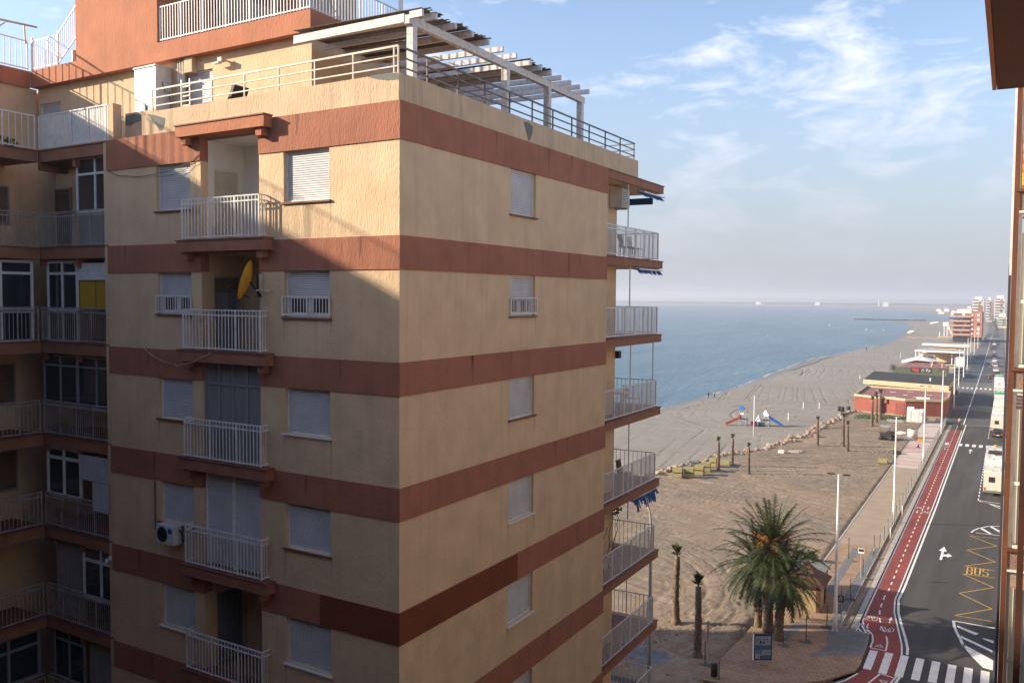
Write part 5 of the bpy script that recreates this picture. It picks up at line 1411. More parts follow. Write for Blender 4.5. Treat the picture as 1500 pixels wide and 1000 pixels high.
# boulders
M['rock'] = mat('limestone boulder', (0.36, 0.28, 0.22), (0.27, 0.24, 0.21), rough=0.95, ns=1.1, bs=0.8, bscale=6)
M['rock2'] = mat('orange boulder', (0.34, 0.21, 0.14), (0.24, 0.19, 0.155), rough=0.95, ns=1.1, bs=0.8, bscale=6)
rocks = []
for k in range(5):
    random.seed(40 + k)
    m = MB(); m.ellip((0, 0, 0.25), .55, .42, .38, 8, 5, 0.22)
    o = single('boulder', m, 'rock' if k % 2 else 'rock2', 'rough pale boulder in the long row edging the beach', 'boulder', (0, 0, 0), 'boulders in a row between beach and plot')
    rocks.append(o)
random.seed(99); y = 97.0; kk = 0
while y < 186:
    for j in range(random.choice((1, 1, 2))):
        src = rocks[kk % 5]; o = src if kk < 5 else src.copy()
        if kk >= 5: COL.objects.link(o)
        o.location = (line_x(y) + random.uniform(-.75, .75), y + random.uniform(-.3, .3), random.uniform(0, .12))
        o.rotation_euler = (random.uniform(-.3, .3), random.uniform(-.3, .3), random.uniform(0, 6))
        s_ = random.uniform(.45, 1.05); o.scale = (s_, s_, s_ * random.uniform(.7, 1.0)); kk += 1
    y += random.uniform(.7, 1.15)
# stacks of yellow slabs
M['yslab'] = mat('yellow insulation slabs', (0.34, 0.30, 0.13), (0.27, 0.24, 0.11), rough=0.9, ns=3)
def stack(label, x, y, rz, n_, w=1.15, d=.95):
    t = thing('slab_stack', label, 'pallet stack', (x, y, .08), 'stacks of yellow slabs on pallets', rz)
    t_off = OFF[t.name]; OFF[t.name] = Vector((0, 0, 0))
    for k in range(n_):
        z = k * .62
        m = MB(); m.box(W0, -w / 2, w / 2, -d / 2, d / 2, z + .1, z + .58); part('slab_block', m, 'yslab', t)
        m = MB()
        for a in (-.45, 0, .45): m.box(W0, a - .05, a + .05, -d / 2, d / 2, z, z + .099)
        part('pallet', m, 'kbrown', t)
    return t
stack('two high yellow slab stack nearest the balcony, left end', -34.9, 104.9, .1, 2)
stack('two high yellow slab stack second from the left', -33.7, 105.6, .12, 2)
stack('two high yellow slab stack at the right of the big group', -33.1, 107.8, .05, 2)
stack('low yellow slab stack at the back of the big group', -34.9, 108.6, .1, 1)
stack('two high yellow slab stack behind the group', -33.0, 110.3, .15, 2)
stack('tall lone yellow slab stack left of a palm', -33.1, 113.9, .0, 2, .9, .9)
stack('small yellow slab stack between two palms', -32.1, 116.2, .0, 1)
stack('single yellow slab pallet alone on the plot by the third lamp', -14.3, 128.3, .0, 1)
m = MB(); m.ellip((-34.6, 110.4, 1.2), 1.0, .5, .2, 9, 5, .2); single('dust_sheet', m, 'cement', 'grey sheet crumpled over the slab stacks', 'sheet', (-34.6, 110.4, 1))
# white container and site junk
t = thing('site_container', 'white storage container with double doors by the red pavilion', 'container', (-14.2, 174.8, 0))
m = MB(); m.plan([(-15.6, 173.7), (-12.9, 173.7), (-12.9, 176.1), (-15.6, 176.1)], .15, 2.35); part('body', m, 'wpaint', t)
for a in (-15.5, -14.22):
    m = MB(); m.box(W0, a, a + 1.22, 173.64, 173.69, .25, 2.25); o = part('door', m, 'wpaint', t); m2 = MB(); m2.box(W0, a + .55, a + .6, 173.6, 173.635, .3, 2.2); part('lock_rod', m2, 'steel', o)
m = MB(); m.plan([(-15.6, 174.2), (-14.5, 174.2), (-14.5, 175.3), (-15.6, 175.3)], 2.36, 2.75); single('roof_box', m, 'wpaint', 'small white box standing on the storage container', 'box', (-15, 174.7, 2.36))
t = thing('site_machine', 'dark compact machine with a canopy parked on the plot', 'machine', (-16.4, 150.2, 0))
m = MB(); m.plan([(-17.2, 149.5), (-15.6, 149.5), (-15.6, 151.2), (-17.2, 151.2)], .35, 1.15); m.plan([(-16.3, 149.7), (-15.1, 149.7), (-15.1, 150.9), (-16.3, 150.9)], 1.0, 1.45); part('body', m, 'dark', t)
m = MB(); m.plan([(-17.3, 149.4), (-15.8, 149.4), (-15.8, 151.2), (-17.3, 151.2)], 2.15, 2.22); part('canopy', m, 'steel', t)
for a, b in ((-17.2, 149.5), (-15.9, 149.5), (-17.2, 151.1), (-15.9, 151.1)):
    m = MB(); m.tube([(a, b, 1.1), (a, b, 2.15)], .03, 5); part('canopy_post', m, 'dark', t)
for a, b in ((-17.0, 149.4), (-15.5, 149.4), (-17.0, 151.3), (-15.5, 151.3)):
    m = MB(); m.tube([(a, b - .12, .38), (a, b + .12, .38)], .38, 12); part('wheel', m, 'black', t)
t = thing('water_tank', 'pale round water tank at the edge of the striped paving', 'tank', (-12.9, 154, .1))
m = MB(); m.tube([(-12.9, 154, .1), (-12.9, 154, 1.5)], .75, 14); part('body', m, 'shutter_old', t)
m = MB(); m.tube([(-12.9, 154, 1.5), (-12.9, 154, 1.62)], .3, 10); part('lid', m, 'dark', t)
def sack(label, x, y, r_, h, mt, nm='rubble_sack'):
    m = MB(); m.ellip((x, y, h * .5), r_, r_ * .8, h * .55, 9, 6, .14); single(nm, m, mt, label, 'sack', (x, y, .1))
random.seed(3)
sack('white sheet heap in the middle of the plot beside the machine', -14.9, 158, .9, .5, 'wpaint')
sack('white sack at the plot edge right of the machine', -13.6, 151.8, .7, .6, 'wpaint')
sack('dark heap of rubble at the left kerb of the striped paving', -13.6, 137, .8, .6, 'dark', 'rubble_heap')
m = MB(); m.plan([(-11.9, 150.6), (-10.9, 150.6), (-10.9, 151.3), (-11.9, 151.3)], .13, .5); single('planter_box', m, mat('orange plastic', (0.55, 0.24, 0.05)), 'flat orange crate on the striped paving', 'crate', (-11.4, 151, .13))
t = thing('traffic_cone', 'small red traffic cone on the striped paving', 'traffic cone', (-11.3, 144.5, .13))
m = MB(); m.tube([(-11.3, 144.5, .15), (-11.3, 144.5, .75)], .17, 10, .03); part('cone', m, mat('red plastic', (0.5, 0.05, 0.03)), t); m = MB(); m.plan([(-11.55, 144.25), (-11.05, 144.25), (-11.05, 144.75), (-11.55, 144.75)], .125, .16); part('base', m, 'black', t)
m = MB(); m.box(W0, -18.8, -16.2, 172.6, 173.2, .1, .5); m.box(W0, -18.4, -16.0, 172.3, 172.59, .1, .35); single('plank_pile', m, 'steel', 'pile of grey pipes and planks left of the white container', 'pile', (-17.4, 172.8, .1))
m = MB(); m.box(W0, -27.0, -25.8, 146.4, 147.2, .1, .6); single('site_box', m, mat('pink plastic', (0.45, 0.20, 0.20)), 'dusty pink box among the boulders near a palm', 'box', (-26.4, 146.8, .1))
m = MB(); m.box(W0, -28.2, -27.4, 128.8, 129.6, .1, .5); single('site_box', m, 'wpaint', 'white box lying by the boulder row', 'box', (-27.8, 129.2, .1))
m = MB(); m.box(W0, -27.1, -25.6, 130.3, 131.0, .1, .35); m.box(W0, -26.6, -25.4, 131.3, 131.9, .1, .3); single('rubble_heap', m, 'kerb', 'scattered grey slabs right of the white box', 'rubble', (-26.4, 131, .1))
# playground on the beach
M['pred'] = mat('red slide plastic', (0.55, 0.09, 0.07), (0.45, 0.08, 0.06), rough=.4, ns=3); M['pblue'] = mat('blue slide plastic', (0.03, 0.16, 0.52), (0.03, 0.13, 0.42), rough=.4, ns=3)
t = thing('climbing_frame', 'tall playground tower with a red slide going left', 'playground tower', (-39.8, 153.5, .1))
for a, b in ((-40.1, 152.9), (-39.0, 152.9), (-40.1, 154.0), (-39.0, 154.0)):
    m = MB(); m.tube([(a, b, 0), (a, b, 2.9)], .06, 6); part('post', m, 'steel', t)
m = MB(); m.box(W0, -40.2, -38.9, 152.8, 154.1, 1.25, 1.35); part('platform', m, 'dark', t)
m = MB(); m.bar((-40.1, 153.4, 1.4), (-42.3, 152.5, .25), .7, .1); m.bar((-40.1, 153.05, 1.6), (-42.3, 152.15, .45), .06, .3); m.bar((-40.1, 153.75, 1.6), (-42.3, 152.85, .45), .06, .3); part('slide', m, 'pred', t)
m = MB(); m.box(W0, -40.3, -40.2, 152.8, 154.1, 1.4, 2.0); part('side_panel', m, 'pred', t)
part('roof', hip(-40.3, -39.3, 152.7, 153.7, 2.9, 3.7, .45), 'pblue', t)
m = MB(); m.box(W0, -39.9, -39.3, 152.78, 152.85, 2.1, 2.4); part('flag_panel', m, 'wpaint', t)
m = MB(); m.box(W0, -38.3, -37.4, 153.6, 154.4, .1, .85); single('play_house', m, mat('maroon plastic', (0.22, 0.04, 0.05)), 'low maroon play box between the two playground towers', 'play box', (-37.9, 154, .1))
t = thing('climbing_frame', 'lower playground tower with white tents and a blue slide going right', 'playground tower', (-36.0, 155.3, .1))
for a, b in ((-36.6, 154.7), (-35.6, 154.7), (-36.6, 155.9), (-35.6, 155.9)):
    m = MB(); m.tube([(a, b, 0), (a, b, 2.3)], .06, 6); part('post', m, 'wpaint', t)
m = MB(); m.box(W0, -36.7, -35.5, 154.6, 156.0, 1.05, 1.15); part('platform', m, 'dark', t)
m = MB(); m.bar((-35.5, 155.2, 1.5), (-33.4, 155.6, .3), .9, .2); m.bar((-35.5, 154.8, 1.8), (-33.4, 155.2, .5), .06, .4); part('slide', m, 'pblue', t)
part('roof', hip(-36.9, -35.5, 154.5, 156.1, 1.9, 2.9, .48), 'white_in', t)
part('side_tent', hip(-37.9, -36.9, 154.6, 155.8, .9, 1.9, .45), 'white_in', t)
m = MB(); m.box(W0, -37.2, -36.2, 154.4, 154.6, .15, .8); part('panel', m, mat('dark green panel', (0.03, 0.08, 0.07)), t)
m = MB(); m.ellip((-36.2, 155.3, 3.1), .12, .12, .2, 6, 4); part('finial', m, 'fruit', t)
m = MB(); m.tube([(-35.0, 142.4, 0), (-35.0, 142.4, 6.6)], .10, 8, .06); single('flagpole', m, 'lampw', 'tall white bare pole standing on the beach before the playground', 'pole', (-35, 142.4, 0))
for (x, y, h, lb) in ((-34.2, 164, 1.6, 'short white post right of the playground'), (-35.3, 183, 1.5, 'left white goal post beyond the playground'), (-32.6, 184.8, 1.4, 'right white goal post beyond the playground'),
                      (-27.0, 395, 3.0, 'white post on the far beach left of the white pergola'), (-35.2, 361, 2.2, 'white beach post behind the bushy palm'), (-33.4, 262, 1.2, 'right one of two white stakes near the shore side'), (-35.4, 260, 1.2, 'left one of two white stakes near the shore side')):
    m = MB(); m.tube([(x, y, 0), (x, y, h)], .09, 6); single('beach_post', m, 'lampw', lb, 'post', (x, y, 0), 'white posts on the beach')
for (x, y, lb) in ((-28.6, 183.6, 'left black bin of three'), (-27.9, 182.6, 'middle black bin of three'), (-27.0, 184.0, 'right black bin of three')):
    t = thing('waste_bin', lb + ' at the end of the boulder row', 'bin', (x, y, .1), 'three black bins in a row')
    m = MB(); m.tube([(x, y, .1), (x, y, .95)], .32, 10, .38); part('body', m, 'black', t); m = MB(); m.tube([(x, y, .96), (x, y, 1.05)], .40, 10); part('lid', m, 'dark', t)

# ================================================================== VEHICLES
def local(o): OFF[o.name] = Vector((0, 0, 0))
FV = F((0, 0, 0), (0, 1, 0), (1, 0, 0))        # outline in (length, height), extruded over x
def wheels(t, ys, w, r_):
    for y in ys:
        for x in (-w / 2, w / 2 - .2):
            m = MB(); m.tube([(x, y, r_), (x + .2, y, r_)], r_, 12); o = part('wheel', m, 'black', t)
            m = MB(); m.tube([(x - .01, y, r_), (x + .21, y, r_)], r_ * .55, 8); part('rim', m, 'steel', o)
def carpaint(name, c):
    if name not in M: M[name] = mat(name, c, rough=.25, spec=.6)
    return name
def car(label, loc, rz, paint, cat='car', L_=3.7, W_=1.55, H_=1.3):
    t = thing('parked_car', label, cat, loc, None, rz); local(t)
    m = MB(); h = H_
    out = [(-L_ / 2, .25), (-L_ / 2, .72 * h * .85), (-L_ / 2 + .12, .62 * h), (-L_ * .28, .68 * h), (L_ * .20, .66 * h), (L_ / 2 - .1, .52 * h), (L_ / 2, .40 * h), (L_ / 2, .25)]
    m.prism(FV, out, -W_ / 2, W_ / 2); part('body', m, paint, t)
    m = MB(); m.prism(FV, [(-L_ * .40, .66 * h), (-L_ * .30, h * .97), (L_ * .05, h * .97), (L_ * .22, .66 * h)], -W_ / 2 + .10, W_ / 2 - .10); part('windows', m, 'glass', t)
    m = MB(); m.prism(FV, [(-L_ * .31, h * .972), (-L_ * .29, h * 1.01), (L_ * .03, h * 1.01), (L_ * .055, h * .972)], -W_ / 2 + .09, W_ / 2 - .09)
    for x in (-W_ / 2 + .09, W_ / 2 - .14):
        m.prism(FV, [(-L_ * .10, .66 * h), (-L_ * .10, h * .972), (-L_ * .08, h * .972), (-L_ * .08, .66 * h)], x, x + .05)
    part('roof', m, paint, t)
    wheels(t, (-L_ * .31, L_ * .31), W_, .29)
    for x in (-W_ / 2 + .08, W_ / 2 - .38):
        m = MB(); m.box(W0, x, x + .3, -L_ / 2 - .02, -L_ / 2, .5, .68); part('tail_light', m, 'pred', t)
        m = MB(); m.box(W0, x, x + .3, L_ / 2, L_ / 2 + .02, .42, .56); part('headlight', m, 'wpaint', t)
    m = MB(); m.box(W0, -.25, .25, -L_ / 2 - .03, -L_ / 2 - .021, .38, .5); part('number_plate', m, 'wpaint', t)
    return t
def camper(label, loc, rz, L_=6.3, W_=2.1, H_=2.75, paint='wpaint', box=True, extra=None):
    t = thing('camper_van', label, 'camper van', loc, 'campers parked along the right kerb', rz); local(t)
    m = MB(); k = L_ / 2
    m.prism(FV, [(-k, .45), (-k, H_ - .12), (-k + .15, H_), (k * .45, H_), (k * .62, H_ - .35), (k * .66, 1.75), (k * .62, .45)] if box else
            [(-k, .4), (-k, H_ - .3), (-k + .25, H_), (k * .35, H_), (k * .55, H_ - .3), (k * .62, .4)], -W_ / 2, W_ / 2); part('body', m, paint, t)
    m = MB(); m.prism(FV, [(k * .621, .40), (k * .661, 1.74), (k * .75, 1.70), (k * .90, 1.15), (k, .98), (k, .40)], -W_ / 2 + .1, W_ / 2 - .1); part('cab', m, paint, t)
    m = MB(); m.prism(FV, [(k * .755, 1.705), (k * .905, 1.155), (k * .925, 1.165), (k * .77, 1.73)], -W_ / 2 + .2, W_ / 2 - .2); part('windscreen', m, 'glass', t)
    m = MB(); m.box(W0, -.50, .12, -k - .02, -k - .001, 1.55, 2.15); o = part('window', m, 'glass', t)
    m = MB(); m.box(W0, -W_ / 2 + .05, W_ / 2 - .05, -k - .08, -k - .001, .38, .62); part('bumper', m, 'cement', t)
    for x in (-W_ / 2 + .06, W_ / 2 - .22):
        m = MB(); m.box(W0, x, x + .16, -k - .03, -k - .002, .68, .95); part('tail_light', m, 'pred', t)
    for a, b, c, d in ((-.5, .0, .25, .75), (.1, .65, -1.2, -.6), (-.7, -.2, -k + .5, -k + 1.0)):
        m = MB(); m.box(W0, a, b, c, d, H_ + .002, H_ + .09); part('roof_hatch', m, 'shutter_old', t)
    m = MB(); m.box(W0, -W_ / 2 - .02, -W_ / 2 - .001, -.9, .3, 1.5, 2.0); part('window', m, 'glass', t)
    m = MB(); m.box(W0, -.35, .2, -k - .04, -k - .021 - .062 + .05, .64, .76); part('number_plate', m, 'shutter_old', t)
    wheels(t, (-k * .5, k * .72), W_, .34)
    if extra == 'rack':
        m = MB(); m.prism(FV, [(k * .2, H_ + .1), (k * .5, H_ + .12), (k * .58, H_ + .4), (k * .3, H_ + .3)], -.75, .75); part('roof_pod', m, 'dark', t)
        m = MB()
        for x in (-.8, .8): m.bar((x, -k + .3, H_ + .12), (x, k * .3, H_ + .12), .04)
        part('roof_rail', m, 'steel', t)
    if extra == 'board':
        m = MB(); m.ellip((0, -.2, H_ + .25), .28, 1.1, .09, 10, 5); part('surfboard', m, 'yellow', t)
    return t
camper('nearest cream camper with a square rear window by the bus hatching', (-1.05, 116.6, 0), 0, 6.2, 2.05, 2.75, carpaint('cream van paint', (0.62, 0.59, 0.51)))
camper('white camper with a dark roof pod parked just ahead of the nearest one', (-1.1, 124.6, 0), 0, 6.6, 2.1, 2.85, 'wpaint', True, 'rack')
camper('white camper carrying a yellow board, just before the zebra crossing', (-1.1, 133.6, 0), 0, 6.4, 2.1, 2.6, carpaint('pale grey van paint', (0.52, 0.52, 0.52)), True, 'board')
car('black car parked right behind the campers past the zebra crossing', (-1.15, 164.0, 0), 0, carpaint('black car paint', (0.02, 0.02, 0.025)))
y = 170.5
for k in range(6):
    camper(('tall white camper directly ahead of the black parked car', 'second white camper ahead of the black parked car', 'third white camper ahead of the black parked car', 'fourth white camper ahead of the black parked car',
            'fifth white camper ahead of the black parked car', 'sixth white camper ahead, just before the green van')[k], (-1.2, y, 0), 0, 6.3, 2.1, 2.75 - .1 * (k % 3), 'wpaint' if k % 2 else 'cream van paint'); y += 7.6
camper('green and white camper nearest to the zebra far up the road', (-1.3, y + .5, 0), 0, 6, 2.05, 2.6, carpaint('green van paint', (0.05, 0.33, 0.12))); y += 8
for k in range(5):
    camper(('beige camper just beyond the green one', 'white camper two places beyond the green one', 'white camper three places beyond the green one', 'white camper four places beyond the green one', 'low white camper five places beyond the green one')[k], (-1.5 - .1 * k, y, 0), 0, 6.2, 2.1, 2.6, 'wpaint' if k else 'pale grey van paint'); y += 8
camper('second green camper, far up the right kerb', (-2.0, y, 0), 0, 6, 2.05, 2.6, 'green van paint')
y += 12
for k in range(9):
    car(('small white car far up the right kerb past the second green van', 'dark car far up the right kerb', 'white car beyond the dark one on the right kerb', 'grey car on the far right kerb', 'second white car on the far right kerb', 'blue car on the far right kerb', 'silver car near the far row of palms', 'last dark car on the right kerb', 'last white car on the right kerb')[k],
        (-2.3 - .5 * k, y, 0), 0, ('wpaint', 'black car paint', 'wpaint', 'pale grey van paint', 'wpaint', carpaint('blue car paint', (0.03, 0.07, 0.2)), 'steel', 'black car paint', 'wpaint')[k]); y += 17 + 3 * k
car('white car driving away alone in the middle of the road', (-4.6, 341, 0.01), 0, 'wpaint')
car('dark maroon car crossing towards the parked campers', (-3.4, 283, 0.01), 1.25, carpaint('maroon car paint', (0.10, 0.02, 0.03)))
car('dark car driving in the distance beyond the white car', (-6.3, 440, .01), 0, 'black car paint')
car('silver van parked under the seventh lamp beside the terrace', (-12.6, 283, .01), .1, 'steel', 'van', 4.6, 1.8, 1.9)
car('dark blue van parked on the left by the white pergola', (-12.9, 296, .01), 0, 'blue car paint', 'van', 4.5, 1.8, 1.8)
car('white car parked on the left below the orange block', (-11.5, 560, .01), 0, 'wpaint')
car('black car parked on the left in front of the white pergola', (-12.2, 306, .01), 0, 'black car paint')

# ================================================================== PEOPLE
def person(label, loc, rz=0.0, stride=.18, h=1.55, top=(0.05, 0.05, 0.06), leg=(0.04, 0.045, 0.06), arm=.12, bike=False):
    t = thing('person', label, 'person', loc, None, rz); local(t); s_ = h / 1.75
    M.setdefault('skin', mat('skin', (0.45, 0.27, 0.19), rough=.6)); M.setdefault('hair', mat('hair', (0.04, 0.03, 0.02), rough=.8))
    me = bpy.data.meshes.new('body')
    J = [(0, 0, .95), (0, 0, 1.15), (0, 0, 1.42), (0, .01, 1.53), (0, .02, 1.66), (0, .02, 1.73),
         (.10, 0, .90), (.11, stride, .50), (.11, stride * .6, .07), (.11, stride * .6 + .14, .03),
         (-.10, 0, .90), (-.11, -stride * .3, .50), (-.11, -stride * 1.4, .09), (-.11, -stride * 1.4 + .13, .03),
         (.19, 0, 1.40), (.24, -arm, 1.13), (.25, arm * .6, .90), (.25, arm, .80),
         (-.19, 0, 1.40), (-.24, arm, 1.13), (-.25, arm * 1.6, .90), (-.25, arm * 2, .80)]
    E_ = [(0, 1), (1, 2), (2, 3), (3, 4), (4, 5), (0, 6), (6, 7), (7, 8), (8, 9), (0, 10), (10, 11), (11, 12), (12, 13), (2, 14), (14, 15), (15, 16), (16, 17), (2, 18), (18, 19), (19, 20), (20, 21)]
    rad = [.14, .13, .15, .055, .095, .07, .09, .062, .042, .03, .09, .062, .042, .03, .06, .042, .032, .028, .06, .042, .032, .028]
    me.from_pydata([tuple(c * s_ for c in j) for j in J], E_, [])
    o = bpy.data.objects.new('body', me); COL.objects.link(o); o.parent = t; me.materials.append(M['skin']); OFF[o.name] = Vector((0, 0, 0))
    md = o.modifiers.new('skin', 'SKIN')
    for i_, r_ in enumerate(rad): me.skin_vertices[0].data[i_].radius = (r_ * s_, r_ * s_)
    me.skin_vertices[0].data[0].use_root = True
    o.modifiers.new('sub', 'SUBSURF').levels = 1
    V = [Vector(j) * s_ for j in J]
    nm = 'cloth %.2f %.2f %.2f' % top
    if nm not in M: M[nm] = mat(nm, top, tuple(c * .8 for c in top), ns=8)
    m = MB(); m.tube([V[0] - Vector((0, 0, .06)), V[1], V[2] - Vector((0, 0, .06)), V[2] + Vector((0, 0, .04)), V[3]], [.175 * s_, .17 * s_, .20 * s_, .15 * s_, .07 * s_], 10)
    for a, b, c in ((14, 15, 16), (18, 19, 20)): m.tube([V[2].lerp(V[a], .6), V[b], V[c]], [.085 * s_, .062 * s_, .048 * s_], 8)
    part('jacket', m, nm, t)
    nm = 'cloth %.2f %.2f %.2f' % leg
    if nm not in M: M[nm] = mat(nm, leg, tuple(c * .8 for c in leg), ns=8)
    m = MB()
    for a, b, c in ((6, 7, 8), (10, 11, 12)): m.tube([V[a] + Vector((0, 0, .08)), V[b], V[c]], [.115 * s_, .08 * s_, .06 * s_], 8)
    part('trousers', m, nm, t)
    m = MB(); m.ellip(V[4] + Vector((0, -.015, .035)), .105 * s_, .11 * s_, .10 * s_, 10, 6); part('hair', m, 'hair', t)
    return t
person('walker in black at the water edge, left one of the couple', (-57.0, 191.2, .1), 1.2)
person('walker in a white top at the water edge, right one of the couple', (-56.0, 192.6, .1), 1.3, top=(.6, .6, .6), leg=(.03, .03, .04))
person('lone dark figure standing far along the waterline', (-53.2, 408, .1), .2, .05)
person('pedestrian in a blue top beside the annex, left of two', (-11.0, 229, .1), 0, top=(.10, .16, .28))
person('pedestrian in black beside the annex, right of two', (-10.1, 226.5, .1), 0)
person('dark pedestrian standing by the sixth lamp kerb', (-9.9, 209.5, .1), 2, .05)
person('first of two dark pedestrians past the parked vans', (-11.0, 262, .1), 0)
person('second of two dark pedestrians past the parked vans', (-10.3, 264, .1), 0)
# cyclist on the red lane
t = person('cyclist in a sand coloured jacket riding up the red lane', (-7.05, 171.5, .02), 0, .25, 1.5, (.42, .36, .24), (.05, .05, .06), .25)
t.location.z = .28
bt = thing('bicycle', 'dark bicycle ridden on the red lane', 'bicycle', (-7.05, 171.5, .02)); local(bt)
for y_ in (-.5, .5):
    m = MB(); m.tube([(0, y_ + .32 * math.cos(a * math.pi / 8), .34 + .32 * math.sin(a * math.pi / 8)) for a in range(17)], .022, 5, cap=False); part('wheel', m, 'black', bt)
m = MB(); m.tube([(0, -.5, .34), (0, -.15, .85), (0, .35, .85), (0, -.05, .35), (0, -.5, .34)], .02, 5); m.tube([(0, .5, .34), (0, .38, .95)], .02, 5); part('frame', m, 'dark', bt)
m = MB(); m.tube([(-.25, .3, .98), (0, .38, .95), (.25, .3, .98)], .015, 5); part('handlebar', m, 'dark', bt)
m = MB(); m.ellip((0, -.2, .88), .08, .13, .04, 8, 4); part('saddle', m, 'black', bt)

# ================================================================== BUILDINGS ALONG THE BEACH
M['redwall'] = mat('red pavilion wall', (0.28, 0.080, 0.056), (0.22, 0.066, 0.050), ns=1)
M['redroof'] = mat('dusty red flat roof', (0.24, 0.095, 0.085), (0.33, 0.20, 0.18), ns=.6, detail=10, lo=.45, hi=.75)
M['cream'] = mat('cream trim', (0.48, 0.41, 0.27), (0.42, 0.35, 0.23), ns=1)
M['felt'] = mat('black roofing felt', (0.030, 0.032, 0.034), (0.045, 0.046, 0.048), ns=.5, rough=.95)
pv = thing('red_pavilion', 'low red pavilion with cream parapet and dusty flat roof', 'pavilion', (-18, 190, 0))
RP = [(-26.2, 186.2), (-21.3, 183.6), (-20.8, 184.6), (-16.6, 182.0), (-15.4, 182.3), (-10.6, 183.8), (-9.9, 190), (-10.2, 203), (-26.6, 206)]
m = MB(); m.plan(RP, 0, 3.05); part('wall', m, 'redwall', pv)
m = MB(); m.sheet([(a * .985 - .28, b + (.3 if b < 192 else -.3)) for a, b in RP], 3.06); part('roof', m, 'redroof', pv)
m = MB()
for (a, b), (c, d) in zip(RP, RP[1:] + RP[:1]):
    m.bar((a, b, 3.2), (c, d, 3.2), .30, .42)
part('parapet', m, 'cream', pv)
m = MB(); m.plan([(-26.4, 185.9), (-21.2, 183.3), (-20.7, 184.3), (-16.6, 181.7), (-10.4, 183.5), (-10.4, 183.9), (-26.2, 186.4)], 0, .22); part('plinth', m, 'cream', pv)
fr2 = F((-16.6, 182.0, 0), Vector((6.0, 1.8, 0)).normalized(), Vector((-1.8, 6.0, 0)).normalized())
fr3 = F((-20.8, 184.6, 0), Vector((4.2, -2.6, 0)).normalized(), Vector((2.6, 4.2, 0)).normalized())
M['redgrille'] = mat('dark red door grille', (0.15, 0.035, 0.03), rough=.5)
m = MB(); m.box(fr3, 2.9, 4.7, -.05, -.005, .25, 2.5)
o = part('door', m, 'redwall', pv); m = MB()
for k in range(6): m.box(fr3, 2.9 + .34 * k, 2.96 + .34 * k, -.09, -.051, .25, 2.5)
for k in range(5): m.box(fr3, 2.96, 4.66, -.08, -.052, .3 + .53 * k, .36 + .53 * k)
part('grille', m, 'redgrille', o)
m = MB(); m.box(fr3, .25, 1.1, -.4, -.01, 2.2, 3.0); m.box(fr3, .1, .2, -.35, -.01, .3, 3.0); part('pilaster', m, 'redwall', pv)
m = MB()
for a, b in ((-23, 190), (-20.5, 187), (-18, 192), (-16.0, 189), (-21, 197), (-14, 195), (-24, 199), (-18, 200)): m.box(W0, a, a + random.uniform(.5, 1.6), b, b + random.uniform(.3, .8), 3.07, 3.09 + random.uniform(0, .02))
part('roof_patch', m, 'white_in', pv)
m = MB(); m.box(W0, -15.0, -12.7, 184.4, 185.2, 3.1, 3.6); part('roof_unit', m, 'wpaint', pv)
m = MB(); m.tube([(-22.6, 188.5, 3.07), (-22.6, 188.5, 3.9)], .3, 8); single('roof_fan', m, 'dark', 'dark round vent unit on the red pavilion roof', 'vent', (-22.6, 188.5, 3.07))
an = thing('annex_building', 'black flat roofed annex with a deep cream fascia behind the red pavilion', 'building', (-18, 225, 0))
m = MB(); m.plan([(-27.0, 213), (-11.0, 207), (-10.8, 226), (-27.5, 234)], 0, 2.9); part('wall', m, 'redwall', an)
m = MB(); m.plan([(-28.0, 211), (-10.6, 204.8), (-10.4, 228), (-29, 236.5)], 3.25, 4.25); part('fascia', m, 'cream', an)
m = MB(); m.plan([(-27.9, 211.2), (-10.7, 205.0), (-10.5, 227.9), (-28.9, 236.3)], 4.251, 4.30); part('roof', m, 'felt', an)
for a, b in ((-26.5, 211.2), (-22.6, 209.8), (-19.5, 208.7), (-15, 207.2)):
    m = MB(); m.plan([(a, b), (a + .5, b), (a + .5, b + .5), (a, b + .5)], 0, 3.249); part('pillar', m, 'white_in', an)
m = MB(); m.box(W0, -14.9, -14.6, 214, 214.3, 4.3, 5.0); part('chimney', m, 'wpaint', an)
# screened restaurant terrace
M['hedge'] = mat('green screen netting', (0.055, 0.085, 0.05), (0.11, 0.12, 0.075), ns=2, detail=9, bs=.5, bscale=9)
sc_ = thing('screened_terrace', 'terrace behind a long green screen with a black banner', 'terrace', (-22, 272, 0))
m = MB(); m.box(F((-27.6, 270.5, 0), Vector((.998, -.06, 0)), Vector((.06, .998, 0))), 0, 12.8, 0, .12, .25, 3.1); part('screen', m, 'hedge', sc_)
m = MB(); m.plan([(-28, 269.6), (-14.4, 268.6), (-14.4, 269.4), (-28, 270.3)], 0, .6); m.plan([(-17.5, 268), (-14.8, 267.8), (-14.8, 268.6), (-17.5, 268.8)], 0, 1.0); part('low_wall', m, 'kerb', sc_)
fb_ = F((-27.6, 270.5, 0), Vector((.998, -.06, 0)), Vector((.06, .998, 0)))
m = MB(); m.box(fb_, 4.0, 9.2, -.06, -.005, 1.95, 3.2); bn = part('banner', m, 'black', sc_)
m = MB()
for k in range(5):
    x0 = 4.3 + k * .38; m.box(fb_, x0, x0 + .26, -.09, -.061, 2.35 - .06 * (k % 3), 2.95 + .05 * (k % 2))
m.box(fb_, 4.9, 6.1, -.09, -.0615, 2.15, 2.45)
part('lettering', m, 'pred', bn)
m = MB()
for k in range(14): a = k * math.pi / 7; m.box(fb_, 7.1 + .3 * math.cos(a) - .05, 7.1 + .3 * math.cos(a) + .05, -.09, -.061, 2.5 + .3 * math.sin(a) - .05, 2.5 + .3 * math.sin(a) + .05)
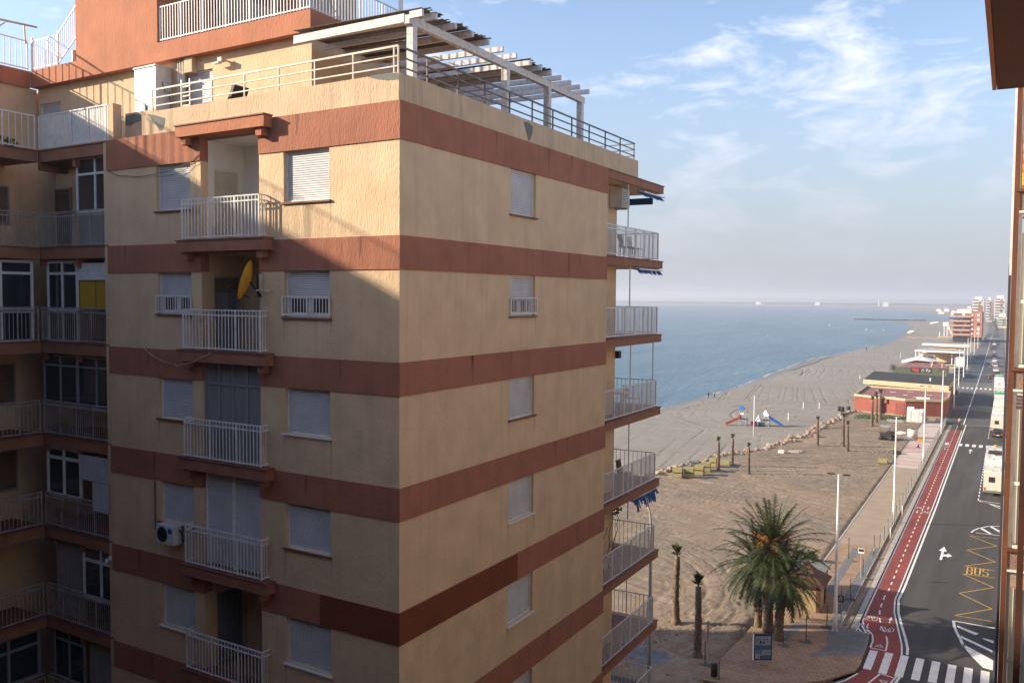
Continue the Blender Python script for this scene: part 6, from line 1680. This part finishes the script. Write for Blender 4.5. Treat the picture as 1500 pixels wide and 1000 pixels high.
for x0, x1, z0, z1 in ((7.9, 8.0, 2.2, 2.8), (8.0, 8.25, 2.7, 2.8), (8.0, 8.2, 2.45, 2.54), (8.35, 8.45, 2.2, 2.8), (8.45, 8.7, 2.2, 2.3), (8.75, 8.85, 2.2, 2.8), (8.85, 9.05, 2.45, 2.6), (7.0, 7.3, 2.86, 2.92), (7.9, 8.5, 2.9, 2.96)): m.box(fb_, x0, x1, -.09, -.0608, z0, z1)
part('lettering', m, 'wpaint', bn)
rs = thing('beach_restaurant', 'restaurant with a red tiled roof and white tent canopy behind the green screen', 'restaurant', (-21, 283, 0))
m = MB(); m.plan([(-26.5, 279), (-15.2, 278), (-15.0, 288), (-26.0, 290)], 0, 2.7); part('wall', m, 'tan', rs)
m = MB(); m.add([(-27.3, 277.6, 2.7), (-14.6, 276.6, 2.7), (-16.5, 288, 3.9), (-25.0, 290, 3.9)], [(0, 1, 2, 3)]); m.add([(-27.3, 277.6, 2.6), (-14.6, 276.6, 2.6), (-16.5, 288, 3.8), (-25.0, 290, 3.8)], [(3, 2, 1, 0)]); part('roof', m, 'redroof', rs)
m = MB(); m.add([(-27.5, 286, 3.3), (-19.0, 284.5, 4.0), (-18.5, 292, 4.2), (-23, 293, 5.2), (-28.2, 293, 3.6), (-23.5, 285.5, 4.3)], [(0, 5, 3, 4), (5, 1, 2, 3)]); m.add([(-27.5, 286, 3.25), (-19.0, 284.5, 3.95), (-18.5, 292, 4.15), (-23, 293, 5.15), (-28.2, 293, 3.55), (-23.5, 285.5, 4.25)], [(4, 3, 5, 0), (3, 2, 1, 5)]); part('tent_canopy', m, 'white_in', rs)
for a, b in ((-19.2, 279), (-16.5, 279), (-19.2, 282)):
    m = MB(); m.plan([(a, b), (a + .3, b), (a + .3, b + .3), (a, b + .3)], 0, 4.0); part('pillar', m, 'tan', rs)
# white pergola building
wp = thing('white_pavilion', 'long white flat canopy pavilion on slim posts below the orange block', 'pavilion', (-20, 345, 0))
m = MB(); m.plan([(-28.5, 338), (-13.2, 334), (-13.0, 337), (-28.5, 341)], 4.1, 4.5); part('canopy_edge', m, 'wpaint', wp)
m = MB(); m.plan([(-28.5, 341.02), (-13.0, 337.02), (-13.0, 352), (-28.5, 356)], 4.2, 4.4); part('roof', m, 'kerb', wp)
m = MB(); m.plan([(-29.5, 380), (-13.0, 376), (-13.0, 384), (-29.5, 388)], 4.4, 4.9); part('roof', m, 'wpaint', wp)
m = MB(); m.plan([(-27, 352), (-15, 350), (-15, 395), (-27, 395)], 0, 3.4); part('wall', m, 'tan', wp)
for a in (-28.3, -27.2, -17.0, -13.4):
    m = MB(); m.plan([(a, 338.2), (a + .3, 338.2), (a + .3, 338.5), (a, 338.5)], 0, 4.09); part('post', m, 'wpaint', wp)
m = MB(); m.plan([(-26.8, 340), (-22.0, 339), (-22, 344), (-26.8, 345)], 0, 3.2); part('wall', m, 'white_in', wp)
m = MB(); m.box(W0, -26.3, -24.8, 339.55, 339.62, 1.6, 2.6); m.box(W0, -24.4, -22.6, 338.7, 338.9, 1.6, 2.6); part('window', m, 'kbrown', wp)
m = MB(); m.plan([(-15.2, 330), (-12.6, 330), (-12.6, 333.5), (-15.2, 333.5)], 0, 3.0); single('site_cabin', m, 'wpaint', 'white cabin beneath the right end of the white pavilion', 'cabin', (-14, 332, 0))
m = MB(); m.box(W0, -18.0, -14.5, 318, 319, 0, 1.0); m.box(W0, -17.6, -15, 317.6, 317.9, 1.0, 1.3); single('outdoor_bar', m, 'cream', 'low yellow counter in front of the white pavilion', 'counter', (-16, 318, 0))
# orange apartment block
M['orange'] = mat('salmon orange render', (0.50, 0.20, 0.13), (0.44, 0.175, 0.115), ns=.5)
M['salmon'] = mat('pale salmon balcony', (0.56, 0.33, 0.26), (0.50, 0.29, 0.23), ns=.5)
ob = thing('orange_apartment_block', 'orange seven storey apartment block with stacked sea side balconies', 'apartment building', (-18, 540, 0))
m = MB(); m.plan([(-17.6, 523), (-12.6, 523), (-12.6, 552), (-17.6, 552)], 2.5, 15.6); part('wall', m, 'orange', ob)
m = MB(); m.plan([(-26.0, 525), (-17.61, 525), (-17.61, 552), (-26.0, 552)], 2.5, 14.9); part('wall', m, 'salmon', ob)
m = MB(); m.plan([(-14.7, 523.4), (-12.61, 523.4), (-12.61, 530), (-14.7, 530)], 15.61, 18.9); part('stair_tower', m, mat('brown tower render', (0.27, 0.17, 0.12)), ob)
m = MB(); m.plan([(-24.5, 526), (-17.7, 526), (-17.7, 540), (-24.5, 540)], 14.91, 17.0); part('penthouse', m, 'white_in', ob)
m = MB(); m.plan([(-26, 524), (-13, 524), (-13, 551), (-26, 551)], 0, 2.49); part('ground_floor', m, 'felt', ob)
for k in range(5):
    z = 3.3 + k * 2.35
    m = MB(); m.box(W0, -27.6, -18.0, 522.3, 524.99, z, z + .2); m.box(W0, -27.6, -18.0, 522.2, 522.3, z + .201, z + 1.05); part('balcony', m, 'salmon', ob)
    m = MB(); m.box(W0, -26.0, -18.0, 524.9, 524.99, z + 1.06, z + 2.1); part('balcony_window', m, 'shutter_brown', ob)
    m = MB(); m.box(W0, -23 + (k % 3), -21.5 + (k % 3), 524.8, 524.89, z + .4, z + 2.0); part('shutter', m, 'shutter', ob)
    m = MB(); m.box(W0, -14.9, -13.6, 522.9, 522.99, z + .7, z + 1.9); part('window', m, 'white_in' if k != 2 else 'glass', ob)
    m = MB(); m.box(W0, -17.4, -16.7, 522.9, 522.99, z + .7, z + 1.7); part('window', m, 'white_in', ob)
m = MB(); m.box(W0, -28, -22, 521.6, 522.2, 12.0, 12.7); part('awning', m, 'blue', ob)
m = MB(); m.plan([(-32.5, 512), (-25.5, 511), (-25.5, 516), (-32.5, 517)], 2.6, 2.9); part('terrace_canopy', m, 'cream', ob)
# lifeguard tower
lg_ = thing('lifeguard_tower', 'white lifeguard tower with a ramp beside the orange block', 'lifeguard tower', (-33, 590, 0))
m = MB(); m.box(W0, -34.6, -31.6, 589, 592, 6.2, 8.6); part('cabin', m, 'wpaint', lg_)
for x in (-34.2, -32.6):
    m = MB(); m.box(W0, x, x + .5, 589.5, 590, 0, 6.19); part('leg', m, 'wpaint', lg_)
m = MB(); m.bar((-31.6, 589.5, 5.8), (-29.2, 589, .5), .8, .8); part('ramp', m, 'wpaint', lg_)
m = MB(); m.tube([(-36, 586, 0), (-36, 586, 2.8)], .3, 6); single('beach_shower', m, 'wpaint', 'white column on the sand left of the lifeguard tower', 'shower', (-36, 586, 0))
m = MB(); m.box(W0, -52, -31, 560, 561, .05, .35); single('boardwalk', m, 'salmon', 'pale boardwalk crossing the beach to the lifeguard tower', 'boardwalk', (-40, 560, 0))
for (x, y, lb) in ((-55.5, 632, 'white pedal boat drawn up at the water edge'), (-58.6, 905, 'white boat far along the beach at the water edge'), (-60, 880, 'second white boat beside the far one on the beach')):
    m = MB(); m.ellip((x, y, .7), 2.6, 1.2, .7, 8, 5); m.box(W0, x - 1, x + 1.5, y - .5, y + .5, 1.0, 2.0); single('beached_boat', m, 'wpaint', lb, 'boat', (x, y, 0))
bm_ = [(-125.5, 747, 2.5, 'tall white stick buoy off the beach'), (-87.6, 668, 2.2, 'left buoy of the pair near the waterline'), (-84.5, 671, 1.3, 'small white buoy beside the left buoy of the pair'), (-76.3, 668, 1.5, 'right buoy of the pair near the waterline'),
       (-229.8, 862, 1.6, 'farther white buoy left of centre in the bay'), (-167, 533, 1.0, 'white buoy nearest the building edge'), (-123.5, 531, 1.2, 'white buoy in front of the middle of the bay'), (-225, 800, 1.2, 'small white buoy beside the farther one'), (-150, 1100, 2.0, 'white buoy close to the breakwater'), (-330, 1400, 3.0, 'white buoy far out near the horizon'), (-200, 530, 1, 'lowest white buoy beside the balconies')]
for x, y, h, lb in bm_:
    h *= .6
    m = MB(); m.tube([(x, y, -.2), (x, y, .4), (x, y, h)], [h * .22, h * .22, h * .08], 7); single('buoy', m, 'wpaint', lb, 'buoy', (x, y, 0), 'white buoys in the bay')
# breakwater
random.seed(21); m = MB()
for k in range(90):
    a = k / 90; m.ellip((-145 + 70 * a, 1016 - 3 * a + random.uniform(-1.5, 1.5), .4), 1.1, 1.4, random.uniform(.3, .8), 6, 4, .2)
single('breakwater', m, 'felt', 'low dark rock breakwater reaching out from the far beach', 'breakwater', (-110, 1015, 0))
# far apartment buildings where the street bends
def far_block(label, x0, x1, y0, h, wallm, floors, cols, bal=True):
    t = thing('far_apartment_block', label, 'apartment building', ((x0 + x1) / 2, y0, 0), 'pale apartment blocks at the end of the street')
    m = MB(); m.plan([(x0, y0), (x1, y0), (x1, y0 + 18), (x0, y0 + 18)], 0, h); part('wall', m, wallm, t)
    m = MB(); m.plan([(x0 + 1, y0 + 2), (x1 - 1.5, y0 + 2), (x1 - 1.5, y0 + 9), (x0 + 1, y0 + 9)], h + .01, h + 2.6); part('roof_house', m, 'white_in', t)
    for f_ in range(floors):
        z = 3.0 + (h - 3.2) * f_ / floors; fh = (h - 3.2) / floors
        if bal:
            m = MB(); m.box(W0, x0 - .8, x0 + (x1 - x0) * .5, y0 - 1.4, y0 - .01, z, z + fh * .42); part('balcony', m, 'white_in', t)
            m = MB(); m.box(W0, x0, x0 + (x1 - x0) * .5 - .3, y0 - .1, y0 - .011, z + fh * .42, z + fh * .9); part('balcony_window', m, 'shutter_brown', t)
        for c_ in range(cols):
            x = x0 + (x1 - x0) * (.58 + .40 * c_ / cols)
            m = MB(); m.box(W0, x, x + (x1 - x0) * .4 / cols * .5, y0 - .12, y0 - .012, z + fh * .35, z + fh * .8); part('window', m, 'glass' if (f_ + c_) % 2 else 'white_in', t)
    return t
M['fpink'] = mat('pale pink render', (0.58, 0.44, 0.36), (0.52, 0.40, 0.33), ns=.3)
M['fcream'] = mat('pale cream render', (0.62, 0.54, 0.42), (0.56, 0.49, 0.39), ns=.3)
far_block('left far block with cream balconies just right of the orange block', -31.0, -22.0, 960, 22.5, 'fcream', 7, 2)
far_block('narrow pink block second in the far row', -20.5, -15.5, 1010, 22.0, 'fpink', 7, 2)
far_block('grey pink block third in the far row', -14.8, -9.8, 1060, 21.5, 'fpink', 7, 2, False)
far_block('tallest cream block at the right of the far row', -12.0, -4.0, 920, 23.5, 'fcream', 8, 2)
far_block('short cream block in front of the far row', -25.0, -20.5, 880, 10.0, 'fcream', 3, 2)
far_block('low white block at the right end of the street', -8.5, -1.5, 800, 9.0, 'fcream', 3, 3)
far_block('low pink block at the far left behind the orange block', -44, -38, 1150, 12.0, 'fpink', 4, 2)
rngp = random.Random(77)
for k in range(16):
    x = -17.5 + rngp.uniform(-3, 3) if k % 2 else -5.5 + rngp.uniform(-1.5, 1.5); y = 600 + k * 21
    if k % 2 == 0: x = -6.5 - k * .35
    else: x = -16.5 - k * .35
    lb = ('palm in the street, %s side, %s' % ('right' if k % 2 == 0 else 'left', ('just past the orange block', 'second from the orange block', 'third from the orange block', 'fourth from the orange block', 'fifth from the orange block', 'sixth from the orange block', 'seventh from the orange block', 'farthest of its row')[k // 2]))
    bushy_palm(lb, (x, y, 0), 5.0 + rngp.uniform(-.6, 1.0), k, 20, 2.4)
# distant coast: low hills and specks of white houses
m = MB(); rg = random.Random(2); vs = []
n_ = 160
for k in range(n_ + 1):
    x = -5200 + 6400 * k / n_
    h = 18 + 22 * max(0, noise.noise(Vector((x * .0011, 1, 0))) + .25) + 7 * noise.noise(Vector((x * .008, 4, 0)))
    h *= max(.12, min(1, (x + 4300) / 2600)); y = 7800 - (x + 1000) * .15
    vs += [(x, y - 600, 0), (x, y, h), (x, y + 1200, h * .6)]
m.add(vs, [(3 * k + j, 3 * k + 3 + j, 3 * k + 4 + j, 3 * k + 1 + j) for k in range(n_) for j in (0, 1)], True)
struct('hills', m, mat('distant hills', (0.12, 0.13, 0.11), (0.16, 0.15, 0.12), ns=.002))
m = MB(); vs = []
for k in range(121):
    x = -1500 + 1900 * k / 120; h = 5 + 5 * abs(noise.noise(Vector((x * .01, 8, 0)))) + 2 * noise.noise(Vector((x * .06, 9, 0)))
    vs += [(x, 3500 + .02 * x, 0), (x, 3500, h), (x, 3620, h)]
m.add(vs, [(3 * k + j, 3 * k + 3 + j, 3 * k + 4 + j, 3 * k + 1 + j) for k in range(120) for j in (0, 1)])
single('tree_belt', m, mat('far tree belt', (0.05, 0.06, 0.04), (0.09, 0.09, 0.07), ns=.02), 'long dark belt of trees and scrub along the far shore', 'woodland', (0, 3500, 0), kind='stuff')
for k, (x, y, w_, h, lb) in enumerate(((-760, 3080, 18, 8, 'white house on the far shore above the middle of the bay'), (-330, 2850, 16, 11, 'large white building on the far shore left of the masts'), (-355, 2950, 4, 18, 'thin pale tower on the far shore'),
        (-118, 1800, 9, 4, 'left white house of the pair on the far beach'), (-105, 1790, 9, 5, 'right white house of the pair on the far beach'), (-560, 3050, 16, 9, 'small pale house on the far shore'), (-95, 1500, 8, 3, 'low white hut on the far beach near the blocks'), (-70, 1350, 6, 6, 'white house left of the orange block'), (-64, 1320, 6, 5, 'second white house left of the orange block'))):
    m = MB(); m.plan([(x, y), (x + w_, y), (x + w_, y + 12), (x, y + 12)], 0, h); m.plan([(x + w_ * .2, y + 2), (x + w_ * .7, y + 2), (x + w_ * .7, y + 8), (x + w_ * .2, y + 8)], h, h * 1.25); single('far_house', m, 'white_in', lb, 'house', (x, y, 0), 'white houses on the far shore')

# ================================================================== THE RIGHT HAND SIDE OF THE STREET
M['granite'] = mat('speckled pink granite', (0.34, 0.22, 0.18), (0.16, 0.11, 0.10), rough=.6, ns=60, detail=3, lo=.42, hi=.58)
M['rust'] = mat('orange brown painted steel', (0.17, 0.065, 0.033), (0.11, 0.042, 0.025), rough=.55, ns=3, stretch=(4, 4, .4))
M['brown'] = mat('dark brown painted steel', (0.085, 0.035, 0.022), (0.06, 0.028, 0.02), rough=.5, ns=3)
M['sheer'] = mat('cream net curtain', (0.55, 0.53, 0.47), (0.42, 0.40, 0.35), rough=.9, ns=2.5, stretch=(16, 16, .3))
nb = thing('neighbour_building', 'building on the right edge with enclosed balconies, granite panels and brown posts', 'apartment building', (.8, 16.3, 0))
m = MB(); m.plan([(1.5, -42), (14, -42), (14, 60), (1.5, 60)], 0, 27); part('wall', m, 'grey_render', nb)
rb = thing('street_block', 'plain long block along the right side of the street beyond the near balconies', 'building', (8, 140, 0))
m = MB(); m.plan([(3.2, 66), (14, 66), (14, 230), (3.2, 230)], 0, 22); part('wall', m, 'grey_render', rb)
for k in range(6):
    m = MB(); m.box(W0, 2.6, 3.19, 67, 229, 3.2 + 3 * k, 3.5 + 3 * k); part('balcony_slab', m, 'slab', rb)
FR = F((0, 16.3, 0), (1, 0, 0), (0, 1, 0))
zl = [26.3 + .24, 23.71, 20.89, 17.99, 15.1, 12.2, 9.3, 6.4, 3.5]
m = MB(); m.box(FR, 0.0, .075, 0, .075, 0, 26); part('corner_post', m, 'rust', nb)
m = MB(); m.box(FR, -.045, -.005, .8, 1.2, 0, 22.6); part('drain_pipe', m, mat('dark lead pipe', (0.07, 0.06, 0.075)), nb)
m = MB(); m.box(FR, -.035, -.001, .3, .5, 22.4, 26); part('corner_trim', m, 'wpaint', nb)
for k, z in enumerate(zl):
    m = MB(); m.box(FR, .076, 1.5, .02, 1.25, z - .30, z - .012); part('granite_panel', m, 'granite', nb)
    m = MB(); m.box(FR, .03, 1.5, -.03, 1.25, z - .010, z + .035); part('ledge', m, 'rust', nb)
    m = MB(); m.box(FR, .076, 1.5, -.01, 1.25, z - .34, z - .305); part('ceiling_edge', m, 'wpaint', nb)
    if k + 1 < len(zl):
        z0, z1 = zl[k + 1] + .04, z - .345
        m = MB()
        m.box(FR, .078, .125, .03, .08, z0, z1); m.box(FR, .33, .37, .03, .08, z0, z1); m.box(FR, .126, 1.5, .032, .078, z0, z0 + .05); m.box(FR, .126, 1.5, .032, .078, z0 + 1.02, z0 + 1.07); m.box(FR, .126, 1.5, .032, .078, z1 - .05, z1)
        o = part('window', m, 'wpaint' if k != 3 else 'alu', nb)
        m = MB(); pts = []
        for j in range(40): pts.append((.13 + j * .035, .16 + .02 * math.sin(j * 1.9) + .008 * math.sin(j * .7)))
        vs = [FR.p(a, b, z0 + .05) for a, b in pts] + [FR.p(a, b, z1 - .3) for a, b in pts]
        m.add(vs, [(j, j + 1, 41 + j, 40 + j) for j in range(39)], True); part('curtain', m, 'sheer', o)
m = MB(); m.box(FR, .10, .16, .0, .02, 23.8, 24.7); m.box(FR, .13, .17, -.02, -.001, 24.3, 25.0); m.box(FR, .10, .15, -.03, -.021, 24.9, 25.2); single('beach_towel', m, mat('orange and yellow towel', (0.70, 0.12, 0.03), (0.80, 0.48, 0.05), ns=9, lo=.45, hi=.55), 'orange and yellow towel hanging in the top enclosed balcony at the right', 'towel', FR.p(.13, 0, 24))
m = MB(); m.box(F((.105, 8, 0), (1, 0, 0), (0, 1, 0)), 0, .045, 0, .05, 10, 21.6); single('steel_post', m, 'brown', 'dark brown post nearest the camera at the lower right edge', 'post', (.12, 8, 10))
m = MB(); m.plan([(-.20, -3), (1.5, -3), (1.5, 11.3), (-.20, 11.3)], 24.30, 24.62); ev = part('eave_slab', m, mat('dark red painted soffit', (0.11, 0.032, 0.020), (0.085, 0.027, 0.018), ns=2, bs=.3, bscale=30), nb)
m = MB(); m.plan([(-.245, -3), (-.205, -3), (-.205, 11.28), (-.245, 11.28)], 24.295, 24.64); part('fascia', m, 'terra_bright', ev)  # sunlight on the slab edge is put in by this lighter colour
for k in range(8):
    for j in range(9):
        m = MB(); y = -38 + j * 5; m.box(W0, 1.44, 1.499, y, y + 1.6, 3.1 * k + 1.2, 3.1 * k + 2.6); part('window', m, 'shutter', nb) if k > 3 else None
# unseen blocks: rear one added to darken the yard, western tower throws long shadows
sb = thing('added_rear_blocker', 'dark brown block added behind the viewpoint to shade the yard', 'apartment building', (-20, -14, 0))
m = MB(); m.plan([(-42, -26), (1.4, -26), (1.4, -3.0), (-42, -3.0)], 0, 29); part('wall', m, mat('dark brown blocker wall', (0.22, 0.15, 0.105), (0.17, 0.115, 0.08), ns=2), sb)  # wall tone chosen for how much light it bounces into the yard
m = MB()
for k in range(10): m.box(W0, -42, 1.3, -2.99, -2.95, 2.85 * k + 2.0, 2.85 * k + 2.75)
part('band', m, 'kbrown', sb)
w_ = thing('western_tower', 'apartment tower to the west whose shadow falls over the crossing', 'apartment building', (-86, 20, 0))
m = MB(); m.plan([(-95, 14.8), (-80, 0), (-58, 23.3), (-71.5, 30.5)], 0, 28); part('wall', m, 'tan', w_)
m = MB(); m.plan([(-84, 14), (-80, 10), (-70, 22), (-73, 25)], 28.01, 30); part('roof_house', m, 'tan', w_)

# ------------------------------------------------------------------ the air itself
m = MB(); m.box(W0, -30500, 9500, -3500, 30500, -1.2, 62)
hz = bpy.data.materials.new('sea haze'); hz.use_nodes = True
ht_ = hz.node_tree; ht_.nodes.clear()
pv_ = ht_.nodes.new('ShaderNodeVolumePrincipled'); mo = ht_.nodes.new('ShaderNodeOutputMaterial')
pv_.inputs['Color'].default_value = (0.80, 0.84, 0.95, 1); pv_.inputs['Density'].default_value = 0.00034; pv_.inputs['Anisotropy'].default_value = 0.2
ht_.links.new(pv_.outputs['Volume'], mo.inputs['Volume'])
M['haze'] = hz
hzo = single('haze', m, 'haze', 'thin sea haze fading the far coast', 'haze', (0, 0, 0), kind='stuff')
